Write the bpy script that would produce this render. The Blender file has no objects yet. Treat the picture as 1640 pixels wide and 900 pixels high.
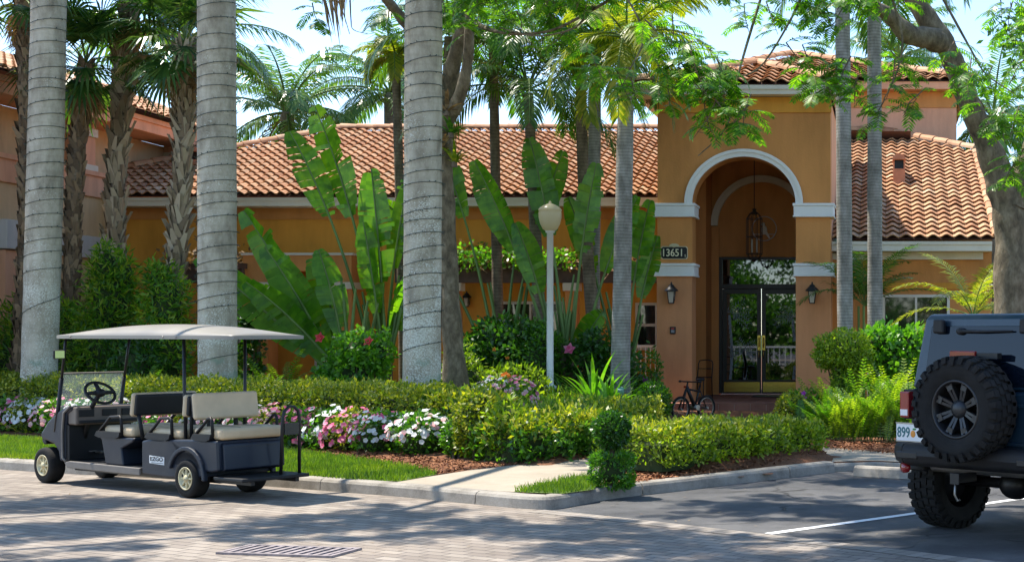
import bpy, bmesh, math, random
import numpy as np
from mathutils import Vector, Matrix
R = math.radians
PI = math.pi
scene = bpy.context.scene
COL = scene.collection

# ------------------------------------------------------------------ camera, sky, sun, exposure
F, VX, HY, EYE = 2278.0, 1420.0, 531.0, 1.7          # focal length and principal point of the photo, in its pixels
cam_d = bpy.data.cameras.new('camera')
cam = bpy.data.objects.new('camera', cam_d)
COL.objects.link(cam)
cam.location = (0, 0, EYE)
cam.rotation_euler = (R(90), 0, 0)
cam_d.sensor_width = 36.0
cam_d.lens = 36.0 * F / 1640.0
cam_d.shift_x = -(VX - 820.0) / 1640.0
cam_d.shift_y = (HY - 450.0) / 1640.0
cam_d.clip_start = 0.1
cam_d.clip_end = 1500
scene.camera = cam
SUN_EL, SUN_BACK = R(64), R(22)                       # sun stands left and a little behind the building
to_sun = Vector((-math.cos(SUN_BACK) * math.cos(SUN_EL), math.sin(SUN_BACK) * math.cos(SUN_EL), math.sin(SUN_EL)))
w = bpy.data.worlds.new('World')
scene.world = w
w.use_nodes = True
nt = w.node_tree
sky = nt.nodes.new('ShaderNodeTexSky')
sky.sky_type = 'NISHITA'
sky.sun_disc = False
sky.sun_elevation = SUN_EL
sky.sun_rotation = math.atan2(to_sun.x, to_sun.y)
sky.air_density = 0.9
sky.altitude = 600
sky.dust_density = 0.2
sky.ozone_density = 2.0
bg = nt.nodes['Background']
bg.inputs['Strength'].default_value = 0.15
nt.links.new(sky.outputs[0], bg.inputs[0])
sun_d = bpy.data.lights.new('sun', 'SUN')
sun_d.energy = 3.9
sun_d.angle = R(0.5)
sun_d.color = (1.0, 0.93, 0.82)
sun = bpy.data.objects.new('sun', sun_d)
COL.objects.link(sun)
sun.rotation_euler = to_sun.to_track_quat('Z', 'Y').to_euler()
scene.view_settings.view_transform = 'Standard'
scene.view_settings.look = 'None'
scene.view_settings.gamma = 1
scene.view_settings.use_curve_mapping = False
scene.view_settings.exposure = 1.32
scene.cycles.max_bounces = 8
scene.cycles.diffuse_bounces = 4
scene.cycles.glossy_bounces = 3
scene.cycles.transmission_bounces = 4
scene.cycles.transparent_max_bounces = 8
scene.cycles.use_denoising = True

# ------------------------------------------------------------------ placing helpers
def P(px, py, Y):
    """Point at depth Y seen at photo pixel (px, py)."""
    return Vector(((px - VX) * Y / F, Y, EYE - (py - HY) * Y / F))
def G(px, py, z=0.0):
    """Point at height z seen at photo pixel (px, py)."""
    Y = (EYE - z) * F / (py - HY)
    return Vector(((px - VX) * Y / F, Y, z))
def PX(px, Y): return (px - VX) * Y / F
def PZ(py, Y): return EYE - (py - HY) * Y / F

# ------------------------------------------------------------------ object helpers
def tag(o, label=None, cat=None, group=None, kind=None):
    if label: o['label'] = label
    if cat: o['category'] = cat
    if group: o['group'] = group
    if kind: o['kind'] = kind
    return o
def empty(name, loc, label, cat, group=None, rz=0.0):
    o = bpy.data.objects.new(name, None)
    COL.objects.link(o)
    o.empty_display_size = 0.2
    o.location = loc
    o.rotation_euler = (0, 0, rz)
    return tag(o, label, cat, group)
def copy_tree(o, parent=None):
    c = o.copy()
    COL.objects.link(c)
    if parent is not None: c.parent = parent
    for ch in list(o.children): copy_tree(ch, c)
    return c

class MB:
    """Collects faces and links them as one mesh object."""
    def __init__(s): s.v, s.f, s.m, s.sm = [], [], [], []
    def add(s, vs, fs, mi=0, smooth=False):
        k = len(s.v)
        s.v.extend([tuple(p) for p in vs])
        for f in fs:
            s.f.append(tuple(k + i for i in f)); s.m.append(mi); s.sm.append(smooth)
        return s
    def quad(s, a, b, c, d, mi=0): return s.add([a, b, c, d], [(0, 1, 2, 3)], mi)
    def box(s, x0, x1, y0, y1, z0, z1, mi=0, M=None):
        vs = [Vector((x, y, z)) for z in (z0, z1) for y in (y0, y1) for x in (x0, x1)]
        if M is not None: vs = [M @ p for p in vs]
        return s.add(vs, [(0, 2, 3, 1), (4, 5, 7, 6), (0, 1, 5, 4), (2, 6, 7, 3), (0, 4, 6, 2), (1, 3, 7, 5)], mi)
    def tube(s, pts, rad, n=8, mi=0, cap=True, smooth=True):
        pts = [Vector(p) for p in pts]
        if not hasattr(rad, '__len__'): rad = [rad] * len(pts)
        t0 = (pts[1] - pts[0]).normalized()
        a = t0.orthogonal().normalized()
        vs, fs = [], []
        for i, p in enumerate(pts):
            t = (pts[min(i + 1, len(pts) - 1)] - pts[max(i - 1, 0)]).normalized()
            a = (a - t * a.dot(t)).normalized()
            b = t.cross(a)
            for k in range(n):
                q = 2 * PI * k / n
                vs.append(p + (a * math.cos(q) + b * math.sin(q)) * rad[i])
        for i in range(len(pts) - 1):
            for k in range(n):
                k2 = (k + 1) % n
                fs.append((i * n + k, i * n + k2, (i + 1) * n + k2, (i + 1) * n + k))
        s.add(vs, fs, mi, smooth)
        if cap:
            s.add(vs[:n], [tuple(range(n - 1, -1, -1))], mi)
            s.add(vs[-n:], [tuple(range(n))], mi)
        return s
    def lathe(s, prof, c=(0, 0, 0), ax=(0, 0, 1), n=24, mi=0, smooth=True):
        """prof: list of (radius, height along axis)"""
        ax = Vector(ax).normalized(); c = Vector(c)
        a = ax.orthogonal().normalized(); b = ax.cross(a)
        vs, fs = [], []
        for r, h in prof:
            for k in range(n):
                q = 2 * PI * k / n
                vs.append(c + ax * h + (a * math.cos(q) + b * math.sin(q)) * max(r, 1e-4))
        for i in range(len(prof) - 1):
            for k in range(n):
                k2 = (k + 1) % n
                fs.append((i * n + k, i * n + k2, (i + 1) * n + k2, (i + 1) * n + k))
        return s.add(vs, fs, mi, smooth)
    def prism(s, poly, o, u, v, d, mi=0):
        """poly (list of 2-D points in axes u, v from o) extruded by vector d"""
        o, u, v, d = Vector(o), Vector(u), Vector(v), Vector(d)
        n = len(poly)
        A = [o + u * p[0] + v * p[1] for p in poly]
        B = [p + d for p in A]
        fs = [tuple(range(n)), tuple(range(2 * n - 1, n - 1, -1))]
        fs += [(i, n + i, n + (i + 1) % n, (i + 1) % n) for i in range(n)]
        return s.add(A + B, fs, mi)
    def ell(s, c, r, nu=16, nv=10, mi=0):
        c = Vector(c)
        vs, fs = [], []
        for j in range(nv + 1):
            th = PI * j / nv
            for k in range(nu):
                q = 2 * PI * k / nu
                vs.append(c + Vector((r[0] * math.sin(th) * math.cos(q), r[1] * math.sin(th) * math.sin(q), r[2] * math.cos(th))))
        for j in range(nv):
            for k in range(nu):
                k2 = (k + 1) % nu
                fs.append((j * nu + k, (j + 1) * nu + k, (j + 1) * nu + k2, j * nu + k2))
        return s.add(vs, fs, mi, True)
    def build(s, name, mats, parent=None, bevel=0.0, seg=2, fix=True):
        me = bpy.data.meshes.new(name)
        me.from_pydata(s.v, [], s.f)
        if not isinstance(mats, (list, tuple)): mats = [mats]
        for m in mats: me.materials.append(m)
        me.polygons.foreach_set('material_index', s.m)
        me.polygons.foreach_set('use_smooth', s.sm)
        if fix and len(s.f) < 20000:
            bm = bmesh.new(); bm.from_mesh(me)
            bmesh.ops.remove_doubles(bm, verts=bm.verts, dist=1e-5)
            bmesh.ops.recalc_face_normals(bm, faces=bm.faces)
            bm.to_mesh(me); bm.free()
        me.update()
        o = bpy.data.objects.new(name, me)
        COL.objects.link(o)
        if parent is not None: o.parent = parent
        if bevel:
            b = o.modifiers.new('bevel', 'BEVEL')
            b.width = bevel; b.segments = seg; b.limit_method = 'ANGLE'; b.angle_limit = R(40)
            b.harden_normals = False
        return o

def quads_obj(name, V, mats, parent=None, mi=None):
    """V: (N, 4, 3) array, each quad an island of its own (leaves, chips, blades)."""
    V = np.asarray(V, dtype=np.float32)
    n = len(V)
    me = bpy.data.meshes.new(name)
    me.vertices.add(n * 4); me.loops.add(n * 4); me.polygons.add(n)
    me.vertices.foreach_set('co', V.reshape(-1))
    me.loops.foreach_set('vertex_index', np.arange(n * 4, dtype=np.int32))
    me.polygons.foreach_set('loop_start', np.arange(0, n * 4, 4, dtype=np.int32))
    me.polygons.foreach_set('loop_total', np.full(n, 4, dtype=np.int32))
    if not isinstance(mats, (list, tuple)): mats = [mats]
    for m in mats: me.materials.append(m)
    if mi is not None: me.polygons.foreach_set('material_index', np.asarray(mi, dtype=np.int32))
    me.update(calc_edges=True)
    o = bpy.data.objects.new(name, me)
    COL.objects.link(o)
    if parent is not None: o.parent = parent
    return o

# ------------------------------------------------------------------ material helpers
def newmat(name):
    m = bpy.data.materials.new(name); m.use_nodes = True
    return m, m.node_tree, m.node_tree.nodes['Principled BSDF']
def rgba(c): return (c[0], c[1], c[2], 1.0)
def N(t, kind, **kw):
    n = t.nodes.new(kind)
    for k, v in kw.items(): setattr(n, k, v)
    return n
def ramp(t, cols, pos=None):
    r = t.nodes.new('ShaderNodeValToRGB')
    e = r.color_ramp.elements
    while len(e) < len(cols): e.new(1.0)
    for i, c in enumerate(cols):
        e[i].position = pos[i] if pos else i / (len(cols) - 1)
        e[i].color = rgba(c)
    return r
def plain(name, c, rough=0.5, metal=0.0, spec=0.5, coat=0.0, bump=0.0, bscale=200, vary=0.0, vscale=3.0):
    m, t, b = newmat(name)
    b.inputs['Base Color'].default_value = rgba(c)
    b.inputs['Roughness'].default_value = rough
    b.inputs['Metallic'].default_value = metal
    b.inputs['Specular IOR Level'].default_value = spec
    b.inputs['Coat Weight'].default_value = coat
    tc = N(t, 'ShaderNodeTexCoord')
    if vary:
        n = N(t, 'ShaderNodeTexNoise'); n.inputs['Scale'].default_value = vscale; n.inputs['Detail'].default_value = 6
        t.links.new(tc.outputs['Object'], n.inputs['Vector'])
        r = ramp(t, [tuple(x * (1 - vary) for x in c), c, tuple(min(1, x * (1 + vary)) for x in c)], [0.3, 0.5, 0.7])
        t.links.new(n.outputs['Fac'], r.inputs['Fac'])
        t.links.new(r.outputs['Color'], b.inputs['Base Color'])
        rr = N(t, 'ShaderNodeMapRange'); rr.inputs['To Min'].default_value = max(0, rough - .1); rr.inputs['To Max'].default_value = min(1, rough + .12)
        t.links.new(n.outputs['Fac'], rr.inputs['Value']); t.links.new(rr.outputs[0], b.inputs['Roughness'])
    if bump:
        n = N(t, 'ShaderNodeTexNoise'); n.inputs['Scale'].default_value = bscale; n.inputs['Detail'].default_value = 4
        t.links.new(tc.outputs['Object'], n.inputs['Vector'])
        bp = N(t, 'ShaderNodeBump'); bp.inputs['Strength'].default_value = bump; bp.inputs['Distance'].default_value = 0.01
        t.links.new(n.outputs['Fac'], bp.inputs['Height']); t.links.new(bp.outputs[0], b.inputs['Normal'])
    return m
def leafmat(name, cols, trans=0.35, rough=0.42, tcol=None, pos=None):
    m, t, b = newmat(name)
    g = N(t, 'ShaderNodeNewGeometry')
    r = ramp(t, cols, pos)
    t.links.new(g.outputs['Random Per Island'], r.inputs['Fac'])
    t.links.new(r.outputs['Color'], b.inputs['Base Color'])
    b.inputs['Roughness'].default_value = rough
    b.inputs['Specular IOR Level'].default_value = 0.45
    tr = N(t, 'ShaderNodeBsdfTranslucent')
    mx = N(t, 'ShaderNodeMixRGB'); mx.blend_type = 'MULTIPLY'; mx.inputs[0].default_value = 1
    k = tcol or (2.2, 2.4, 0.7)
    mx.inputs[2].default_value = rgba(k)
    t.links.new(r.outputs['Color'], mx.inputs[1]); t.links.new(mx.outputs[0], tr.inputs['Color'])
    ms = N(t, 'ShaderNodeMixShader'); ms.inputs[0].default_value = trans
    t.links.new(b.outputs[0], ms.inputs[1]); t.links.new(tr.outputs[0], ms.inputs[2])
    t.links.new(ms.outputs[0], t.nodes['Material Output'].inputs['Surface'])
    return m
def stucco(name, c, dirt=0.25):
    m, t, b = newmat(name)
    tc = N(t, 'ShaderNodeTexCoord')
    n = N(t, 'ShaderNodeTexNoise'); n.inputs['Scale'].default_value = 0.9; n.inputs['Detail'].default_value = 8; n.inputs['Roughness'].default_value = .6
    mp = N(t, 'ShaderNodeMapping'); mp.inputs['Scale'].default_value = (1.6, 1.6, 0.5)
    t.links.new(tc.outputs['Object'], mp.inputs['Vector']); t.links.new(mp.outputs[0], n.inputs['Vector'])
    r = ramp(t, [tuple(x * (1 - dirt) for x in c), c, tuple(x * (1 + dirt * .5) for x in c)], [0.3, 0.52, 0.75])
    t.links.new(n.outputs['Fac'], r.inputs['Fac'])
    ms = N(t, 'ShaderNodeMapping'); ms.inputs['Scale'].default_value = (5.5, 5.5, .22)      # rain streaks
    ns = N(t, 'ShaderNodeTexNoise'); ns.inputs['Scale'].default_value = 1.6; ns.inputs['Detail'].default_value = 7; ns.inputs['Roughness'].default_value = .65
    t.links.new(tc.outputs['Object'], ms.inputs[0]); t.links.new(ms.outputs[0], ns.inputs['Vector'])
    rs = ramp(t, [(.74, .72, .70), (1, 1, 1)], [.34, .62]); t.links.new(ns.outputs['Fac'], rs.inputs[0])
    mxs = N(t, 'ShaderNodeMixRGB'); mxs.blend_type = 'MULTIPLY'; mxs.inputs[0].default_value = min(1, dirt * .85)
    t.links.new(r.outputs[0], mxs.inputs[1]); t.links.new(rs.outputs[0], mxs.inputs[2]); t.links.new(mxs.outputs[0], b.inputs['Base Color'])
    b.inputs['Roughness'].default_value = 0.88
    b.inputs['Specular IOR Level'].default_value = 0.25
    n2 = N(t, 'ShaderNodeTexNoise'); n2.inputs['Scale'].default_value = 28; n2.inputs['Detail'].default_value = 6
    t.links.new(tc.outputs['Object'], n2.inputs['Vector'])
    bp = N(t, 'ShaderNodeBump'); bp.inputs['Strength'].default_value = 0.35; bp.inputs['Distance'].default_value = 0.012
    t.links.new(n2.outputs['Fac'], bp.inputs['Height']); t.links.new(bp.outputs[0], b.inputs['Normal'])
    return m

M = {}
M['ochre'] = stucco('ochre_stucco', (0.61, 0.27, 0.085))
M['ochre_lit'] = stucco('ochre_lit_stucco', (0.72, 0.335, 0.055))  # brighter copy of the ochre, bounced light on the long wall put in its colour
M['rose'] = stucco('rose_stucco', (0.62, 0.285, 0.13))
M['pink'] = stucco('pink_stucco', (0.72, 0.37, 0.22))
M['tan'] = stucco('tan_stucco', (0.62, 0.42, 0.23))
M['cream'] = stucco('cream_trim', (0.66, 0.60, 0.48), .12)
M['white_trim'] = stucco('white_trim', (0.78, 0.77, 0.74), .08)
M['fascia'] = stucco('fascia_paint', (0.72, 0.66, 0.55), .12)
M['greyband'] = stucco('grey_trim', (0.56, 0.52, 0.48), .2)
M['brownwood'] = plain('brown_wood', (0.085, 0.05, 0.035), .7, vary=.3, vscale=8)
M['bronze'] = plain('bronze_metal', (0.035, 0.028, 0.022), .4, .3)
M['black'] = plain('black_metal', (0.012, 0.012, 0.013), .42, .2)
M['brass'] = plain('brass', (0.75, 0.50, 0.13), .22, 1.0)
M['white_paint'] = plain('white_paint', (0.80, 0.80, 0.78), .4, vary=.06, vscale=4)
M['vinyl'] = plain('white_frame', (0.70, 0.66, 0.58), .45)
def darkglass(name, c, rough=.03, ior=1.6):
    m, t, b = newmat(name)
    b.inputs['Base Color'].default_value = rgba(c); b.inputs['Roughness'].default_value = rough
    b.inputs['IOR'].default_value = ior; b.inputs['Specular IOR Level'].default_value = .6
    return m
M['glass'] = darkglass('window_glass', (0.012, 0.014, 0.014))
M['doorglass'] = darkglass('door_glass', (0.006, 0.007, 0.007), .015, 2.0)
M['frosted'] = plain('etched_glass', (0.30, 0.34, 0.38), .5)
M['lampglass'] = leafmat('milky_glass', [(0.75, 0.72, 0.62), (0.78, 0.75, 0.66)], .5, .35, (1, 1, 1))

def tile_mat():
    m, t, b = newmat('clay_tile')
    g = N(t, 'ShaderNodeNewGeometry')
    r = ramp(t, [(0.40, 0.185, 0.082), (0.49, 0.25, 0.12), (0.55, 0.315, 0.165), (0.44, 0.215, 0.096), (0.57, 0.385, 0.23)], [0, .3, .6, .8, 1])
    t.links.new(g.outputs['Random Per Island'], r.inputs['Fac'])
    tc = N(t, 'ShaderNodeTexCoord'); n = N(t, 'ShaderNodeTexNoise'); n.inputs['Scale'].default_value = 3; n.inputs['Detail'].default_value = 8; n.inputs['Roughness'].default_value = .7
    t.links.new(tc.outputs['Object'], n.inputs['Vector'])
    r2 = ramp(t, [(0.55, 0.5, 0.45), (1, 1, 1)], [.36, .55])
    t.links.new(n.outputs['Fac'], r2.inputs['Fac'])
    mx = N(t, 'ShaderNodeMixRGB'); mx.blend_type = 'MULTIPLY'; mx.inputs[0].default_value = .8
    t.links.new(r.outputs[0], mx.inputs[1]); t.links.new(r2.outputs[0], mx.inputs[2])
    t.links.new(mx.outputs[0], b.inputs['Base Color'])
    b.inputs['Roughness'].default_value = .75
    return m
M['tile'] = tile_mat()
M['tile_under'] = plain('tile_underlay', (0.10, 0.045, 0.03), .9)

# foliage
L = {}
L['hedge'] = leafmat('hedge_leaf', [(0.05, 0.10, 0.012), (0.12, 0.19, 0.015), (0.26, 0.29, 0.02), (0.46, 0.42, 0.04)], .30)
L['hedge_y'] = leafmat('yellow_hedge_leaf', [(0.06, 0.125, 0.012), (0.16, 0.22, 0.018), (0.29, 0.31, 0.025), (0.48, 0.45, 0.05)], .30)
L['dark'] = leafmat('dark_leaf', [(0.016, 0.06, 0.008), (0.03, 0.10, 0.012), (0.06, 0.15, 0.018)], .32, .35)
L['mid'] = leafmat('mid_leaf', [(0.03, 0.10, 0.010), (0.06, 0.17, 0.014), (0.11, 0.24, 0.018)], .38, .35)
L['bright'] = leafmat('bright_leaf', [(0.05, 0.15, 0.012), (0.09, 0.24, 0.018), (0.15, 0.32, 0.03)], .38, .35)
L['lime'] = leafmat('lime_leaf', [(0.08, 0.15, 0.010), (0.17, 0.26, 0.015), (0.30, 0.38, 0.03)], .38)
L['fern'] = leafmat('fern_leaf', [(0.05, 0.13, 0.012), (0.10, 0.21, 0.015), (0.18, 0.28, 0.025)], .40)
L['podo'] = leafmat('conifer_leaf', [(0.035, 0.11, 0.012), (0.08, 0.21, 0.018), (0.16, 0.30, 0.02), (0.30, 0.36, 0.03)], .42)
L['paddle'] = leafmat('paddle_leaf', [(0.05, 0.155, 0.010), (0.065, 0.185, 0.012), (0.085, 0.22, 0.014)], .50, .28, (3.0, 2.9, .8))
L['feather'] = leafmat('feather_leaf', [(0.03, 0.11, 0.010), (0.07, 0.19, 0.012), (0.17, 0.30, 0.018)], .45)
L['palm'] = leafmat('palm_leaflet', [(0.025, 0.075, 0.012), (0.05, 0.12, 0.018), (0.10, 0.18, 0.025)], .38, .32)
L['palm_y'] = leafmat('yellowing_leaflet', [(0.10, 0.16, 0.012), (0.20, 0.24, 0.02), (0.32, 0.30, 0.03)], .4)
L['fan'] = leafmat('fan_leaf', [(0.018, 0.060, 0.014), (0.04, 0.10, 0.02), (0.09, 0.15, 0.035)], .33, .3)
L['coco'] = leafmat('coconut_leaflet', [(0.03, 0.09, 0.025), (0.06, 0.14, 0.04), (0.12, 0.19, 0.06)], .33, .25)
L['dead'] = leafmat('dead_leaf', [(0.16, 0.10, 0.045), (0.26, 0.17, 0.08), (0.36, 0.26, 0.13)], .25, .7, (1.4, 1.2, .8))
L['grass'] = leafmat('grass_blade', [(0.06, 0.13, 0.010), (0.11, 0.20, 0.014), (0.19, 0.28, 0.025)], .32)
L['white_fl'] = leafmat('white_petal', [(0.72, 0.72, 0.70), (0.80, 0.80, 0.78)], .3, .6, (1, 1, 1))
L['pink_fl'] = leafmat('pink_petal', [(0.60, 0.05, 0.17), (0.70, 0.12, 0.27), (0.76, 0.30, 0.40)], .3, .6, (1.1, 1, 1))
L['blush_fl'] = leafmat('blush_petal', [(0.74, 0.40, 0.42), (0.78, 0.55, 0.52), (0.70, 0.22, 0.26)], .3, .6, (1.1, 1, 1))
L['red_fl'] = leafmat('coral_petal', [(0.70, 0.04, 0.06), (0.75, 0.10, 0.10)], .35, .6, (1.2, 1, 1))
L['purple_fl'] = leafmat('purple_petal', [(0.40, 0.04, 0.36), (0.52, 0.08, 0.48)], .35, .6, (1.1, 1, 1.1))
L['orange_fl'] = leafmat('orange_petal', [(0.80, 0.22, 0.02), (0.82, 0.30, 0.03)], .35, .6, (1.1, 1, 1))
M['core'] = plain('twig_core', (0.03, 0.05, 0.012), .95)
M['stem'] = plain('woody_stem', (0.14, 0.10, 0.065), .85, bump=.5, bscale=40, vary=.3)
M['petiole'] = plain('green_petiole', (0.11, 0.18, 0.035), .5, vary=.3)
def mottle(m, sc, lo, hi, stretch=(1, 1, 1)):
    """natural blotches over a leaf colour"""
    t = m.node_tree
    tc = N(t, 'ShaderNodeTexCoord'); mp = N(t, 'ShaderNodeMapping'); mp.inputs['Scale'].default_value = stretch
    n = N(t, 'ShaderNodeTexNoise'); n.inputs['Scale'].default_value = sc; n.inputs['Detail'].default_value = 7; n.inputs['Roughness'].default_value = .6
    t.links.new(tc.outputs['Object'], mp.inputs[0]); t.links.new(mp.outputs[0], n.inputs['Vector'])
    r = ramp(t, [lo, (1, 1, 1), hi], [.34, .5, .66]); t.links.new(n.outputs['Fac'], r.inputs[0])
    src = [x for x in t.nodes if x.type == 'VALTORGB' and x != r][0].outputs['Color']
    mx = N(t, 'ShaderNodeMixRGB'); mx.blend_type = 'MULTIPLY'; mx.inputs[0].default_value = 1
    dst = [l.to_socket for l in src.links]
    t.links.new(src, mx.inputs[1]); t.links.new(r.outputs[0], mx.inputs[2])
    for d in dst: t.links.new(mx.outputs[0], d)
mottle(L['paddle'], 3.2, (.55, .62, .6), (1.5, 1.2, .9), (1, 1, 1))
mottle(L['hedge'], 2.4, (.65, .72, .7), (1.15, 1.08, 1)); mottle(L['hedge_y'], 2.0, (.62, .72, .7), (1.15, 1.08, 1)); mottle(L['grass'], 1.8, (.7, .72, .8), (1.35, 1.1, 1))
# ------------------------------------------------------------------ bark and ground materials
def royal_bark():
    m, t, b = newmat('royal_palm_bark')
    tc = N(t, 'ShaderNodeTexCoord')
    sep = N(t, 'ShaderNodeSeparateXYZ'); t.links.new(tc.outputs['Object'], sep.inputs[0])
    n = N(t, 'ShaderNodeTexNoise'); n.inputs['Scale'].default_value = 3.6; n.inputs['Detail'].default_value = 12; n.inputs['Roughness'].default_value = .68
    mp = N(t, 'ShaderNodeMapping'); mp.inputs['Scale'].default_value = (1, 1, 0.45)
    t.links.new(mp.outputs[0], n.inputs['Vector'])
    r = ramp(t, [(0.24, 0.205, 0.148), (0.43, 0.38, 0.29), (0.60, 0.54, 0.425)], [.33, .5, .68]); t.links.new(n.outputs['Fac'], r.inputs[0])
    # leaf-scar rings
    wv = N(t, 'ShaderNodeTexWave', wave_type='BANDS', bands_direction='Z'); wv.inputs['Scale'].default_value = 2.4; wv.inputs['Distortion'].default_value = 1.2; wv.inputs['Detail'].default_value = 3; wv.inputs['Detail Scale'].default_value = 2
    t.links.new(tc.outputs['Object'], wv.inputs['Vector'])
    rw = ramp(t, [(0.92, 0.91, 0.90), (1, 1, 1)], [.0, .25]); t.links.new(wv.outputs['Fac'], rw.inputs[0])
    mx = N(t, 'ShaderNodeMixRGB'); mx.blend_type = 'MULTIPLY'; mx.inputs[0].default_value = .7
    t.links.new(r.outputs[0], mx.inputs[1]); t.links.new(rw.outputs[0], mx.inputs[2])
    # white crust of lichen
    oi = N(t, 'ShaderNodeObjectInfo'); of = N(t, 'ShaderNodeVectorMath', operation='ADD'); t.links.new(tc.outputs['Object'], of.inputs[0]); t.links.new(oi.outputs['Location'], of.inputs[1])
    pn = N(t, 'ShaderNodeTexNoise'); pn.inputs['Scale'].default_value = 1.7; pn.inputs['Detail'].default_value = 4; t.links.new(of.outputs[0], pn.inputs['Vector'])
    ln = N(t, 'ShaderNodeTexNoise'); ln.inputs['Scale'].default_value = 48; ln.inputs['Detail'].default_value = 5; ln.inputs['Roughness'].default_value = .7
    t.links.new(of.outputs[0], ln.inputs['Vector'])
    low = N(t, 'ShaderNodeMapRange'); low.inputs['From Min'].default_value = 4.5; low.inputs['From Max'].default_value = .3; low.inputs['To Min'].default_value = -.10; low.inputs['To Max'].default_value = .06
    t.links.new(sep.outputs['Z'], low.inputs['Value'])
    ad = N(t, 'ShaderNodeMath', operation='ADD'); t.links.new(ln.outputs['Fac'], ad.inputs[0]); t.links.new(low.outputs[0], ad.inputs[1])
    t.links.new(of.outputs[0], mp.inputs[0])
    pa = N(t, 'ShaderNodeMath', operation='MULTIPLY_ADD'); pa.inputs[1].default_value = .55; pa.inputs[2].default_value = -.275; t.links.new(pn.outputs['Fac'], pa.inputs[0])
    a3 = N(t, 'ShaderNodeMath', operation='ADD'); t.links.new(ad.outputs[0], a3.inputs[0]); t.links.new(pa.outputs[0], a3.inputs[1])
    rl = ramp(t, [(0, 0, 0), (1, 1, 1)], [.54, .62]); t.links.new(a3.outputs[0], rl.inputs[0])
    m2 = N(t, 'ShaderNodeMixRGB'); m2.inputs[2].default_value = rgba((0.66, 0.65, 0.56)); t.links.new(rl.outputs[0], m2.inputs[0]); t.links.new(mx.outputs[0], m2.inputs[1])
    # green algae patches by the foot
    gn = N(t, 'ShaderNodeTexNoise'); gn.inputs['Scale'].default_value = 3.5; gn.inputs['Detail'].default_value = 8
    t.links.new(tc.outputs['Object'], gn.inputs['Vector'])
    lo2 = N(t, 'ShaderNodeMapRange'); lo2.inputs['From Min'].default_value = 1.9; lo2.inputs['From Max'].default_value = .2; lo2.inputs['To Min'].default_value = -.3; lo2.inputs['To Max'].default_value = .12
    t.links.new(sep.outputs['Z'], lo2.inputs['Value'])
    a2 = N(t, 'ShaderNodeMath', operation='ADD'); t.links.new(gn.outputs['Fac'], a2.inputs[0]); t.links.new(lo2.outputs[0], a2.inputs[1])
    rg = ramp(t, [(0, 0, 0), (.75, .75, .75)], [.5, .6]); t.links.new(a2.outputs[0], rg.inputs[0])
    m3 = N(t, 'ShaderNodeMixRGB'); m3.inputs[2].default_value = rgba((0.22, 0.30, 0.22)); t.links.new(rg.outputs[0], m3.inputs[0]); t.links.new(m2.outputs[0], m3.inputs[1])
    t.links.new(m3.outputs[0], b.inputs['Base Color']); b.inputs['Roughness'].default_value = .85
    bp = N(t, 'ShaderNodeBump'); bp.inputs['Strength'].default_value = .5; bp.inputs['Distance'].default_value = .02
    t.links.new(ln.outputs['Fac'], bp.inputs['Height']); t.links.new(bp.outputs[0], b.inputs['Normal'])
    return m
M['royal'] = royal_bark()
def bark(name, cols, scale, stretch, rings=0.0, bump=.8):
    m, t, b = newmat(name)
    tc = N(t, 'ShaderNodeTexCoord'); mp = N(t, 'ShaderNodeMapping'); mp.inputs['Scale'].default_value = stretch
    n = N(t, 'ShaderNodeTexNoise'); n.inputs['Scale'].default_value = scale; n.inputs['Detail'].default_value = 9; n.inputs['Roughness'].default_value = .68
    t.links.new(tc.outputs['Object'], mp.inputs[0]); t.links.new(mp.outputs[0], n.inputs['Vector'])
    r = ramp(t, cols, [.3, .5, .7]); t.links.new(n.outputs['Fac'], r.inputs[0])
    out = r.outputs[0]
    if rings:
        wv = N(t, 'ShaderNodeTexWave', wave_type='BANDS', bands_direction='Z'); wv.inputs['Scale'].default_value = rings; wv.inputs['Distortion'].default_value = 1.5; wv.inputs['Detail'].default_value = 3
        t.links.new(tc.outputs['Object'], wv.inputs['Vector'])
        rw = ramp(t, [(0.6, 0.58, 0.55), (1, 1, 1)], [0, .4]); t.links.new(wv.outputs['Fac'], rw.inputs[0])
        mx = N(t, 'ShaderNodeMixRGB'); mx.blend_type = 'MULTIPLY'; mx.inputs[0].default_value = .8
        t.links.new(out, mx.inputs[1]); t.links.new(rw.outputs[0], mx.inputs[2]); out = mx.outputs[0]
    t.links.new(out, b.inputs['Base Color']); b.inputs['Roughness'].default_value = .9
    bp = N(t, 'ShaderNodeBump'); bp.inputs['Strength'].default_value = bump; bp.inputs['Distance'].default_value = .03
    t.links.new(n.outputs['Fac'], bp.inputs['Height']); t.links.new(bp.outputs[0], b.inputs['Normal'])
    return m
M['grey_bark'] = bark('grey_palm_bark', [(0.13, 0.12, 0.10), (0.26, 0.245, 0.21), (0.40, 0.38, 0.34)], 6, (1, 1, .5), 6)
M['brown_bark'] = bark('brown_palm_bark', [(0.07, 0.05, 0.03), (0.17, 0.125, 0.08), (0.27, 0.21, 0.14)], 7, (1, 1, .6), 5)
M['tree_bark'] = bark('tree_bark', [(0.05, 0.038, 0.022), (0.15, 0.115, 0.068), (0.29, 0.235, 0.155)], 9, (1, 1, .55), 0, 1.0)
M['boot'] = leafmat('palm_boot', [(0.17, 0.12, 0.075), (0.34, 0.26, 0.165), (0.52, 0.42, 0.29)], .0, .85)
M['boot_dark'] = leafmat('dark_palm_boot', [(0.09, 0.06, 0.036), (0.19, 0.13, 0.075), (0.31, 0.22, 0.13)], .0, .85)

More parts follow.
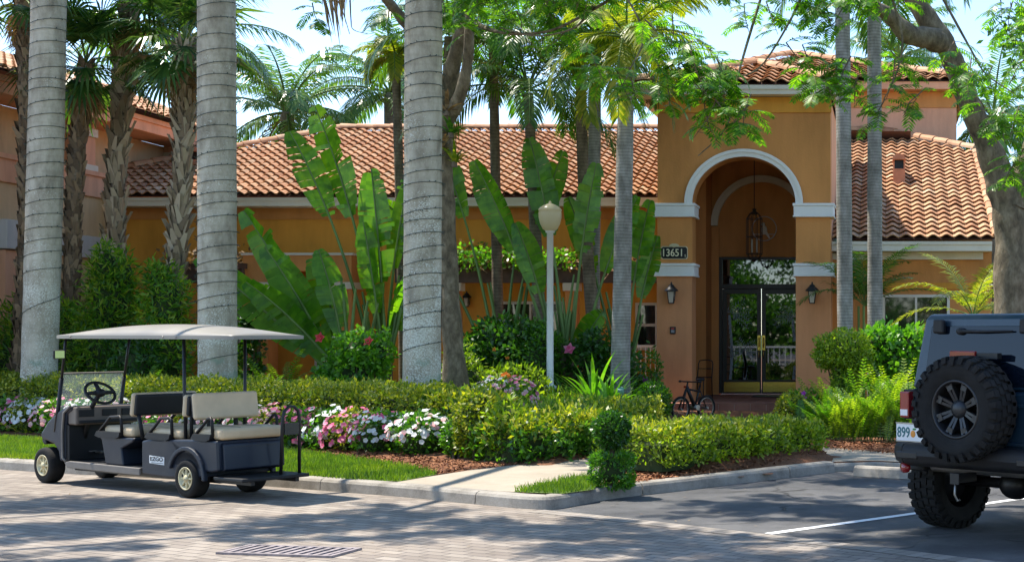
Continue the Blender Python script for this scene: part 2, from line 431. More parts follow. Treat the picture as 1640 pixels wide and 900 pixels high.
def paver_mat():
    m, t, b = newmat('road_paver')
    tc = N(t, 'ShaderNodeTexCoord'); mp = N(t, 'ShaderNodeMapping'); mp.inputs['Rotation'].default_value = (0, 0, R(28))
    t.links.new(tc.outputs['Object'], mp.inputs[0])
    br = N(t, 'ShaderNodeTexBrick'); br.offset = .5
    br.inputs['Scale'].default_value = 1; br.inputs['Brick Width'].default_value = .23; br.inputs['Row Height'].default_value = .115
    br.inputs['Mortar Size'].default_value = .0065; br.inputs['Mortar Smooth'].default_value = .3; br.inputs['Bias'].default_value = 0
    br.inputs['Color1'].default_value = rgba((0.195, 0.16, 0.13)); br.inputs['Color2'].default_value = rgba((0.29, 0.247, 0.203)); br.inputs['Mortar'].default_value = rgba((0.085, 0.07, 0.06))
    t.links.new(mp.outputs[0], br.inputs['Vector'])
    n = N(t, 'ShaderNodeTexNoise'); n.inputs['Scale'].default_value = .55; n.inputs['Detail'].default_value = 10; n.inputs['Roughness'].default_value = .65
    t.links.new(tc.outputs['Object'], n.inputs['Vector'])
    r = ramp(t, [(0.66, 0.64, 0.62), (1, 1, 1), (1.12, 1.08, 1.02)], [.32, .52, .7]); t.links.new(n.outputs['Fac'], r.inputs[0])
    mx = N(t, 'ShaderNodeMixRGB'); mx.blend_type = 'MULTIPLY'; mx.inputs[0].default_value = 1
    t.links.new(br.outputs['Color'], mx.inputs[1]); t.links.new(r.outputs[0], mx.inputs[2]); t.links.new(mx.outputs[0], b.inputs['Base Color'])
    b.inputs['Roughness'].default_value = .8
    n2 = N(t, 'ShaderNodeTexNoise'); n2.inputs['Scale'].default_value = 60; t.links.new(tc.outputs['Object'], n2.inputs['Vector'])
    ma = N(t, 'ShaderNodeMath', operation='MULTIPLY_ADD'); ma.inputs[1].default_value = -1; ma.inputs[2].default_value = 1; t.links.new(br.outputs['Fac'], ma.inputs[0])
    m2 = N(t, 'ShaderNodeMath', operation='MULTIPLY_ADD'); m2.inputs[1].default_value = .35; t.links.new(n2.outputs['Fac'], m2.inputs[0]); t.links.new(ma.outputs[0], m2.inputs[2])
    bp = N(t, 'ShaderNodeBump'); bp.inputs['Strength'].default_value = .7; bp.inputs['Distance'].default_value = .008
    t.links.new(m2.outputs[0], bp.inputs['Height']); t.links.new(bp.outputs[0], b.inputs['Normal'])
    return m
def ground_mat(name, cols, s1, s2, rough=.9, bump=.6, dist=.01, pos=None, speck=0.3):
    m, t, b = newmat(name)
    tc = N(t, 'ShaderNodeTexCoord')
    n = N(t, 'ShaderNodeTexNoise'); n.inputs['Scale'].default_value = s1; n.inputs['Detail'].default_value = 10; n.inputs['Roughness'].default_value = .7
    n2 = N(t, 'ShaderNodeTexNoise'); n2.inputs['Scale'].default_value = s2; n2.inputs['Detail'].default_value = 6; n2.inputs['Roughness'].default_value = .75
    for x in (n, n2): t.links.new(tc.outputs['Object'], x.inputs['Vector'])
    mi = N(t, 'ShaderNodeMixRGB'); mi.inputs[0].default_value = speck
    t.links.new(n.outputs['Fac'], mi.inputs[1]); t.links.new(n2.outputs['Fac'], mi.inputs[2])
    r = ramp(t, cols, pos or [.35, .5, .66]); t.links.new(mi.outputs[0], r.inputs[0]); t.links.new(r.outputs[0], b.inputs['Base Color'])
    b.inputs['Roughness'].default_value = rough
    bp = N(t, 'ShaderNodeBump'); bp.inputs['Strength'].default_value = bump; bp.inputs['Distance'].default_value = dist
    t.links.new(n2.outputs['Fac'], bp.inputs['Height']); t.links.new(bp.outputs[0], b.inputs['Normal'])
    return m
M['paver'] = paver_mat()
M['asphalt'] = ground_mat('worn_asphalt', [(0.034, 0.034, 0.036), (0.072, 0.071, 0.072), (0.13, 0.126, 0.122)], 1.1, 110, .85, 1.0, .008, pos=[.40, .5, .60], speck=.5)
def add_cracks(m, sc, wid):
    t = m.node_tree; b = t.nodes['Principled BSDF']
    tc = N(t, 'ShaderNodeTexCoord'); nz = N(t, 'ShaderNodeTexNoise'); nz.inputs['Scale'].default_value = 2.2; nz.inputs['Detail'].default_value = 6
    va = N(t, 'ShaderNodeVectorMath', operation='MULTIPLY_ADD'); va.inputs[1].default_value = (.45, .45, 0)
    t.links.new(tc.outputs['Object'], nz.inputs['Vector']); t.links.new(nz.outputs['Color'], va.inputs[0]); t.links.new(tc.outputs['Object'], va.inputs[2])
    vo = N(t, 'ShaderNodeTexVoronoi', feature='DISTANCE_TO_EDGE'); vo.inputs['Scale'].default_value = sc; t.links.new(va.outputs[0], vo.inputs['Vector'])
    r = ramp(t, [(.25, .24, .23), (1, 1, 1)], [wid * .5, wid]); t.links.new(vo.outputs['Distance'], r.inputs[0])
    n2 = N(t, 'ShaderNodeTexNoise'); n2.inputs['Scale'].default_value = .9; t.links.new(tc.outputs['Object'], n2.inputs['Vector'])
    r2 = ramp(t, [(0, 0, 0), (1, 1, 1)], [.46, .56]); t.links.new(n2.outputs['Fac'], r2.inputs[0])
    n3 = N(t, 'ShaderNodeTexNoise'); n3.inputs['Scale'].default_value = 1.7; n3.inputs['Detail'].default_value = 3; t.links.new(tc.outputs['Object'], n3.inputs['Vector'])
    r3 = ramp(t, [(.5, .48, .46), (1, 1, 1)], [.31, .37]); t.links.new(n3.outputs['Fac'], r3.inputs[0])
    src = b.inputs['Base Color'].links[0].from_socket
    mx = N(t, 'ShaderNodeMixRGB'); mx.blend_type = 'MULTIPLY'; t.links.new(r2.outputs[0], mx.inputs[0]); t.links.new(src, mx.inputs[1]); t.links.new(r.outputs[0], mx.inputs[2])
    m3 = N(t, 'ShaderNodeMixRGB'); m3.blend_type = 'MULTIPLY'; m3.inputs[0].default_value = .8; t.links.new(mx.outputs[0], m3.inputs[1]); t.links.new(r3.outputs[0], m3.inputs[2])
    t.links.new(m3.outputs[0], b.inputs['Base Color'])
add_cracks(M['asphalt'], .55, .012)
M['concrete'] = ground_mat('kerb_concrete', [(0.16, 0.143, 0.118), (0.27, 0.243, 0.205), (0.35, 0.32, 0.275)], 2.8, 60, .9, .6, .005, pos=[.38, .5, .62])
M['walk'] = ground_mat('walk_concrete', [(0.26, 0.218, 0.162), (0.33, 0.28, 0.215), (0.38, 0.33, 0.26)], 1.5, 60, .9, .4, .003)
M['mulch'] = ground_mat('mulch', [(0.07, 0.025, 0.012), (0.22, 0.085, 0.035), (0.38, 0.18, 0.085)], 25, 70, .95, 1, .03, speck=.5)
M['chip'] = leafmat('mulch_chip', [(0.07, 0.024, 0.011), (0.20, 0.072, 0.027), (0.36, 0.16, 0.068)], 0, .9)
M['soilgrass'] = ground_mat('lawn_soil', [(0.045, 0.08, 0.012), (0.075, 0.12, 0.016), (0.11, 0.16, 0.025)], 4, 60, .95)
M['line'] = ground_mat('road_paint', [(0.52, 0.52, 0.51), (0.74, 0.74, 0.73), (0.80, 0.80, 0.79)], 3, 50, .7, .3, .003)
M['brickstep'] = stucco('brick_paver_step', (0.30, 0.135, 0.095), .35)
M['grout'] = plain('grout', (0.32, 0.25, 0.19), .9)

# ------------------------------------------------------------------ leaves and plants
def frame_of(az, el):
    d = Vector((math.cos(az) * math.cos(el), math.sin(az) * math.cos(el), math.sin(el)))
    s = Vector((-math.sin(az), math.cos(az), 0))
    return d, s, s.cross(d) * -1 if False else d.cross(s) * -1
def arc(base, az, el, length, droop, n, power=1.25, sway=0.0):
    """points of a stalk that starts at elevation el and droops; also its tangents"""
    p = Vector(base); pts = [p.copy()]; tan = []
    for i in range(n):
        u = (i + .5) / n
        e = el - droop * u ** power
        a = az + sway * u
        d = Vector((math.cos(a) * math.cos(e), math.sin(a) * math.cos(e), math.sin(e)))
        tan.append(d); p = p + d * (length / n); pts.append(p.copy())
    tan.append(tan[-1])
    return pts, tan
class Leaves:
    """Quads (each an island) per material slot, for one foliage mesh; stalks go in an MB beside it."""
    def __init__(s): s.q, s.m = [], []
    def quad(s, a, b, c, d, mi=0): s.q.append((tuple(a), tuple(b), tuple(c), tuple(d))); s.m.append(mi)
    def blade(s, base, d, side, length, width, mi=0, droop=0.0, seg=1, wmid=.45):
        """pointed strip from base along d, bending down"""
        d = d.normalized()
        if droop == 0:
            mid = base + d * length * wmid
            s.quad(base, mid + side * width * .5, base + d * length, mid - side * width * .5, mi); return
        m1 = base + d * length * .5
        d2 = (d + Vector((0, 0, -droop))).normalized()
        tip = m1 + d2 * length * .5
        s.quad(base - side * width * .2, base + side * width * .2, m1 + side * width * .5, m1 - side * width * .5, mi)
        s.quad(m1 - side * width * .5, m1 + side * width * .5, tip + side * width * .06, tip - side * width * .06, mi)
    def build(s, name, mats, parent=None):
        return quads_obj(name, np.array(s.q, dtype=np.float32), mats, parent, s.m)

def frond(Lf, st, base, az, el, length, droop, n, ll, lw, hang=.25, rnd=random, mi=0, start=.12, vee=.35, rr=.018, ldroop=.5, fwd=.55, sway=0.0):
    """feather palm frond: rachis tube in st, leaflets in Lf"""
    pts, tan = arc(base, az, el, length, droop, 14, sway=sway)
    st.tube(pts, [rr * (1 - .8 * i / 14) for i in range(15)], 5, 0, False)
    for i in range(n):
        u = start + (1 - start) * (i + .5) / n
        x = u * 14; k = min(int(x), 13); p = pts[k].lerp(pts[k + 1], x - k); t = tan[k]
        side = t.cross(Vector((0, 0, 1)))
        side = side.normalized() if side.length > 1e-3 else Vector((1, 0, 0))
        up = side.cross(t)
        prof = (math.sin(PI * min(1, .12 + .80 * (u - start) / (1 - start))) ** .6) if u < 1 else .2
        for sg in (-1, 1):
            ln = ll * prof * rnd.uniform(.8, 1.1)
            d = (side * sg + t * (fwd + .5 * u) + up * vee * rnd.uniform(.4, 1.3) + Vector((0, 0, -hang * rnd.uniform(.6, 1.4)))).normalized()
            w_ = d.cross(up); w_ = w_.normalized() if w_.length > 1e-3 else t
            Lf.blade(p, d, w_, ln, lw, mi, ldroop * rnd.uniform(.5, 1.5))
def fan_leaf(Lf, st, base, az, el, plen, rad, droop, rnd=random, n=26, mi=0, bw=.055):
    pts, tan = arc(base, az, el, plen, droop * .6, 6)
    st.tube(pts, [.016, .014, .013, .012, .011, .010, .009], 5, 0, False)
    c = pts[-1]; t = tan[-1]
    side = t.cross(Vector((0, 0, 1))).normalized() if abs(t.z) < .98 else Vector((1, 0, 0))
    up = side.cross(t)
    roll = rnd.uniform(-.3, .3)
    for i in range(n):
        a = (-1 + 2 * (i + .5) / n) * R(140)
        ca, sa = math.cos(a), math.sin(a)
        dirv = t * ca + side * sa
        dirv = (dirv + up * (-.12 + .3 * abs(sa)) + side * roll * .3 + Vector((0, 0, -.22))).normalized()
        ln = rad * (.72 + .28 * ca) * rnd.uniform(.9, 1.05)
        w_ = dirv.cross(up); w_ = w_.normalized() if w_.length > 1e-3 else side
        Lf.blade(c, dirv, w_, ln, bw * (rad / .8), mi, droop * rnd.uniform(.35, 1.1))
def paddle(Lf, st, base, az, el, plen, blen, bw, droop, rnd=random, tear=.25, mi=0, n=36, fold=.35, face=None):
    """banana-like leaf: long stalk, then a blade torn between its veins"""
    tot = plen + blen
    pts, tan = arc(base, az, el, tot, droop, 20, power=1.7)
    kb = plen / tot * 20
    st.tube(pts, [.045 - .035 * i / 20 for i in range(21)], 6, 0, False)
    prev = {}
    for i in range(n):
        skip = {-1: rnd.random() < tear * .06, 1: rnd.random() < tear * .06}
        for sg in (-1, 1):
            edge = []
            for uu in (i / n, (i + 1) / n):
                x = min(kb + uu * (20 - kb), 19.999); k = int(x); p = pts[k].lerp(pts[k + 1], x - k); t = tan[k]
                side = t.cross(Vector((0, 0, 1)))
                side = side.normalized() if side.length > .15 else Vector((-math.sin(az), math.cos(az), 0))
                if face is not None:
                    s2 = t.cross(face)
                    if s2.length > .2: side = s2.normalized()
                up = side.cross(t)
                wd = bw * .5 * (math.sin(PI * (.06 + .90 * uu)) ** .55)
                f = fold + prev.get(sg, 0)
                q = p + (side * sg * math.cos(f) + up * math.sin(f) + t * .22) * wd
                edge.append((p, q))
            if rnd.random() < tear:
                prev[sg] = rnd.uniform(-.42, .2)
            if skip[sg]: continue
            (p0, q0), (p1, q1) = edge
            if rnd.random() < tear * .8:                      # a tear: this strip narrows before the next
                q1 = q1.lerp(q0, rnd.uniform(.05, .28)); p1b = p1
            m0, m1 = p0.lerp(q0, .55), p1.lerp(q1, .55)
            sag = Vector((0, 0, -.02))
            Lf.quad(p0, p1, m1, m0, mi)
            Lf.quad(m0, m1, q1 + sag, q0 + sag, mi)
def feather_leaf(Lf, st, base, az, el, length, droop, rnd=random, pairs=11, mi=0, pl=.14, pw=.026):
    """twice-feathered leaf of a flame tree"""
    pts, tan = arc(base, az, el, length, droop, 8)
    st.tube(pts, [.005 - .004 * i / 8 for i in range(9)], 4, 0, False)
    for i in range(pairs):
        u = .12 + .88 * (i + .5) / pairs
        x = u * 8; k = min(int(x), 7); p = pts[k].lerp(pts[k + 1], x - k); t = tan[k]
        side = t.cross(Vector((0, 0, 1)))
        side = side.normalized() if side.length > .1 else Vector((-math.sin(az), math.cos(az), 0))
        prof = .35 + .65 * math.sin(PI * (.1 + .85 * u))
        for sg in (-1, 1):
            d = (side * sg + t * .55 + Vector((0, 0, -.25 * rnd.uniform(.3, 1.6)))).normalized()
            w_ = d.cross(side.cross(t)); w_ = w_.normalized() if w_.length > 1e-3 else t
            Lf.blade(p, d, w_, pl * prof * rnd.uniform(.85, 1.1), pw, mi, .25 * rnd.random())

def unit(a): return a / np.maximum(np.linalg.norm(a, axis=-1, keepdims=True), 1e-6)
def leaf_quads(rg, pos, nrm, size, aspect=.45, spread=.8, upb=.25, fold=.15):
    """folded diamond leaves at pos, roughly facing outwards"""
    n = len(pos)
    d = unit(nrm * .55 + rg.normal(size=(n, 3)) * spread + np.array([0, 0, upb]))
    s = unit(np.cross(d, nrm + rg.normal(size=(n, 3)) * .6))
    k = np.cross(d, s)
    ln = size * rg.uniform(.65, 1.25, (n, 1))
    b = pos; tip = pos + d * ln
    mid = pos + d * ln * .5 + k * ln * fold * .3
    return np.stack([b, mid + s * ln * aspect * .5, tip, mid - s * ln * aspect * .5], 1)
def blob_points(rg, blobs, dens, inner=.72, lump=.16):
    P_, N_ = [], []
    for (cx, cy, cz, rx, ry, rz) in blobs:
        area = 4 * PI * (((rx * ry) ** 1.6 + (rx * rz) ** 1.6 + (ry * rz) ** 1.6) / 3) ** (1 / 1.6)
        n = max(30, int(area * dens))
        v = unit(rg.normal(size=(n, 3)))
        ph = rg.uniform(0, 6.28, 4)
        lm = 1 + lump * (np.sin(v[:, 0] * 5 + ph[0]) * np.sin(v[:, 1] * 6 + ph[1]) + .7 * np.sin(v[:, 2] * 8 + ph[2] + v[:, 0] * 3))
        rad = (rg.uniform(inner, 1.04, n) * lm)[:, None]
        p = v * rad * np.array([rx, ry, rz]) + np.array([cx, cy, cz])
        P_.append(p); N_.append(unit(v / np.array([rx, ry, rz])))
    return np.concatenate(P_), np.concatenate(N_)
def shrub(name, loc, blobs, mat, size, dens, seed, label, cat='shrub', group=None, aspect=.45, spread=.8, stems=True, core=.62, lump=.16, flowers=None, upb=.25, trunk=None, zmin=None):
    """a bush: leaf cloud with stems; blobs are relative to loc"""
    rg = np.random.default_rng(seed)
    o = empty(name, loc, label, cat, group)
    pos, nr = blob_points(rg, blobs, dens, lump=lump)
    keep = pos[:, 2] > (0.0 if zmin is None else zmin)
    pos, nr = pos[keep], nr[keep]
    quads_obj('foliage', leaf_quads(rg, pos, nr, size, aspect, spread, upb), mat, o)
    mb = MB()
    rd = random.Random(seed)
    for (cx, cy, cz, rx, ry, rz) in blobs:
        if core: mb.ell((cx, cy, max(cz, rz * core)), (rx * core, ry * core, rz * core), 10, 7, 0)
    if stems:
        for (cx, cy, cz, rx, ry, rz) in blobs:
            for k in range(3):
                a = rd.uniform(0, 6.28)
                b0 = Vector((cx * .5 + .05 * math.cos(a), cy * .5 + .05 * math.sin(a), -.05)) if trunk is None else Vector((trunk[0] + .03 * math.cos(a), trunk[1] + .03 * math.sin(a), -.05))
                e = Vector((cx + rx * .5 * math.cos(a), cy + ry * .5 * math.sin(a), cz + rz * .3))
                mb.tube([b0, b0.lerp(e, .5) + Vector((0, 0, .06)), e], [.022, .016, .008], 5, 1)
    mb.build('branches', [M['core'], M['stem']], o, fix=False)
    if flowers:
        for (fmat, pts, fs) in flowers:
            flower_heads('flower', pts, fmat, fs, rd, o)
    return o
def flower_heads(name, pts, mat, fs, rd, parent, petals=5):
    """each flower a mesh of its own under the plant"""
    for p in pts:
        lf = Leaves(); c = Vector(p)
        ax = Vector((rd.uniform(-.4, .4), -1, rd.uniform(.0, .8))).normalized()
        a = ax.orthogonal().normalized(); b = ax.cross(a)
        for ring, kk in ((1.0, petals), (.62, petals)):
            for i in range(kk):
                q = 2 * PI * (i + (.5 if ring < 1 else 0)) / kk
                d = (a * math.cos(q) + b * math.sin(q)) + ax * (.25 if ring == 1 else .8)
                w_ = (-a * math.sin(q) + b * math.cos(q))
                lf.blade(c, d, w_, fs * ring, fs * .75, 0)
        lf.build(name, mat, parent)
def impatiens(rg, pos, nr, fs):
    """flat five-petal faces as quads"""
    out = []
    nn = unit(nr + rg.normal(size=pos.shape) * .35 + np.array([-.1, -.35, .45]))
    a = unit(np.cross(nn, rg.normal(size=pos.shape))); b = np.cross(nn, a)
    for k in range(5):
        q = 2 * PI * k / 5
        d = a * math.cos(q) + b * math.sin(q); s = -a * math.sin(q) + b * math.cos(q)
        ln = fs * rg.uniform(.8, 1.2, (len(pos), 1))
        out.append(np.stack([pos, pos + d * ln * .6 + s * ln * .42, pos + d * ln, pos + d * ln * .6 - s * ln * .42], 1))
    return np.concatenate(out)

def hedge(name, path, width, z0, ztop, mat, topmat, size, dens, seed, label, group=None, cat='hedge', rough=.10, k_end=1.0):
    """clipped hedge along a ground path [(x, y)], soft leafy surface over a twiggy core"""
    rg = np.random.default_rng(seed)
    loc = Vector((path[0][0], path[0][1], z0))
    o = empty(name, loc, label, cat, group)
    Ls = [(Vector(path[i]), Vector(path[i + 1])) for i in range(len(path) - 1)]
    hgt = ztop - z0
    Q, MI = [], []
    core = MB()
    Lt = sum((b - a).length for a, b in Ls); acc_ = 0.0
    for a, b in Ls:
        d = (b - a); ln = d.length; t = d.normalized(); nrm = Vector((-t.y, t.x))
        perim = width + 2 * hgt
        n = int((ln * perim + width * hgt) * dens)
        s = rg.uniform(-.06, ln + .06, n); u = rg.uniform(0, perim, n)
        # rounded-rectangle profile
        yy = np.where(u < hgt, -width / 2, np.where(u < hgt + width, u - hgt - width / 2, width / 2))
        zz = np.where(u < hgt, u, np.where(u < hgt + width, hgt, hgt - (u - hgt - width)))
        ny = np.where(u < hgt, -1., np.where(u < hgt + width, 0., 1.)); nz = np.where((u >= hgt) & (u < hgt + width), 1., 0.15)
        ne = max(10, int(width * hgt * dens))
        cut = np.minimum(1, (hgt - zz) / .14) * 0
        corner = np.clip((np.abs(yy) - (width / 2 - .14)) / .14, 0, 1) * np.clip((zz - (hgt - .14)) / .14, 0, 1)
        zz = zz - corner * .07; yy = yy * (1 - corner * .07)
        jit = rg.normal(size=n) * rough * .5 - abs(rg.normal(size=n)) * rough * .5
        wob = rough * .6 * (np.sin(s * 5.1 + seed) * np.sin(yy * 7 + zz * 6) + .6 * np.sin(s * 11.3 + zz * 9))
        yy = yy + ny * (jit + wob); zz = zz + nz * (jit * .7 + wob * .7)
        sx = s
        # the two end faces
        endm = rg.random(n) < (width * hgt) / (ln * perim + 2 * width * hgt)
        which = rg.random(n) < .5
        sx = np.where(endm, np.where(which, -.02, ln + .02) + jit * np.where(which, -1, 1), sx)
        yy = np.where(endm, rg.uniform(-width / 2, width / 2, n), yy); zz = np.where(endm, rg.uniform(0, hgt, n), zz)
        ex = np.where(endm, np.where(which, -1., 1.), 0.)
        zz = zz * (1 + (k_end - 1) * np.clip((acc_ + sx) / Lt, 0, 1))
        pos = np.stack([a.x + t.x * sx + nrm.x * yy, a.y + t.y * sx + nrm.y * yy, zz], 1) - np.array([loc.x, loc.y, 0])
        ny2 = np.where(endm, 0, ny)
        nr = unit(np.stack([t.x * ex + nrm.x * ny2, t.y * ex + nrm.y * ny2, nz], 1))
        kp = pos[:, 2] > .02
        pos, nr = pos[kp], nr[kp]
        Q.append(leaf_quads(rg, pos, nr, size, .5, .75, .35))
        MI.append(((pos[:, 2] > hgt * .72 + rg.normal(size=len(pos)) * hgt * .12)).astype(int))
        c = .16; hc_ = hgt * (1 + (k_end - 1) * min(1, (acc_ + ln) / Lt)); acc_ += ln
        ang = math.atan2(t.y, t.x)
        Mx = Matrix.Translation((a.x - loc.x, a.y - loc.y, 0)) @ Matrix.Rotation(ang, 4, 'Z')
        core.box(c * .4, ln - c * .4, -width / 2 + c, width / 2 - c, -.05, hc_ - c, 0, Mx)
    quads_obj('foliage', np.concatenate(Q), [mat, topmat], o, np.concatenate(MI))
    core.build('branches', M['core'], o, fix=False)
    return o
# ------------------------------------------------------------------ ground, road, kerb, paths
def sheet(name, pts, z, mat, kind='structure', zf=None):
    """flat polygon sheet (concave allowed) filled by triangulation"""
    bm = bmesh.new()
    vs = [bm.verts.new((p[0], p[1], z)) for p in pts]
    es = [bm.edges.new((vs[i], vs[(i + 1) % len(vs)])) for i in range(len(vs))]
    bmesh.ops.triangle_fill(bm, use_beauty=True, use_dissolve=False, edges=es)
    bmesh.ops.recalc_face_normals(bm, faces=bm.faces)
    for f in bm.faces:
        if f.normal.z < 0: f.normal_flip()
    me = bpy.data.meshes.new(name); bm.to_mesh(me); bm.free()
    me.materials.append(mat)
    o = bpy.data.objects.new(name, me); COL.objects.link(o)
    return tag(o, kind=kind)
def smooth_path(pts, n=8):
    """Catmull-Rom through ground points"""
    pts = [Vector((p[0], p[1], 0)) for p in pts]; out = []
    for i in range(len(pts) - 1):
        p0, p1, p2, p3 = pts[max(i - 1, 0)], pts[i], pts[i + 1], pts[min(i + 2, len(pts) - 1)]
        for k in range(n):
            t = k / n
            out.append(.5 * ((2 * p1) + (p2 - p0) * t + (2 * p0 - 5 * p1 + 4 * p2 - p3) * t * t + (3 * p1 - p0 - 3 * p2 + p3) * t ** 3))
    out.append(pts[-1]); return out
def gxy(l, z=0.0): return [G(x, y, z) for x, y in l]

KH = .13
g = MB(); g.quad((-400, -300, -.012), (400, -300, -.012), (400, 700, -.012), (-400, 700, -.012))
tag(g.build('ground', M['soilgrass'], fix=False), kind='structure')

kerb_px = [(0, 752), (250, 766), (480, 783), (640, 796), (760, 808), (835, 815), (882, 816), (925, 809), (985, 798), (1080, 787), (1180, 775), (1280, 763), (1338, 756)]
kerb_line = [Vector((-40.0, 32.9, 0)), Vector((-20.0, 22.35, 0))] + gxy(kerb_px)
kerb_line = smooth_path(kerb_line, 6)
low_line = [kerb_line[-1] + Vector((-.05, .02, 0)), G(1400, 753.5), G(1480, 757), Vector((2.2, 16.9, 0)), Vector((14, 13.6, 0)), Vector((40, 6, 0))]
# asphalt lot and street pavers
sheet('asphalt_road', [(-60, -60), (70, -60), (70, 12), *[(p.x + .02, p.y + .25) for p in reversed(low_line[1:4])], *[(p.x, p.y + .12) for p in reversed(kerb_line)], (-60, 43)], 0.0, M['asphalt'])
edge_px = [(872, 817), (1000, 830), (1200, 853), (1400, 876), (1640, 905)]
edge = gxy(edge_px)
edge_far = edge[-1] + (edge[-1] - edge[-2]).normalized() * 40
k_cut = [p for p in kerb_line if p.x <= edge[0].x + .02]
sheet('paver_road', [(-55, -30), (edge_far.x, edge_far.y - 8), (edge_far.x, edge_far.y), *[(p.x, p.y) for p in reversed(edge)], *[(p.x, p.y + .03) for p in reversed(k_cut)], (-55, 41)], .004, M['paver'])
# soldier course between pavers and asphalt
bnd = MB()
pts = edge + [edge_far]
for i in range(len(pts) - 1):
    a, b = pts[i], pts[i + 1]; t = (b - a).normalized(); nn = Vector((-t.y, t.x, 0))
    ln = (b - a).length; k = int(ln / .11)
    for j in range(k):
        p = a + t * (j * ln / k); q = a + t * ((j + 1) * ln / k - .008)
        bnd.quad(*[Vector((v.x, v.y, .008)) for v in (p - nn * .21, q - nn * .21, q, p)], mi=0)
m, t_, b_ = newmat('border_paver')
gg = N(t_, 'ShaderNodeNewGeometry'); rr_ = ramp(t_, [(0.19, 0.165, 0.137), (0.28, 0.243, 0.205)]); t_.links.new(gg.outputs['Random Per Island'], rr_.inputs[0]); t_.links.new(rr_.outputs[0], b_.inputs['Base Color']); b_.inputs['Roughness'].default_value = .85
tag(bnd.build('paver_border', m, fix=False), kind='structure')

# kerbs: swept profile with joints every 3 m
def sweep_kerb(name, line, h, wd, mat, joint=2.4):
    mb = MB(); prof = [(0, -.05), (.012, h - .035), (.03, h - .01), (.06, h), (wd, h), (wd, -.05)]
    acc = 0; rings = []
    for i, p in enumerate(line):
        t = (line[min(i + 1, len(line) - 1)] - line[max(i - 1, 0)]).normalized(); nn = Vector((-t.y, t.x, 0))
        rings.append([p + nn * a + Vector((0, 0, z)) for a, z in prof])
    # dense resample so joints can be cut
    k = len(prof)
    seg = []
    for i in range(len(rings) - 1):
        d = (line[i + 1] - line[i]).length
        if acc + d > joint and len(seg) > 1:
            rings_j = [v for v in rings[i]]
            acc = 0
            seg.append(i)
            flush(mb, rings, seg, k, line); seg = [i]
        seg.append(i + 1) if seg else seg.extend([i, i + 1]); acc += d
    if len(seg) > 1: flush(mb, rings, seg, k, line)
    return tag(mb.build(name, mat), kind='structure')
def flush(mb, rings, seg, k, line):
    seg = sorted(set(seg))
    R_ = [list(rings[i]) for i in seg]
    t = (line[seg[1]] - line[seg[0]]).normalized(); R_[0] = [v + t * .006 for v in R_[0]]
    t = (line[seg[-1]] - line[seg[-2]]).normalized(); R_[-1] = [v - t * .006 for v in R_[-1]]
    vs = [v for r in R_ for v in r]; fs = []
    for i in range(len(R_) - 1):
        for j in range(k - 1): fs.append((i * k + j, i * k + j + 1, (i + 1) * k + j + 1, (i + 1) * k + j))
    fs.append(tuple(range(k))); n = (len(R_) - 1) * k; fs.append(tuple(range(n + k - 1, n - 1, -1)))
    mb.add(vs, fs)
sweep_kerb('kerb', kerb_line, KH, .17, M['concrete'])
sweep_kerb('walk_kerb', smooth_path(low_line, 4), .10, .15, M['concrete'])

# garden soil (mulch) behind the kerb, and the planted mound
inner = []
for i, p in enumerate(kerb_line):
    t = (kerb_line[min(i + 1, len(kerb_line) - 1)] - kerb_line[max(i - 1, 0)]).normalized()
    inner.append((p.x - t.y * .15, p.y + t.x * .15))
inner_low = [(p.x + .03, p.y + .10) for p in low_line[1:]]
sheet('mulch_ground', inner + inner_low + [(60, 6), (60, 90), (-70, 90), (-70, 49)], .105, M['mulch'])
def sst(a, b, x):
    t = min(1, max(0, (x - a) / (b - a))); return t * t * (3 - 2 * t)
def kerb_y(x):
    return float(np.interp(x, [p.x for p in kerb_line], [p.y for p in kerb_line]))
def gz(x, y):
    """height of the planting bed"""
    s = .466 * x + .885 * y
    z = .13 + .27 * sst(12.6, 15.6, s) * (1 - sst(-4.3, -3.6, x))
    z += .13 * sst(13.0, 13.6, s) * sst(-3.3, -2.7, x) * (1 - sst(-1.0, -.65, x)) * sst(.5, 1.0, y - kerb_y(x)) * (1 - sst(17.9, 18.6, y))
    return z * (1 - sst(25.8, 26.8, y)) + .22 * sst(25.8, 26.8, y)
mb = MB(); xs = np.arange(-22, 6.01, .3); ys = np.arange(15.0, 31, .3)
vs = []; ok = []
for y in ys:
    for x in xs:
        s = .466 * x + .885 * y
        z = gz(x, y) - .05 if gz(x, y) < .135 else gz(x, y) - .0
        vs.append((x, y, z)); ok.append(gz(x, y) > .132)
nx = len(xs); fs = []
for j in range(len(ys) - 1):
    for i in range(nx - 1):
        q = (j * nx + i, j * nx + i + 1, (j + 1) * nx + i + 1, (j + 1) * nx + i)
        if any(ok[k] for k in q): fs.append(q)
mb.add(vs, fs, 0, True)
tag(mb.build('planting_bed', M['mulch'], fix=False), kind='structure')

# front walk and side walk
def poly_px(l, z): return [(G(x, y, z).x, G(x, y, z).y) for x, y in l]
walk = [(636, 771), (690, 762), (760, 751), (850, 741), (946, 733), (1010, 722), (1090, 700), (1120, 690), (1170, 690), (1150, 705), (1060, 728), (985, 748), (952, 760), (900, 768), (860, 777), (826, 787), (760, 783)]
WALK = poly_px(walk, .13)
sheet('front_walk', WALK, .128, M['walk'])
walk2 = [(1335, 732), (1300, 721), (1285, 714), (1340, 717), (1400, 722), (1460, 727), (1560, 737)]
lf_ = smooth_path(low_line, 4)
sheet('side_walk', [(p.x, p.y + .135) for p in reversed(lf_[:13])] + poly_px(walk2, .112) + [(lf_[12].x + .3, lf_[12].y + 1.5)], .112, M['walk'])
sheet('side_lawn', [(3.0, 19.6), (60, 8.5), (60, 89), (2.8, 89)], .116, M['soilgrass'])
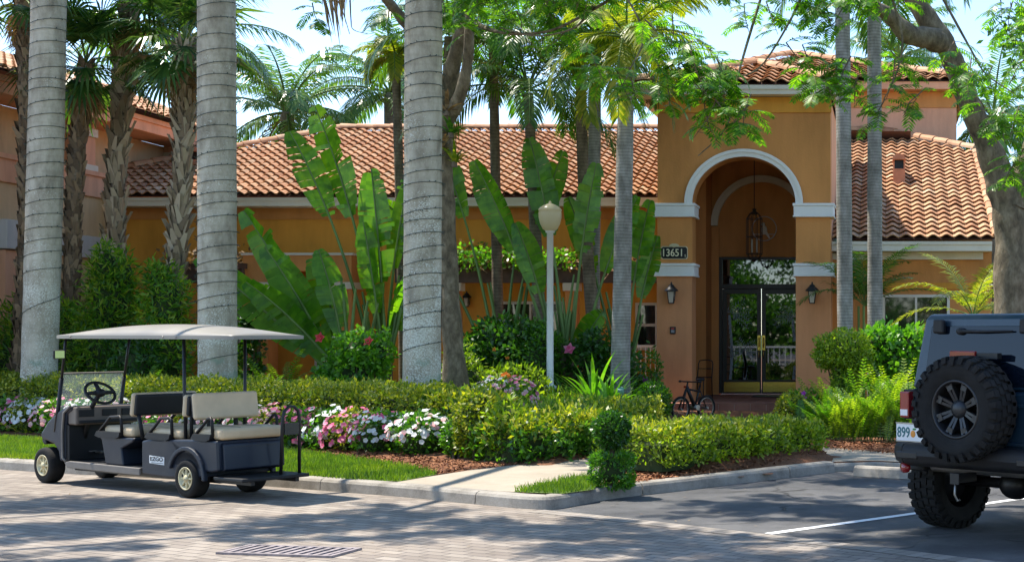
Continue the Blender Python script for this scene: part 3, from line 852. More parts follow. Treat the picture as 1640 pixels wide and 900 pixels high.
# lawn strip between kerb and flower bed
lawn1 = [(-260, 700), (0, 699), (90, 703), (200, 711), (330, 714), (450, 717), (520, 727), (600, 738), (660, 747), (700, 757), (640, 768), (560, 766), (480, 759), (250, 743), (0, 732), (-260, 718)]
lawn2 = [(822, 786), (862, 777), (905, 767), (950, 762), (960, 768), (952, 782), (900, 789)]
LAWN1, LAWN2 = poly_px(lawn1, .14), poly_px(lawn2, .14)
sheet('lawn', LAWN1, .124, M['soilgrass']); sheet('lawn_corner', LAWN2, .133, M['soilgrass'])
def inside(px, py, poly):
    c = np.zeros(len(px), bool); j = len(poly) - 1
    for i in range(len(poly)):
        xi, yi = poly[i]; xj, yj = poly[j]
        c ^= ((yi > py) != (yj > py)) & (px < (xj - xi) * (py - yi) / (yj - yi + 1e-12) + xi); j = i
    return c
def scatter(poly, dens, rg):
    a = np.array(poly); x0, y0 = a.min(0); x1, y1 = a.max(0)
    n = int((x1 - x0) * (y1 - y0) * dens); px = rg.uniform(x0, x1, n); py = rg.uniform(y0, y1, n)
    k = inside(px, py, poly); return px[k], py[k]
rg = np.random.default_rng(5)
for nm, pl, z in (('grass', LAWN1, .122), ('grass', LAWN2, .131)):
    x, y = scatter(pl, 2600, rg); n = len(x)
    b = np.stack([x, y, np.full(n, z)], 1)
    up = unit(np.stack([rg.normal(size=n) * .35, rg.normal(size=n) * .35, np.ones(n)], 1))
    sd = unit(np.cross(up, rg.normal(size=(n, 3)))); h = rg.uniform(.035, .085, (n, 1)); wv = .005
    o = quads_obj(nm, np.stack([b - sd * wv, b + sd * wv, b + up * h + sd * wv * .3, b + up * h - sd * wv * .3], 1), L['grass'])
    tag(o, 'short green lawn grass beside the kerb', 'grass', kind='stuff')
# loose mulch chips where the beds show bare
Q = []
for pl, dn in ((poly_px([(430, 712), (520, 712), (720, 735), (800, 742), (940, 716), (946, 732), (850, 740), (760, 750), (700, 757), (600, 737)], .14), 900),
               (poly_px([(946, 762), (1000, 752), (1310, 712), (1325, 730), (1180, 750), (1000, 773), (962, 776)], .14), 700),
               (poly_px([(1285, 703), (1470, 706), (1480, 728), (1400, 722), (1290, 714)], .14), 700)):
    x, y = scatter(pl, dn, rg); n = len(x); z = np.array([max(gz(a, c), .108) for a, c in zip(x, y)]) + .006
    b = np.stack([x, y, z], 1); d = unit(np.stack([rg.normal(size=n), rg.normal(size=n), rg.normal(size=n) * .3], 1)); s = unit(np.cross(d, np.stack([rg.normal(size=n) * .4, rg.normal(size=n) * .4, np.ones(n)], 1)))
    ln = rg.uniform(.02, .07, (n, 1)); wd = rg.uniform(.004, .011, (n, 1))
    Q.append(np.stack([b - d * ln * .5 - s * wd, b + d * ln * .5 - s * wd, b + d * ln * .5 + s * wd, b - d * ln * .5 + s * wd], 1))
tag(quads_obj('mulch_chips', np.concatenate(Q), M['chip']), 'loose reddish wood mulch chips in the garden beds', 'mulch', kind='stuff')
# fallen leaves on the road
n = 120; x = rg.uniform(-9, 1, n); y = rg.uniform(10.5, 16, n)
b = np.stack([x, y, np.full(n, .014)], 1); d = unit(np.stack([rg.normal(size=n), rg.normal(size=n), rg.normal(size=n) * .12], 1)); s = np.cross(d, np.array([0, 0, 1.])); ln = rg.uniform(.01, .03, (n, 1))
tag(quads_obj('fallen_leaves', np.stack([b - d * ln, b + s * ln * .35, b + d * ln, b - s * ln * .35], 1), L['dead']), 'small dry leaves scattered on the road', 'leaves', kind='stuff')

# painted stall lines
def stripe(a, b, wd, z=.005):
    t = (b - a).normalized(); nn = Vector((-t.y, t.x, 0)) * wd * .5
    return [Vector((p.x, p.y, z)) for p in (a - nn, b - nn, b + nn, a + nn)]
a, b = G(1230, 855), G(1640, 798)
mb = MB(); mb.quad(*stripe(a, b + (b - a) * .35, .10)); d = (b - a).normalized()
off = Vector((d.y, -d.x, 0)) * 2.75
mb.quad(*stripe(a + off + d * .2, b + off + d * 1.2, .10))
tag(mb.build('road_markings', M['line'], fix=False), kind='structure')
# wheel stop
ws = MB(); a = G(1365, 763); c = Vector((a.x + 1.75, a.y - .95, 0)); t = (c - a).normalized(); nn = Vector((-t.y, t.x, 0))
ws.prism([(-.09, .002), (-.07, .10), (-.045, .125), (.045, .125), (.07, .10), (.09, .002)], a + nn * .1, nn, (0, 0, 1), c - a)
tag(ws.build('wheel_stop', M['concrete'], bevel=.006), 'pale concrete wheel stop on the asphalt in front of the side walk', 'wheel stop')
# storm drain
gp = [G(388, 876), G(575, 882), G(533, 895), G(362, 885)]
c0 = (gp[0] + gp[1] + gp[2] + gp[3]) / 4
u = (gp[1] - gp[0]).normalized(); vv = Vector((-u.y, u.x, 0))
lu = (gp[1] - gp[0]).length * .5 - .02; lv = .21
dr = empty('storm_drain', (c0.x, c0.y, 0), 'black slotted iron storm drain grate set in the pavers', 'drain grate', rz=math.atan2(u.y, u.x))
M['iron'] = plain('worn_iron', (0.26, 0.22, 0.22), .6, .3, vary=.3, vscale=20)
fr = MB()
for (x0, x1, y0, y1) in ((-lu, lu, -lv, -lv + .035), (-lu, lu, lv - .035, lv), (-lu, -lu + .035, -lv + .035, lv - .035), (lu - .035, lu, -lv + .035, lv - .035)): fr.box(x0, x1, y0, y1, .0045, .022)
fr.build('frame', M['iron'], dr)
gr = MB(); nb = 11
for i in range(nb):
    x = -lu + .035 + (2 * lu - .07) * (i + .15) / nb
    gr.box(x, x + (2 * lu - .07) / nb * .5, -lv + .035, lv - .035, .006, .020)
gr.build('grate', M['iron'], dr)
pit_shade = MB(); pit_shade.quad((-lu + .03, -lv + .03, .0052), (lu - .03, -lv + .03, .0052), (lu - .03, lv - .03, .0052), (-lu + .03, lv - .03, .0052)); pit_shade.build('pit_shade', M['black'], dr, fix=False)  # flat black sheet stands in for the shade inside the drain
# ------------------------------------------------------------------ roof tiles
def tile_field(mb, o, u, v, poly, tw=.27, tl=.36, amp=.06, skip=None):
    """S-tiles on the plane through o spanned by unit u (along the eave) and v (up the slope); each tile an island"""
    o, u, v = Vector(o), Vector(u).normalized(), Vector(v).normalized()
    n = u.cross(v)
    if n.z < 0: n = -n
    a = np.array(poly); u0, v0 = a.min(0); u1, v1 = a.max(0)
    K = 7
    rd = random.Random(3)
    nc, nr = int((u1 - u0) / tw) + 1, int((v1 - v0) / tl) + 1
    cu = u0 + (np.arange(nc) + .5) * tw; cv = v0 + (np.arange(nr) + .5) * tl
    gu, gv = np.meshgrid(cu, cv); keep = inside(gu.ravel(), gv.ravel(), poly).reshape(gu.shape)
    for j in range(nr):
        for i in range(nc):
            if not keep[j, i]: continue
            vs = []
            dj = rd.uniform(-.012, .012); dh = rd.uniform(-.004, .006)
            for (vv_, lift) in ((v0 + j * tl - .03 + dj, .070 + dh), (v0 + (j + 1) * tl + .03, .012)):
                for k in range(K + 1):
                    t = k / K
                    h = lift + amp * (.5 - .5 * math.cos(2 * PI * t)) ** .9
                    vs.append(o + u * (u0 + i * tw + t * tw * .985) + v * vv_ + n * h)
            for k in range(K + 1):
                vs.append(vs[k] - n * .024 + v * .004)
            m = K + 1
            fs = [(k, k + 1, m + k + 1, m + k) for k in range(K)] + [(2 * m + k, 2 * m + k + 1, k + 1, k) for k in range(K)]
            mb.add(vs, fs, 0, False)
def caps(mb, pts, r=.13, ln=.40):
    """overlapping half-round ridge tiles along a line"""
    for a, b in zip(pts[:-1], pts[1:]):
        a, b = Vector(a), Vector(b); d = (b - a); L_ = d.length; d.normalize()
        s = d.cross(Vector((0, 0, 1))).normalized(); up = s.cross(d)
        k = max(1, int(L_ / ln))
        for i in range(k):
            p, q = a + d * (i * L_ / k), a + d * ((i + 1) * L_ / k + .05)
            vs = []
            for (c, rr) in ((p, r * 1.08), (q, r * .88)):
                for m in range(9):
                    th = PI * m / 8
                    vs.append(c + s * rr * math.cos(th) + up * (rr * .85 * math.sin(th) + .02))
            fs = [(m, m + 1, 9 + m + 1, 9 + m) for m in range(8)] + [tuple(range(8, -1, -1))]
            mb.add(vs, fs, 0, False)
def wallbox(name, parent, x0, x1, y0, y1, z0, z1, mat, bevel=0):
    mb = MB(); mb.box(x0, x1, y0, y1, z0, z1); return mb.build(name, mat, parent, bevel)

club = empty('clubhouse', (0, 0, 0), 'orange stucco clubhouse with clay tile roofs and a tall arched entrance tower', 'building')
# ---- entrance tower
YT = 27.4
TX0, TX1 = PX(1053, YT), PX(1330, YT)                 # -4.41 .. -1.08
CX = (TX0 + TX1) / 2; AW = 1.0; ZS = PZ(326, YT); RA = .90
ZTOP = PZ(143, YT); ZF0 = PZ(158, YT)
def arch_pts(cx, w, zs, r, n=28): return [(cx - w * math.cos(PI * i / n), zs + r * math.sin(PI * i / n)) for i in range(n + 1)]
TH = .55
tw = MB()
A_ = arch_pts(CX, AW, ZS, RA)
ztw = ZF0
# front and back skins with the arch opening, plus the intrados
for yy in (YT, YT + TH):
    for (p, q) in zip(A_[:-1], A_[1:]):
        tw.add([(p[0], yy, p[1]), (q[0], yy, q[1]), (q[0], yy, ztw), (p[0], yy, ztw)], [(0, 1, 2, 3)])
    for (xa, xb) in ((TX0, CX - AW), (CX + AW, TX1)):
        tw.add([(xa, yy, ZS), (xb, yy, ZS), (xb, yy, ztw), (xa, yy, ztw)], [(0, 1, 2, 3)])
        ZL = PZ(432, YT)
        tw.add([(xa, yy, ZL), (xb, yy, ZL), (xb, yy, ZS), (xa, yy, ZS)], [(0, 1, 2, 3)])
for (p, q) in zip(A_[:-1], A_[1:]):
    tw.add([(p[0], YT, p[1]), (p[0], YT + TH, p[1]), (q[0], YT + TH, q[1]), (q[0], YT, q[1])], [(0, 1, 2, 3)])
for xx in (CX - AW, CX + AW, TX0, TX1):
    tw.add([(xx, YT, ZL), (xx, YT + TH, ZL), (xx, YT + TH, ZS), (xx, YT, ZS)], [(0, 1, 2, 3)])
for xx in (TX0, TX1):
    tw.add([(xx, YT, ZS), (xx, YT + TH, ZS), (xx, YT + TH, ztw), (xx, YT, ztw)], [(0, 1, 2, 3)])
tw.build('tower_wall', M['ochre'], club)
# side walls of the tower behind the front
mb = MB(); mb.box(TX0, TX0 + .3, YT + TH, 31.5, 0, ztw); mb.build('tower_wall', M['ochre'], club)
mb = MB(); mb.box(TX1 - .3, TX1, YT + TH, 34, 0, ztw); mb.build('tower_wall', M['pink'], club)  # pink on this side stands in for light bounced off the wing roof
for xa, xb in ((TX0 - .012, CX - AW + .0), (CX + AW, TX1 + .012)):
    wallbox('pillar', club, xa, xb, YT - .012, YT + TH + .012, 0.0, ZL, M['rose'])
    for za, zb in ((PZ(443, YT), PZ(422, YT)), (PZ(348, YT), PZ(326, YT))):
        b_ = MB()
        b_.box(xa - .04, xb + .05, YT - .065, YT + TH + .05, za + .035, zb - .05)
        b_.box(xa - .06, xb + .07, YT - .085, YT + TH + .07, zb - .05, zb)
        b_.box(xa - .055, xb + .065, YT - .08, YT + TH + .065, za, za + .035)
        b_.build('capital_band', M['white_trim'], club, bevel=.008)
def arch_trim(name, cx, w, zs, r, tk, y0, y1, mat):
    mb = MB(); n = 32
    for (off0, off1, ya, yb) in ((0, tk, y0, y1), (tk * .68, tk + .02, y0 - .025, y0)):
        I = arch_pts(cx, w + off0, zs, r + off0, n); O = arch_pts(cx, w + off1, zs, r + off1, n)
        for i in range(n):
            vs = [(I[i][0], ya, I[i][1]), (I[i + 1][0], ya, I[i + 1][1]), (O[i + 1][0], ya, O[i + 1][1]), (O[i][0], ya, O[i][1])]
            vs += [(x, yb, z) for (x, _, z) in vs]
            mb.add(vs, [(0, 1, 2, 3), (0, 4, 5, 1), (3, 2, 6, 7)], 0, False)
    return mb.build(name, mat, club)
arch_trim('arch_trim', CX, AW - .004, ZS + .002, RA - .004, .125, YT - .05, YT + .02, M['white_trim'])
# porch: side walls with pilasters, ceiling, door wall, floor
YD = 30.7
DX0, DX1 = PX(1152, YD), PX(1287, YD)
DZ0, DZM, DZ1 = .37, PZ(455, YD), PZ(412, YD)
pw = MB(); DC = (DX0 + DX1) / 2
pw.box(TX0 + .3, DX0, YD, YD + .25, .2, 5.6); pw.box(DX1, TX1 - .3, YD, YD + .25, .2, 5.6); pw.box(DX0, DX1, YD, YD + .25, DZ1, 5.6)
pw.build('porch_wall', M['ochre'], club)
for sx in (-1, 1):
    a = DC + sx * (DX1 - DX0) / 2; b_ = a + sx * .16
    wallbox('pilaster', club, min(a, b_) , max(a, b_), YD - .10, YD, .3, PZ(364, YD), M['ochre'])
    c_ = b_ + sx * .22
    wallbox('pilaster', club, min(b_, c_), max(b_, c_), YD - 1.0, YD - .003, .3, 5.2, M['ochre'])
arch_trim('arch_trim', DC, (DX1 - DX0) / 2 + .03, PZ(362, YD), .94, .12, YD - .13, YD, M['cream'])
mb = MB(); mb.box(TX0 + .3, TX1 - .3, YT + TH + .003, YD, 5.45, 5.6); mb.build('porch_ceiling', M['ochre'], club)
fl = MB(); fl.box(TX0 - .25, TX1 + .1, 26.75, YD + .24, .05, .335); fl.build('porch_floor', M['grout'], club)
st = MB(); rd = random.Random(2)
x = TX0 - .25; zt = .352
while x < TX1 + .05:
    wd = .30
    st.box(x + .006, min(x + wd - .006, TX1 + .1), 26.735, 26.95, .335, zt)
    st.box(x + .006, min(x + wd - .006, TX1 + .1), 26.735, 26.75, .20, .329); st.box(x + .006, min(x + wd - .006, TX1 + .1), 26.738, 26.75, .06, .19)
    for yy in np.arange(26.96, YD - .02, .31): st.box(x + .006, min(x + wd - .006, TX1 + .1), yy, min(yy + .298, YD - .02), .335, .349)
    x += wd
st.build('brick_step', M['brickstep'], club)
# ---- double door with transom
df = MB()
for (x0, x1, z0, z1) in ((DX0, DX0 + .07, DZ0, DZ1), (DX1 - .07, DX1, DZ0, DZ1), (DX0 + .07, DX1 - .07, DZ1 - .06, DZ1), (DX0 + .07, DX1 - .07, DZM - .10, DZM)): df.box(x0, x1, YD - .06, YD + .10, z0, z1)
dfo = df.build('door_frame', M['bronze'], club, bevel=.006)
tr = MB(); tr.box(DX0 + .07, DX1 - .07, YD + .012, YD + .03, DZM, DZ1 - .06); tr.build('transom_pane', M['doorglass'], dfo)
for sx in (-1, 1):
    x0, x1 = (DX0 + .072, DC - .004) if sx < 0 else (DC + .004, DX1 - .072)
    z0, z1 = DZ0, DZM - .104
    d = MB()
    for bx in ((x0, x0 + .09, z0, z1), (x1 - .09, x1, z0, z1), (x0 + .09, x1 - .09, z1 - .11, z1), (x0 + .09, x1 - .09, z0, z0 + .04), (x0 + .09, x1 - .09, z0 + .235, z0 + .29)): d.box(bx[0], bx[1], YD - .02, YD + .03, bx[2], bx[3])
    do = d.build('door', M['bronze'], club, bevel=.005)
    p = MB(); p.box(x0 + .09, x1 - .09, YD + .0, YD + .012, z0 + .29, z1 - .11); p.build('glass_pane', M['doorglass'], do)
    k = MB(); k.box(x0 + .03, x1 - .03, YD - .028, YD - .021, z0 + .03, z0 + .245); k.build('kick_plate', M['brass'], do)
    h = MB(); hx = x1 - .045 if sx < 0 else x0 + .045
    h.box(hx - .032, hx + .032, YD - .03, YD - .021, 1.30, 1.62)
    h.tube([(hx, YD - .03, 1.36), (hx, YD - .075, 1.38), (hx, YD - .08, 1.46), (hx, YD - .075, 1.54), (hx, YD - .03, 1.57)], .012, 8)
    h.tube([(hx, YD - .03, 1.30), (hx, YD - .06, 1.26), (hx, YD - .06, 1.16), (hx, YD - .03, 1.13)], .009, 8)
    h.build('handle', M['brass'], do)
    # palm fronds etched in the glass
    rd = random.Random(4 + sx)
    bx_ = x0 + .17 if sx < 0 else x1 - .14
    for (zt_, nfr, rr_, bx_) in [(z_, n_, r_, bx_ + dx_) for (z_, n_, r_, dx_) in (((2.05, 9, .42, 0), (1.25, 7, .30, .30)) if sx < 0 else ((1.95, 9, .40, 0),))]:
        e = Leaves()
        for q in range(nfr):
            an = R(15) + R(150) * q / (nfr - 1) if sx > 0 else R(-20) + R(180) * q / (nfr - 1)
            p0 = Vector((bx_, YD - .004, zt_))
            d0 = Vector((math.cos(an), 0, math.sin(an) * .8)); prev = p0
            for s_ in range(7):
                pn = prev + d0 * rr_ / 7; d0 = (d0 + Vector((0, 0, -.16))).normalized()
                for sg in (-1, 1):
                    ld = (d0 * .7 + Vector((-d0.z, 0, d0.x)) * sg + Vector((0, 0, -.3))).normalized()
                    e.blade(pn, ld, Vector((-ld.z, 0, ld.x)), .10, .018)
                prev = pn
        for s_ in range(14):
            z_ = z0 + .3 + (zt_ - z0 - .3) * s_ / 14; cx_ = bx_ + .03 * math.sin(s_ * .3)
            e.quad((cx_ - .03, YD - .004, z_), (cx_ + .03, YD - .004, z_), (cx_ + .022, YD - .004, z_ + .11), (cx_ - .022, YD - .004, z_ + .11))
        qs = [q for q in e.q if all(x0 + .092 < p[0] < x1 - .092 and z0 + .292 < p[2] < z1 - .112 for p in q)]
        quads_obj('etched_palm', np.array(qs), M['frosted'], do)

# ---- tower roof, cornice
fa = MB(); EX0, EX1, EY0 = TX0 - .42, TX1 + .16, YT - .38
fa.box(EX0, EX1, EY0, EY0 + .12, ZF0 + .02, ZTOP); fa.box(EX0, EX0 + .12, EY0 + .12, 32, ZF0 + .02, ZTOP); fa.box(EX1 - .12, EX1, EY0 + .12, 33, ZF0 + .02, ZTOP)
fa.box(EX0 - .03, EX1 + .03, EY0 - .03, EY0, ZTOP - .07, ZTOP + .01)
fa.box(EX0 + .12, EX1 - .12, EY0 + .12, YT + .3, ZF0 + .03, ZF0 + .06)
fa.build('cornice', M['fascia'], club)
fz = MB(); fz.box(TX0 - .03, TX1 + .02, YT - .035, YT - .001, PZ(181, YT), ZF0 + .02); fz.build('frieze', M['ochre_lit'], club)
ax_, ay_, az_ = CX + .12, EY0 + 2.15, 7.13
rt = MB(); zr = ZTOP + .02
ul = MB()
Cn = [Vector((EX0, EY0, zr)), Vector((EX1 + .03, EY0, zr)), Vector((EX1 + .03, 33, zr)), Vector((EX0, 33, zr))]
Ap, Bp = Vector((ax_, ay_, az_)), Vector((ax_, 31.5, az_))
def roof_face(corners, rt, ul, tw_=.27, tl_=.36, off=.0):
    o = corners[0]; u = (corners[1] - corners[0]).normalized()
    n = u.cross(corners[-1] - corners[0]).normalized(); v = n.cross(u)
    poly = [((c - o).dot(u), (c - o).dot(v)) for c in corners]
    tile_field(rt, o, u, v, poly, tw_, tl_)
    ul.add([c + n * .004 for c in corners], [tuple(range(len(corners)))])
roof_face([Cn[0], Cn[1], Ap], rt, ul); roof_face([Cn[1], Cn[2], Bp, Ap], rt, ul); roof_face([Cn[3], Cn[0], Ap, Bp], rt, ul)
caps(rt, [Cn[0] + Vector((0, 0, .05)), Ap + Vector((0, 0, .05))]); caps(rt, [Cn[1] + Vector((0, 0, .05)), Ap + Vector((0, 0, .05))]); caps(rt, [Ap + Vector((0, 0, .05)), Bp + Vector((0, 0, .05))])
ro = rt.build('roof', M['tile'], club, fix=False); ul.build('roof_deck', M['tile_under'], ro, fix=False)

# ---- long wing left of the tower
YW = 30.0; WX0 = -16.1
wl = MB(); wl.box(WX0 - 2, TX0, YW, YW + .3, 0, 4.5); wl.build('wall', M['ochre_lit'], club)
EYL = 29.25; EZ0, EZ1 = PZ(330, EYL), PZ(317, EYL)
f2 = MB(); f2.box(WX0 - 2, TX0 - .002, EYL, EYL + .10, EZ0, EZ1); f2.box(WX0 - 2, TX0 - .002, EYL - .03, EYL, EZ1 - .06, EZ1 + .005); f2.box(WX0 - 2, TX0 - .002, EYL + .10, YW, EZ0 + .02, EZ0 + .05); f2.build('fascia', M['fascia'], club)
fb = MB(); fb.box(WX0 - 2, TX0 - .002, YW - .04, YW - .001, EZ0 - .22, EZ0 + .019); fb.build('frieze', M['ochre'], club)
RY, RZ = EYL + 5.2, 6.55
RXL = PX(547, RY)
e0 = Vector((RXL - 5.2, EYL - .05, EZ1 + .02)); e1 = Vector((TX0 + .1, EYL - .05, EZ1 + .02)); r0 = Vector((RXL, RY, RZ)); r1 = Vector((TX0 + .1, RY, RZ))
rt, ul = MB(), MB()
roof_face([e0, e1, r1, r0], rt, ul, .21, .27)
b0, b1 = Vector((RXL - 5.2, RY + 5.2, EZ1)), Vector((TX0 + 5, RY + 5.2, EZ1))
ul.add([b0, b1, Vector((TX0 + 5, RY, RZ)), r0], [(0, 1, 2, 3)]); ul.add([e0, b0, r0], [(0, 1, 2)])
caps(rt, [e0 + Vector((0, 0, .05)), r0 + Vector((0, 0, .05)), r1 + Vector((0, 0, .05))], .13)
ro = rt.build('roof', M['tile'], club, fix=False); ul.build('roof_deck', M['tile_under'], ro, fix=False)
def vent(px, pyb, pyt, wpx, o, slope_n, parent, Y):
    c = P(px, pyb, Y); wd = wpx * Y / F / 2; h = (pyb - pyt) * Y / F
    mb = MB(); mb.box(-wd, wd, -.02, .5, -.25, h * .45); mb.box(-wd, -wd + .03, -.02, .5, h * .45, h * .8); mb.box(wd - .03, wd, -.02, .5, h * .45, h * .8)
    mb.box(-wd + .03, wd - .03, .03, .48, h * .45, h * .8, 1)
    K = 8; pts = [(-wd * 1.12 * math.cos(PI * i / K), h * .8 + h * .22 * math.sin(PI * i / K)) for i in range(K + 1)]
    mb.prism(pts, (0, -.10, 0), (1, 0, 0), (0, 0, 1), (0, .7, 0))
    v = mb.build('roof_vent', [M['tile_plain'], M['black']], parent); v.location = c
    return v
M['tile_plain'] = plain('terracotta', (0.50, 0.21, 0.11), .8, vary=.2, vscale=6)
vent(308, 272, 236, 28, None, None, club, 31.3)
vent(1440, 289, 248, 19, None, None, club, 31.4)

# ---- stucco entry porch in the long wing
YE = 28.8; sx0 = PX(389, YE)
le = MB(); le.box(sx0, sx0 + 2.2, YE, YW - .001, PZ(434, YE), PZ(409, YE)); le.build('porch_lintel', M['ochre'], club)
lc = MB(); lc.box(sx0 - .03, sx0 + 2.23, YE - .03, YW - .002, PZ(409, YE), PZ(405, YE)); lc.build('porch_coping', M['cream'], club)
for xx in (sx0, sx0 + 1.70):
    wallbox('column', club, xx, xx + .5, YE + .003, YE + .5, 0, PZ(434, YE) + .001, M['ochre'])
    wallbox('capital_band', club, xx - .04, xx + .54, YE - .04, YE + .54, PZ(463, YE), PZ(452, YE), M['cream'], .008)
# ---- windows
def window(px0, px1, py0, py1, Y, mull, parent, hung=False, depth=.05):
    x0, x1, z1, z0 = PX(px0, Y), PX(px1, Y), PZ(py0, Y), PZ(py1, Y)
    t = .055
    fr = MB()
    for b in ((x0, x0 + t, z0, z1), (x1 - t, x1, z0, z1), (x0 + t, x1 - t, z1 - t, z1), (x0 + t, x1 - t, z0, z0 + t)): fr.box(b[0], b[1], Y - depth, Y - .002, b[2], b[3])
    if mull: fr.box((x0 + x1) / 2 - .022, (x0 + x1) / 2 + .022, Y - depth + .004, Y - .003, z0 + t, z1 - t)
    if hung: fr.box(x0 + t, x1 - t, Y - depth + .004, Y - .003, (z0 + z1) / 2 - .03, (z0 + z1) / 2 + .03)
    f = fr.build('window_frame', M['vinyl'], parent, bevel=.004)
    p = MB(); p.box(x0 + t, x1 - t, Y - .022, Y - .012, z0 + t, z1 - t); p.build('window_pane', M['glass'], f)
    s = MB(); s.box(x0 - .06, x1 + .06, Y - .09, Y - .001, z0 - .06, z0 - .001); s.build('window_sill', M['cream'], f)
    return f
window(795, 905, 483, 556, YW, True, club)
window(1018, 1054, 485, 556, YW, False, club, True)
window(276, 294, 462, 560, YW, False, club, True)
window(374, 388, 480, 560, YW, False, club)
window(505, 548, 575, 600, YW, True, club)
# ---- right wing
YR = 28.7; RX1 = 2.18
wr = MB(); wr.box(TX1, RX1 - .06, YR, YR + .3, 0, 3.6); wr.box(RX1 - .36, RX1 - .06, YR + .3, 36, 0, 3.6); wr.build('wall', M['ochre'], club)
EYR = 28.05; z0_, z1_ = PZ(402, EYR), PZ(387, EYR)
f3 = MB(); f3.box(TX1 + .002, RX1 - .1, EYR, EYR + .1, z0_, z1_); f3.box(TX1 + .002, RX1 - .1, EYR - .03, EYR, z1_ - .06, z1_ + .004); f3.box(TX1 + .002, RX1 - .1, EYR + .1, YR, z0_ + .01, z0_ + .04); f3.box(TX1 + .002, RX1 - .24, YR - .12, YR - .001, z0_ - .14, z0_ + .009); f3.build('fascia', M['fascia'], club)
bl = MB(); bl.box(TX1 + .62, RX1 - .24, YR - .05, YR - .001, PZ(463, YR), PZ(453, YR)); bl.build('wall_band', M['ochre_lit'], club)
wallbox('pillar', club, TX1 + .002, TX1 + .6, YR - .35, YR - .002, 0, PZ(412, YR), M['ochre'])
wallbox('capital_band', club, TX1 + .003, TX1 + .64, YR - .39, YR - .003, PZ(416, YR - .3), PZ(406, YR - .3), M['cream'])
window(1413, 1521, 472, 560, YR, True, club)
def zs_(y): return PZ(384, 28.0) + .417 * (y - 28.0)
V_ = lambda x, y: Vector((x, y, zs_(y)))
rt, ul = MB(), MB()
roof_face([V_(TX1 + .01, 28.0), V_(RX1, 28.0), V_(RX1 - .08, 33.9), V_(-.1, 35.55), V_(TX1 + .01, 35.55)], rt, ul, .265, .29)
caps(rt, [V_(RX1 - .06, 33.9) + Vector((0, 0, .05)), V_(-.1, 35.5) + Vector((0, 0, .05)), V_(TX1, 35.5) + Vector((0, 0, .05))], .14)
caps(rt, [V_(RX1, 28.05) + Vector((0, 0, .02)), V_(RX1 - .08, 33.9) + Vector((0, 0, .02))], .10)
ul.add([V_(RX1 - .08, 33.9), V_(RX1 + 1.5, 36) - Vector((0, 0, 1.8)), V_(RX1 + 1.5, 38) - Vector((0, 0, 2)), V_(-.1, 35.55)], [(0, 1, 2, 3)])
ro = rt.build('roof', M['tile'], club, fix=False); ul.build('roof_deck', M['tile_under'], ro, fix=False)
# ---- upper block behind on the right
YB = 35.6; BX0, BX1 = -5.0, PX(1532, 35.6)
ub = MB(); zt0 = PZ(146, YB); ub.box(BX0, BX1, YB, 44, 3.5, zt0 + .05); ub.build('upper_wall', M['pink'], club)
f4 = MB(); zt1 = PZ(131, YB - .4); f4.box(BX0 - .3, BX1 + .28, YB - .4, YB - .28, zt0 - .02, zt1); f4.box(BX0 - .3, BX1 + .28, YB - .28, YB, zt0 - .01, zt0 + .03); f4.box(BX1 + .16, BX1 + .28, YB - .28, 44, zt0 - .02, zt1); f4.build('fascia', M['pink'], club)
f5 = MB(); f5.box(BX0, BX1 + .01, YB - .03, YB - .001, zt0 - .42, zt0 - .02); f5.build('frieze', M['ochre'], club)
rt, ul = MB(), MB()
a0, a1 = Vector((BX0 - .3, YB - .45, zt1 + .01)), Vector((BX1 + .32, YB - .45, zt1 + .01)); pk = Vector((PX(1267, 39.2), 39.2, PZ(91, 39.2))); a2, a3 = Vector((BX1 + .32, 44, zt1 + .01)), Vector((BX0 - .3, 44, zt1 + .01))
roof_face([a0, a1, pk], rt, ul, .30, .36); roof_face([a1, a2, pk], rt, ul, .30, .36); ul.add([a3, a0, pk], [(0, 1, 2)])
for c in (a0, a1): caps(rt, [c + Vector((0, 0, .05)), pk + Vector((0, 0, .05))], .15)
ro = rt.build('roof', M['tile'], club, fix=False); ul.build('roof_deck', M['tile_under'], ro, fix=False)

# ------------------------------------------------------------------ side building on the left
side = empty('side_building', (-16.1, 28, 0), 'tan and pink stucco side building with upper gallery and tiled eave at left edge', 'building')
XS = -16.1
def sbox(name, x0, x1, y0, y1, z0, z1, mat, bv=0):
    mb = MB(); mb.box(x0 + 16.1, x1 + 16.1, y0 - 28, y1 - 28, z0, z1); return mb.build(name, mat, side, bv)
zF0, zF1 = 5.93, 6.22
ZL0, ZL1 = 4.42, 4.92
sbox('lower_wall', XS - .3, XS, 22.6, 33.4, 0, ZL0, M['tan'])
sbox('gallery_wall', XS - 1.0, XS - .45, 22.6, 33.4, ZL0, zF0, M['tan'])
sbox('gallery_ledge', XS - .45, XS + .05, 22.58, 33.42, ZL0 + .003, ZL1, M['pink'], .01)
sbox('ledge_moulding', XS + .002, XS + .09, 22.57, 33.43, ZL1 - .07, ZL1 + .02, M['pink'])
sbox('floor_band', XS - .001, XS + .07, 22.59, 33.41, 3.18, 3.62, M['greyband'], .01)
sbox('fascia', XS - .45, XS + .42, 22.5, 33.5, zF0, zF1, M['pink'], .01)
sbox('fascia', XS + .42, XS + .47, 22.48, 33.52, zF1 - .08, zF1 + .02, M['pink'])
for yc in (22.98, 24.7, 28.55, 32.9):
    sbox('gallery_pillar', XS - .44, XS + .02, yc - .35, yc + .35, ZL1, zF0 - .001, M['pink'])
    sbox('pillar_capital', XS - .43, XS + .06, yc - .39, yc + .39, zF0 - .30, zF0 - .14, M['cream'])
    sbox('pillar_base', XS - .43, XS + .06, yc - .39, yc + .39, ZL1 + .021, ZL1 + .14, M['cream'])
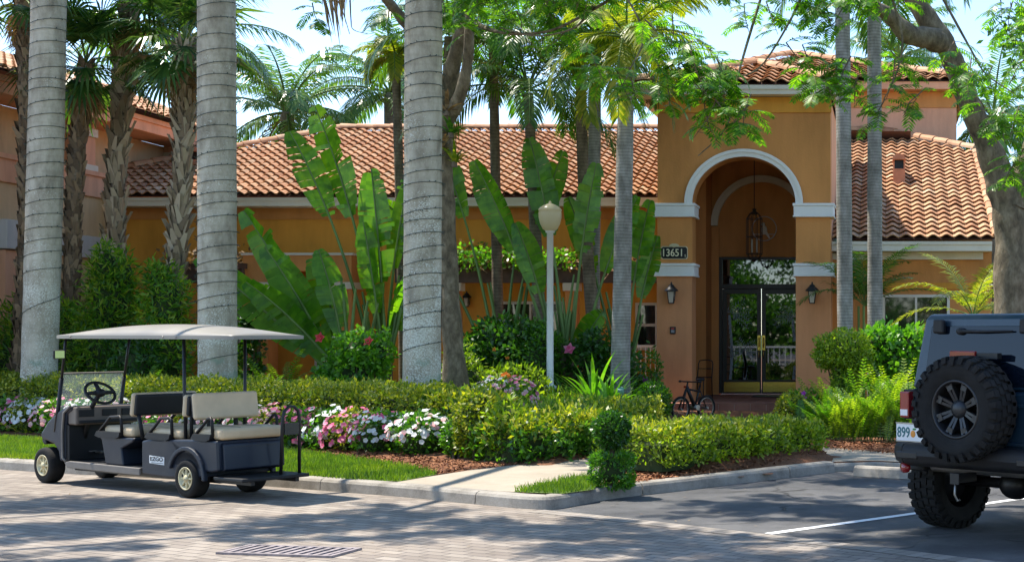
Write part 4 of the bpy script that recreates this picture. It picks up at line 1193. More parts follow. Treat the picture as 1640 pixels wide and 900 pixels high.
for yc in (23.1, 26.0):
    sbox('ground_column', XS + .001, XS + .25, yc - .42, yc + .42, 0, 3.17, M['pink'])
    sbox('column_capital', XS + .002, XS + .32, yc - .48, yc + .48, 3.19, 3.72, M['greyband'], .015)
ew = MB(); ew.box(-6, -.301, -5.4, -5.1, 0, zF0); ew.box(-6, -.301, 5.1, 5.4, 0, zF0); ew.build('end_wall', M['tan'], side)
rt, ul = MB(), MB()
q = [Vector((.62, -5.7, zF1 + .04)), Vector((.62, 5.6, zF1 + .04)), Vector((-3.4, 5.6, zF1 + 1.55)), Vector((-3.4, -5.7, zF1 + 1.55))]
roof_face(q, rt, ul, .27, .36); caps(rt, [q[1] + Vector((0, 0, .04)), q[2] + Vector((0, 0, .04))])
ul.add([Vector((.62, 5.6, zF1 - .02)), Vector((-3.4, 5.6, zF1 - .02)), q[2], q[1]], [(0, 1, 2, 3)]); ul.add([Vector((-3.4, -5.7, zF1 + 1.55)), Vector((-3.4, 5.6, zF1 + 1.55)), Vector((-6.5, 5.6, zF1)), Vector((-6.5, -5.7, zF1))], [(0, 1, 2, 3)])
ro = rt.build('roof', M['tile'], side, fix=False); ul.build('roof_deck', M['tile_under'], ro, fix=False)

# ------------------------------------------------------------------ pergolas with vines
def pergola(px0, px1, label, posts):
    Y = 28.55; x0, x1 = PX(px0, Y), PX(px1, Y)
    o = empty('pergola', (x0, Y, 0), label, 'pergola', 'brown pergolas along the long wing')
    z1, z0 = PZ(430, Y), PZ(453, Y)
    b = MB(); b.box(0, x1 - x0, 0, .12, z0, z1); b.build('beam', M['brownwood'], o, bevel=.008)
    rf = MB(); n = int((x1 - x0) / .36)
    for i in range(n + 1):
        xx = (x1 - x0 - .08) * i / n
        rf.box(xx, xx + .07, -.22, YW - Y - .02, z1 + .002, z1 + .11)
    rf.build('rafters', M['brownwood'], o)
    for pp in posts:
        xx = PX(pp, Y) - x0
        p = MB(); p.box(xx, xx + .24, .0, .24, 0, z0 - .16); p.build('post', M['ochre'], o)
        c = MB(); c.box(xx - .04, xx + .28, -.04, .28, z0 - .16, z0 - .001); c.build('post_capital', M['cream'], o)
    return o, x0, x1, z1 + .11
def vine(name, x0, x1, Y0, Y1, z, dens, mat, label, seed, dead=0.0, flowers=None):
    rg = np.random.default_rng(seed); n = int((x1 - x0) * dens)
    o = empty(name, (x0, Y0, z), label, 'vine', 'vines on the pergolas')
    s = rg.uniform(0, x1 - x0, n); lump = .10 + .10 * np.sin(s * 2.3 + seed) * np.sin(s * 5.1) + .05
    pos = np.stack([s, rg.uniform(-.22, Y1 - Y0, n), rg.uniform(-.04, 1, n) * lump * 2.0], 1)
    front = rg.random(n) < .4; pos[front, 1] = -.25 + rg.normal(size=front.sum()) * .05; pos[front, 2] = rg.uniform(-.16, .22, front.sum())
    mats = [mat, L['dead']]
    quads_obj('foliage', leaf_quads(rg, pos, unit(rg.normal(size=(n, 3)) + np.array([0, -.6, .8])), .10, .6), mats, o, (rg.random(n) < dead).astype(int))
    st = MB(); rd = random.Random(seed)
    for i in range(int((x1 - x0) * 5)):
        x = rd.uniform(0, x1 - x0); p = Vector((x, rd.uniform(-.2, .8), 0)); pts = [p.copy()]
        d = Vector((rd.uniform(-1, 1), rd.uniform(-.4, .2), rd.uniform(.1, .7)))
        for k in range(4):
            d = (d + Vector((rd.uniform(-.5, .5), rd.uniform(-.3, .3), -.25))).normalized(); p = p + d * .13; pts.append(p.copy())
        st.tube(pts, .008, 4, 0, False)
    st.build('stems', M['dead_stem'], o, fix=False)
    if flowers: flower_heads('flower', [(rd.uniform(0, x1 - x0), -.28, rd.uniform(.05, .25)) for _ in range(flowers)], L['blush_fl'], .05, rd, o)
M['dead_stem'] = plain('dry_stem', (0.33, 0.22, 0.12), .85)
o, x0, x1, zt = pergola(262, 388, 'short brown pergola piece left of the stucco entry porch, dry stems on top', ())
vine('dry_vine', x0, x1, 28.55, YW, zt, 240, L['dead'], 'dry leafless brown vine tangled on the short pergola', 3, 1.0)
o, x0, x1, zt = pergola(632, 1052, 'long brown pergola between the stucco entry porch and the entrance tower', (716, 905))
vine('flowering_vine', x0, x1 - 1.6, 28.55, YW, zt, 620, L['bright'], 'green flowering vine with pink blooms covering the long pergola', 5, .12, 5)
vine('dry_vine', x1 - 1.55, x1 - .05, 28.55, YW, zt - .03, 320, L['dead'], 'brown thatch of dry vine at the tower end of the long pergola', 9, 1.0)

# ------------------------------------------------------------------ fittings on the clubhouse
def wall_lantern(loc, label, s=1.0):
    o = empty('wall_lantern', loc, label, 'lantern', 'black wall lanterns on the clubhouse')
    b = MB(); b.box(-.05, .05, -.012, 0, -.16, .10); b.tube([(0, -.01, .06), (0, -.07, .14), (0, -.12, .15), (0, -.14, .11)], .010, 6)
    b.build('bracket', M['black'], o)
    c = Vector((0, -.14, 0))
    cg = MB()
    for k in range(4):
        a = PI / 4 + k * PI / 2
        cg.tube([c + Vector((.062 * math.cos(a), .062 * math.sin(a), -.21)), c + Vector((.098 * math.cos(a), .098 * math.sin(a), .02))], .008, 5)
    for z, r in ((-.21, .062), (.02, .098)):
        pts = [c + Vector((r * math.cos(PI / 4 + k * PI / 2), r * math.sin(PI / 4 + k * PI / 2), z)) for k in range(5)]; cg.tube(pts, .010, 5)
    cg.build('cage', M['black'], o)
    rf = MB(); rf.lathe([(.135, .02), (.125, .045), (.07, .10), (.055, .105), (.055, .13), (.02, .15), (.012, .19), (0, .20)], c, n=4 * 4); rf.build('cap', M['black'], o)
    gl = MB(); gl.lathe([(.054, -.205), (.088, .015)], c, n=4, smooth=False); g_ = gl.build('lamp_glass', M['lampglass'], o); 
    for ch in o.children: ch.scale = (s, s, s)
    return o
zl = PZ(473, 27.3) + .06
wall_lantern((PX(1076, 27.3), YT - .02, zl), 'black wall lantern on the left pillar, beside the house number plaque')
wall_lantern((PX(1301, 27.3), YT - .02, zl), 'black wall lantern on the right pillar of the entrance tower')
wall_lantern((PX(750, YW), YW, PZ(482, YW) + .05), 'small black wall lantern under the long pergola', .8)
wall_lantern((PX(521, YW), YW, PZ(484, YW) + .05), 'small black wall lantern inside the stucco entry porch behind the big leaves', .8)
# house number plaque
sg = empty('house_number_sign', (PX(1080, YT), YT - .002, PZ(405, YT)), 'black house number plaque reading 13651 on the left tower pillar', 'sign')
hw, hh = .262, .125
def notched(w_, h_, c_): return [(-w_ + c_, -h_), (w_ - c_, -h_), (w_, -h_ + c_), (w_, h_ - c_), (w_ - c_, h_), (-w_ + c_, h_), (-w_, h_ - c_), (-w_, -h_ + c_)]
M['cream_paint'] = plain('cream_paint', (0.62, 0.54, 0.34), .5)
b = MB(); b.prism(notched(hw, hh, .03), (0, 0, 0), (1, 0, 0), (0, 0, 1), (0, -.018, 0)); b.build('rim', M['cream_paint'], sg)
b = MB(); b.prism(notched(hw - .014, hh - .014, .03), (0, -.018, 0), (1, 0, 0), (0, 0, 1), (0, -.006, 0)); b.build('plate', M['black'], sg)
b = MB(); b.prism([(-.10, 0), (.10, 0), (.085, .035), (.03, .055), (-.03, .055), (-.085, .035)], (0, -.001, hh - .002), (1, 0, 0), (0, 0, 1), (0, -.018, 0))
for k in range(5):
    a = R(20 + 35 * k); b.tube([(0, -.022, hh - .02), (.07 * math.cos(a), -.026, hh - .02 + .06 * math.sin(a))], .006, 5)
b.build('shell_crest', M['cream_paint'], sg)
def text_mesh(name, s, size, mat, parent, loc, rot=(PI / 2, 0, 0), ext=.003, sx=1.0, shear=0.0, offset=0.0):
    c = bpy.data.curves.new(name, 'FONT'); c.body = s; c.size = size; c.align_x = 'CENTER'; c.align_y = 'CENTER'; c.extrude = ext; c.shear = shear; c.offset = offset
    t = bpy.data.objects.new(name, c); COL.objects.link(t)
    bpy.context.view_layer.update()
    me = bpy.data.meshes.new_from_object(t.evaluated_get(bpy.context.evaluated_depsgraph_get()))
    bpy.data.objects.remove(t)
    me.materials.clear(); me.materials.append(mat)
    o = bpy.data.objects.new(name, me); COL.objects.link(o); o.parent = parent; o.location = loc; o.rotation_euler = rot; o.scale = (sx, 1, 1)
    return o
M['num'] = plain('number_paint', (0.80, 0.74, 0.52), .45)
text_mesh('digits', '13651', .20, M['num'], sg, (-.03, -.027, -.005), sx=.86, offset=.002)
text_mesh('letter', 'S', .07, M['num'], sg, (.215, -.027, -.06), sx=.9)
# card reader
cr = empty('card_reader', (PX(1078, YT), YT - .012, PZ(529, YT)), 'small black card reader box on the left tower pillar below its lantern', 'card reader')
b = MB(); b.box(-.055, .055, -.035, 0, -.07, .07); b.build('housing', M['black'], cr, bevel=.008)
b = MB(); b.box(-.032, .032, -.041, -.0352, -.045, .01); b.build('keypad', plain('grey_pad', (.25, .25, .25), .5), cr)
b = MB(); b.box(-.03, .03, -.040, -.0352, .025, .045); b.build('indicator', plain('red_plastic', (.55, .03, .02), .3), cr)
# hanging lantern
pl = empty('hanging_lantern', (PX(1208, 29.2), 29.2, 5.45), 'bronze birdcage lantern hanging on a long rod inside the entrance arch', 'lantern')
zt_, zb_ = PZ(343, 29.2) - 5.45, PZ(416, 29.2) - 5.45
b = MB(); b.tube([(0, 0, 0), (0, 0, zt_ + .1)], .010, 6); b.lathe([(.001, zt_ + .12), (.05, zt_ + .10), (.03, zt_ + .06), (.09, zt_ + .02), (.11, zt_)], n=12); b.lathe([(.0, 0), (.08, -.01), (.07, -.04), (0, -.05)], n=14); b.build('rod', M['bronze'], pl)
b = MB(); rcg = .165
for k in range(10):
    a = 2 * PI * k / 10
    b.tube([(.10 * math.cos(a), .10 * math.sin(a), zt_), (rcg * math.cos(a), rcg * math.sin(a), zt_ - .10), (rcg * math.cos(a), rcg * math.sin(a), zb_ + .12), (.09 * math.cos(a), .09 * math.sin(a), zb_)], .007, 5)
for z in (zt_ - .10, (zt_ + zb_) / 2, zb_ + .12): b.tube([(rcg * math.cos(2 * PI * k / 20), rcg * math.sin(2 * PI * k / 20), z) for k in range(21)], .007, 5, cap=False)
b.lathe([(.09, zb_), (.03, zb_ - .03), (.0, zb_ - .06)], n=12); b.build('cage', M['bronze'], pl)
b = MB()
for k in range(4):
    a = PI / 4 + k * PI / 2; b.tube([(.07 * math.cos(a), .07 * math.sin(a), zb_ + .15), (.07 * math.cos(a), .07 * math.sin(a), zb_ + .42)], .016, 8)
b.build('candles', M['cream'], pl)
# round bird ornament on the door wall
orn = empty('bird_ornament', (PX(1224, YD - .12), YD - .12, PZ(367, YD)), 'round metal wall ornament with a perched white bird above the glass door', 'wall ornament')
b = MB(); r_ = .26; b.tube([(r_ * math.cos(2 * PI * k / 32), 0, r_ * math.sin(2 * PI * k / 32)) for k in range(33)], .011, 6, cap=False); b.tube([(-r_ * .9, 0, -.12), (r_ * .9, 0, -.12)], .008, 5); b.build('ring', M['greyband'], orn)
b = MB(); b.ell((0, 0, -.03), (.065, .04, .10), 12, 8); b.ell((-.02, 0, .095), (.038, .034, .04), 12, 8); b.prism([(.02, -.02), (.06, -.06), (.13, -.20), (.10, -.21), (.03, -.12)], (0, -.015, 0), (1, 0, 0), (0, 0, 1), (0, .03, 0)); b.prism([(-.05, .10), (-.09, .085), (-.05, .08)], (0, -.01, 0), (1, 0, 0), (0, 0, 1), (0, .02, 0)); b.build('bird', M['cream'], orn)
# door mat
dm = empty('door_mat', (PX(1240, 29.6), 29.6, .35), 'dark rubber door mat lying on the porch floor before the glass doors', 'door mat')
b = MB(); b.box(-.45, .45, -.3, .3, 0, .014); b.build('mat', plain('mat_rubber', (.02, .02, .02), .9), dm, bevel=.004)
b = MB()
for k in range(9): b.box(-.40, .40, -.26 + .06 * k, -.26 + .06 * k + .03, .0142, .018)
b.build('ribs', M['black'], dm)
# black metal chair on the porch
ch = empty('porch_chair', (PX(1122, 28.6), 28.6, .352), 'black metal chair frame standing on the porch beside the left pillar', 'chair', rz=R(-25))
b = MB()
for sx in (-.17, .17):
    b.tube([(sx, .17, 0), (sx, .15, .42), (sx, .19, .70), (sx * .85, .20, .76)], .011, 6)
b.tube([(-.145, .20, .76), (0, .205, .78), (.145, .20, .76)], .011, 6); b.tube([(-.17, .185, .60), (.17, .185, .60)], .008, 6); b.build('backrest', M['black'], ch)
for sx in (-.17, .17):
    l = MB(); l.tube([(sx, -.17, 0), (sx, -.16, .42)], .011, 6); l.build('leg', M['black'], ch)
b = MB(); b.box(-.18, .18, -.18, .16, .42, .44); b.build('seat', M['black'], ch, bevel=.006)
# white railing in front of the window next to the tower
ra = empty('white_railing', (PX(1016, 28.9), 28.9, 0), 'white metal railing in front of the window beside the tower', 'railing')
wdr = PX(1052, 28.9) - PX(1016, 28.9); zt_ = PZ(553, 28.9); zb_ = PZ(612, 28.9)
b = MB(); b.box(0, wdr, -.02, .02, zt_ - .04, zt_); b.box(0, wdr, -.02, .02, zt_ - .26, zt_ - .23); b.box(0, wdr, -.02, .02, .12, .15); b.build('rails', M['white_paint'], ra)
b = MB()
for k in range(5): xx = .03 + (wdr - .06) * k / 4; b.tube([(xx, 0, 0), (xx, 0, zt_ - .002)], .013, 8)
b.build('balusters', M['white_paint'], ra)
# ------------------------------------------------------------------ palms
def loc_at(px, py_base_unused, Y):
    x = PX(px, Y); return Vector((x, Y, gz(x, Y) - .03))
def trunk_part(parent, prof, pts, mat, n=20, name='trunk'):
    mb = MB(); mb.tube(pts, prof, n, 0); return mb.build(name, mat, parent, fix=False)
def feather_crown(parent, base, nf, length, ll, lw, seed, mat, droop=(.9, 1.7), el=(R(-10), R(80)), leaflets=46, hang=.3, vee=.35, rr=.03, ldroop=.5, stalkmat=None, name='crown'):
    rd = random.Random(seed); lf = Leaves(); st = MB()
    for i in range(nf):
        az = 2.399963 * i + rd.uniform(-.25, .25); u = (i + .5) / nf
        e = el[1] + (el[0] - el[1]) * u + rd.uniform(-.1, .1)
        frond(lf, st, base, az, e, length * rd.uniform(.85, 1.08), rd.uniform(*droop), leaflets, ll, lw, hang, rd, 0, .14, vee, rr, ldroop, sway=rd.uniform(-.25, .25))
    o = lf.build(name, mat, parent)
    st.build('stalks', stalkmat or M['petiole'], o, fix=False)
    return o
def royal(px, Y, rad, label, top=9.2, lean=0.0, seed=1, group='royal palms along the street', bulge=.0):
    b = loc_at(px, 0, Y)
    o = empty('royal_palm', b, label, 'palm tree', group)
    H_ = top; n = 26; pts = []; pr = []
    for i in range(n + 1):
        u = i / n; z = -.1 + u * (H_ + .1)
        pts.append((lean * u * (1 - .3 * u), 0, z))
        r = rad * (1 + .10 * math.exp(-(z / .5) ** 2) + bulge * math.sin(PI * min(1, u * 1.4)) - .12 * max(0, u - .55))
        pr.append(r * (1 + .012 * math.sin(i * 2.1 + seed)))
    trunk_part(o, pr, pts, M['royal'], 28)
    tp = Vector(pts[-1]); r = pr[-1]
    sh = MB(); sh.lathe([(r * 1.0, -.05), (r * 1.12, .15), (r * .95, .8), (r * .6, 1.35), (r * .35, 1.6)], tp, n=18); sh.build('crownshaft', plain('crownshaft_green', (0.12, 0.22, 0.05), .4, vary=.15), o)
    feather_crown(o, tp + Vector((0, 0, 1.5)), 13, 3.0, .7, .045, seed, L['palm'], (1.2, 2.0), (R(-5), R(78)), 44, .35, .2, .035)
    return o
rp1 = royal(60, 23.3, .262, 'tall grey royal palm trunk at the left edge of the photo, wrapped in wire lights', lean=.32, seed=11, bulge=.02)
rp2 = royal(349, 22.0, .280, 'tall grey royal palm trunk wrapped in wire lights, directly behind the golf cart', lean=-.04, seed=12)
rp3 = royal(675, 20.0, .255, 'tall grey royal palm trunk wrapped in wire lights, right of the big split paddle leaves', lean=.06, seed=13)
def string_lights(palm, rad, Y, pys, label, seed, lean, slope=.10):
    """wire spiralling round a trunk; pys are the pixel heights of the turns"""
    rd = random.Random(seed); b = palm.location
    o = empty('string_lights', b, label, 'string lights', 'wire lights on the royal palms')
    zs = [PZ(p, Y) - b.z for p in pys]; pts = []; bl = MB(); w_ = MB()
    def cx(z): u = z / 9.2; return lean * u * (1 - .3 * u)
    for i in range(len(zs) - 1):
        for k in range(20):
            z = zs[i] + (zs[i + 1] - zs[i]) * k / 20 ; a = 2 * PI * k / 20 + PI
            sag = .035 * math.sin(a + 2.4 + .5 * math.sin(i * 1.7))
            rr = (rad * (1 + .10 * math.exp(-(z / .5) ** 2)) + .014)
            p = Vector((cx(z) + rr * math.cos(a), rr * math.sin(a), z + sag))
            pts.append(p)
            if rd.random() < .5:
                d = Vector((math.cos(a), math.sin(a), rd.uniform(-.8, .8))).normalized(); bl.tube([p, p + d * .035], .006, 4)
    w_.tube(pts, .0045, 5, 0, False); wo = w_.build('wire', M['wire'], o, fix=False); bl.build('bulbs', M['wire'], wo, fix=False)['kind'] = 'stuff'
M['wire'] = plain('green_wire', (0.025, 0.05, 0.042), .5)
def spaced(a, b, st, seed):
    rd = random.Random(seed); l = [a]
    while l[-1] > b: l.append(l[-1] - st * rd.uniform(.75, 1.3))
    return l
string_lights(rp1, .262, 23.3, [512, 445, 415, 393, 375, 355, 332] + spaced(312, -60, 19, 1), 'dark wire of small lights spiralling up the leftmost royal palm', 1, .32)
string_lights(rp2, .280, 22.0, [585, 553, 500, 483, 462, 443, 428, 405] + spaced(385, -60, 20, 2), 'dark wire of small lights spiralling up the royal palm behind the golf cart', 2, -.04)
string_lights(rp3, .255, 20.0, [565, 535, 512, 490] + spaced(468, -60, 21, 3), 'dark wire of small lights spiralling up the royal palm nearest the lamp post', 3, .06)
def sabal(pxb, pxt, pyt, Y, rad, label, seed, boots=70, dark=False, nf=30, lrad=.85, hang=True):
    b = loc_at(pxb, 0, Y); o = empty('sabal_palm', b, label, 'palm tree', 'cabbage palms before the side building')
    rd = random.Random(seed)
    top = P(pxt, pyt, Y) - b
    n = 16; pts = []
    for i in range(n + 1):
        u = i / n; pts.append(Vector((top.x * u + .12 * math.sin(u * PI) * (1 if seed % 2 else -1), 0, -.1 + (top.z + .1) * u)))
    trunk_part(o, [rad * (.92 + .10 * math.sin(i * 1.3)) for i in range(n + 1)], pts, M['brown_bark'], 14)
    lf = Leaves()
    tot = top.z; k = 0; z = .5 * 1
    while z < tot:
        u = z / tot; x = u * n; i = min(int(x), n - 1); c = pts[i].lerp(pts[i + 1], x - i)
        for q in range(7):
            a = 2 * PI * (q + (.5 if k % 2 else 0)) / 7 + rd.uniform(-.12, .12)
            d = Vector((math.cos(a), math.sin(a), 0)); s = Vector((-d.y, d.x, 0))
            ln = rd.uniform(.16, .30) * (.8 if dark else 1.15); wd = rad * rd.uniform(.40, .62)
            b0 = c + d * rad * .9; out = rd.uniform(.02, .10) if not dark else rd.uniform(.01, .05)
            sl = s * rd.uniform(-.6, .6)
            t1 = b0 + d * out + Vector((0, 0, ln)) + sl * ln
            lf.quad(b0 - s * wd, b0 + s * wd, t1 + s * wd * .38, t1 - s * wd * .38)
            lf.quad(b0 - s * wd + d * .001, t1 - s * wd * .38, t1 - s * wd * .38 - d * .05, b0 - s * wd - d * .03)
        z += .115 if not dark else .10; k += 1
    lf.build('leaf_boots', M['boot_dark'] if dark else M['boot'], o)
    lf, st = Leaves(), MB()
    for i in range(nf):
        u = (i + .5) / nf; az = 2.399963 * i + rd.uniform(-.3, .3)
        e = R(88) - R(100) * u ** .9 + rd.uniform(-.15, .15)
        fan_leaf(lf, st, top + Vector((0, 0, .1 - .25 * u)), az, e, rd.uniform(.6, .9), lrad * .92 * rd.uniform(.85, 1.1), .5 + .5 * u, rd, 26)
    cr_ = lf.build('crown', L['fan'], o); st.build('stalks', M['petiole'], cr_, fix=False)
    if hang:
        lf, st = Leaves(), MB()
        for i in range(9):
            az = rd.uniform(0, 6.28)
            fan_leaf(lf, st, top + Vector((0, 0, -.15)), az, R(-40), rd.uniform(.35, .5), lrad * .75, 2.2, rd, 20, bw=.03)
        d_ = lf.build('dead_fronds', L['dead'], o); st.build('stalks', M['dead_stem'], d_, fix=False)
    return o
sabal(28, 38, -12, 24.6, .135, 'brown cabbage palm behind the leftmost royal palm', 21, dark=True, nf=20)
sabal(118, 137, 105, 25.3, .125, 'dark brown cabbage palm between the leftmost royal palm and the criss-cross trunk', 22, dark=True, nf=24, lrad=.85)
sabal(183, 208, 10, 25.9, .14, 'cabbage palm with pale criss-cross leaf boots all up its trunk', 24, nf=24, lrad=.9)
sabal(256, 296, 75, 25.0, .13, 'leaning cabbage palm with rough brown boots just left of the royal palm behind the cart', 27, nf=24, lrad=.95)

def coconut(px, py, Y, rad, length, label, seed, nf=20, py_base=None, group='coconut palms behind the roof'):
    c = P(px, py, Y); o = empty('coconut_palm', (c.x, c.y, 0), label, 'palm tree', group)
    trunk_part(o, [rad * 1.4, rad, rad, rad * .9], [(.2, 0, -.1), (.12, 0, c.z * .4), (.03, 0, c.z * .8), (0, 0, c.z)], M['grey_bark'], 12)
    feather_crown(o, Vector((0, 0, c.z)), nf, length, .78, .05, seed, L['coco'], (.7, 1.6), (R(-28), R(82)), 42, .38, .1, .04, .7)
    return o
coconut(460, 180, 40, .20, 3.0, 'coconut palm with a full round crown rising behind the roof left of centre', 31, 24)
coconut(625, 150, 42, .2, 3.0, 'coconut palm crown behind the roof, hidden in part by the royal palm nearest the lamp', 33, 22)
coconut(1440, 95, 46, .2, 2.6, 'coconut palm crown showing above the right end of the tower roof', 35, 20)
coconut(1590, 190, 40, .2, 3.0, 'coconut palm showing through leaves at the right edge', 36, 20)
coconut(300, 60, 37, .2, 2.9, 'coconut palm crown half hidden behind the leaning cabbage palm', 38, 20)

def slim_palm(pxb, pxt, pyt, Y, rad, label, seed, kind='grey', nf=14, length=2.3, ll=.55, lw=.035, cat='palm tree', group=None, bow=0.0, mat=None, hang=.35, droop=(1.1, 1.9), el=(R(-10), R(75)), leaflets=44, taper=.75, shaft=True, base_r=1.3):
    b = loc_at(pxb, 0, Y); o = empty('slender_palm', b, label, cat, group)
    top = P(pxt, pyt, Y) - b; n = 14; pts = []
    for i in range(n + 1):
        u = i / n; pts.append(Vector((top.x * u + bow * math.sin(u * PI), 0, -.1 + (top.z + .1) * u)))
    trunk_part(o, [rad * (1 + (base_r - 1) * math.exp(-i / 1.3) - (1 - taper) * i / n + .02 * math.sin(i * 1.9)) for i in range(n + 1)], pts, M['grey_bark'] if kind == 'grey' else M['brown_bark'], 16)
    if shaft:
        sh = MB(); sh.lathe([(rad * taper, -.05), (rad * taper * 1.2, .12), (rad * taper * .9, .5), (rad * .35, .85)], top, n=12); sh.build('crownshaft', M['petiole'], o)
    feather_crown(o, top + Vector((0, 0, .7 if shaft else .05)), nf, length, ll, lw, seed, mat or L['palm'], droop, el, leaflets, hang, .25, .022, .6)
    return o
slim_palm(992, 1003, 128, 23.6, .165, 'smooth grey palm trunk with a bushy crown standing left of the entrance tower', 41, nf=16, length=1.9, ll=.50, lw=.04, taper=.8, base_r=1.12, droop=(1.2, 2.0), mat=L['palm_y'])
slim_palm(1355, 1349, -30, 24.2, .135, 'slim straight grey palm, left one of the pair right of the entrance tower', 43, group='pair of slim palms beside the tower', nf=12, base_r=1.1, taper=.95)
slim_palm(1402, 1400, -25, 24.8, .135, 'slim straight grey palm, right one of the pair right of the entrance tower', 44, group='pair of slim palms beside the tower', nf=12, base_r=1.1, taper=.9)
slim_palm(872, 846, 150, 25.6, .12, 'thin brown queen palm trunk directly behind the lamp globe', 45, 'brown', nf=14, length=2.4, ll=.6, shaft=False, droop=(1.2, 2.0), el=(R(0), R(80)))
slim_palm(965, 930, 95, 25.9, .125, 'brown queen palm trunk curving left between lamp and grey palm', 46, 'brown', nf=16, length=2.5, ll=.6, shaft=False, droop=(1.2, 2.0), el=(R(0), R(80)), bow=-.1)
slim_palm(948, 954, 60, 26.6, .14, 'grey queen palm just behind the curving brown palm', 47, nf=14, length=2.5, ll=.6, shaft=False, droop=(1.2, 2.0), el=(R(0), R(80)))
slim_palm(690, 720, 60, 26.2, .12, 'queen palm with drooping fronds behind the royal palm nearest the lamp', 48, 'brown', nf=14, length=2.3, ll=.55, shaft=False, droop=(1.3, 2.1), el=(R(0), R(80)))
slim_palm(800, 790, 75, 26.8, .11, 'queen palm hidden among leaves left of the lamp globe', 49, 'brown', nf=14, length=2.3, ll=.55, shaft=False, droop=(1.3, 2.1), el=(R(0), R(80)), mat=L['bright'])
slim_palm(650, 634, 100, 26.4, .10, 'brown palm with yellow drooping fruit strands left of the royal palm', 50, 'brown', nf=12, length=1.0, ll=.28, shaft=False, droop=(1.9, 2.8), el=(R(10), R(80)), mat=L['palm_y'])
# small areca palms by the right wing
def clump_palm(px, Y, hgt, label, seed, nf=12, length=1.5, mat=None, el=(R(30), R(82)), group='low areca palms by the right wing', ll=.32):
    b = loc_at(px, 0, Y); b.z = max(b.z, .12); o = empty('areca_palm', b, label, 'palm', group)
    rd = random.Random(seed); st = MB()
    for k in range(4):
        a = rd.uniform(0, 6.28); st.tube([(.1 * math.cos(a), .1 * math.sin(a), -.05), (.12 * math.cos(a), .12 * math.sin(a), hgt)], .025, 6)
    st.build('stems', M['petiole'], o, fix=False)
    feather_crown(o, Vector((0, 0, hgt)), nf, length, ll, .028, seed, mat or L['palm'], (.7, 1.5), el, 34, .2, .3, .012, .4)
    return o
clump_palm(1558, 25.6, 1.85, 'bright arching areca palm left of the big tree trunk by the window', 51, 14, 1.7, L['palm_y'], el=(R(5), R(80)))
clump_palm(1385, 27.3, 2.0, 'dark areca palm in the corner behind the pair of slim palms', 52, 15, 1.7)
clump_palm(1600, 25.5, .7, 'areca palm partly hidden by the dark off-road car and big trunk', 53, 12, 1.4, L['palm_y'])

# ------------------------------------------------------------------ traveller's palms and white bird of paradise
def paddle_plant(name, px, Y, leaves, label, seed, group=None, stems=3, base_off=0.0, dead=0, stalks=5):
    """leaves: (azimuth in the picture plane: degrees from up, + to the right; depth turn; stalk; blade; width)"""
    b = loc_at(px, 0, Y); o = empty(name, b, label, 'plant', group); rd = random.Random(seed)
    lf, st = Leaves(), MB()
    for i, (ang, turn, pl, bl, bw, dr) in enumerate(leaves):
        # direction: ang from vertical leaning in +-X, turn pushes towards (-) or away (+) from the street
        el = R(90) - R(abs(ang)); az = (0 if ang >= 0 else PI) + R(turn) * (1 if ang >= 0 else -1)
        base = Vector((rd.uniform(-.15, .15) + base_off, rd.uniform(-.1, .1), rd.uniform(0, .2)))
        paddle(lf, st, base, az, el, pl, bl, bw, dr, rd, .34, 0, 26, rd.uniform(.15, .5), face=Vector((rd.uniform(-.5, .5), -1, rd.uniform(-.2, .6))))
    for i in range(stalks):                                 # bare stalks packed in a fan at the foot
        a_ = rd.uniform(-12, 10); st.tube(arc((rd.uniform(-.12, .12) + base_off, rd.uniform(-.1, .1), 0), 0 if a_ > 0 else PI, R(90 - abs(a_)), rd.uniform(1.6, 2.6), .1, 5)[0], [.05, .045, .04, .035, .028, .02], 6, 0, False)
    lf.build('leaves', L['paddle'], o); st.build('stalks', M['petiole'], o, fix=False)
    for i in range(dead):                                   # old brown leaves hanging against the stem
        l2, s2 = Leaves(), MB()
        paddle(l2, s2, Vector((rd.uniform(-.1, .1) + base_off, -.1, rd.uniform(.5, 1.0))), rd.uniform(PI * 1.1, PI * 1.9), R(60), .7, .9, .28, 2.6, rd, .5, 0, 16, .9)
        d2 = l2.build('dead_leaf', L['dead'], o); s2.build('stalk', M['dead_stem'], d2, fix=False)
    sm = MB()
    for k in range(stems):
        a = rd.uniform(0, 6.28); sm.tube([(.14 * math.cos(a) + base_off, .1 * math.sin(a), -.1), (.16 * math.cos(a) + base_off, .12 * math.sin(a), .7), (.12 * math.cos(a) + base_off, .1 * math.sin(a), 1.1)], [.07, .06, .05], 8)
    sm.build('stem', M['stem'], o, fix=False)
    return o
paddle_plant('bird_of_paradise', 572, 24.6, [(-43, -15, 1.1, 2.4, .62, .15), (-31, 10, 1.3, 2.6, .66, .10), (-23, -20, 1.1, 2.0, .62, .2), (-36, -25, .9, 1.8, .55, .3), (-14, 15, 1.1, 1.7, .55, .2), (-27, 20, .8, 1.5, .5, .3), (-7, -20, 1.1, 1.5, .5, .2)],
             'giant bird of paradise with broad split paddle leaves leaning left above the cart', 61, 'giant paddle leaf plants', 4, stalks=7)
paddle_plant('travelers_palm', 612, 25.0, [(-3, 0, 2.0, 2.0, .60, .06), (-10, 10, 3.4, 2.1, .66, .25), (-5, -10, 1.6, 1.6, .5, .1), (2, 15, 2.3, 1.7, .5, .2), (6, -15, 1.2, 1.3, .44, .4), (-14, 10, 3.5, 1.7, .54, .3)],
             'tall traveller palm with upright torn leaves just left of royal palm nearest the lamp', 62, 'giant paddle leaf plants', 4, stalks=12)
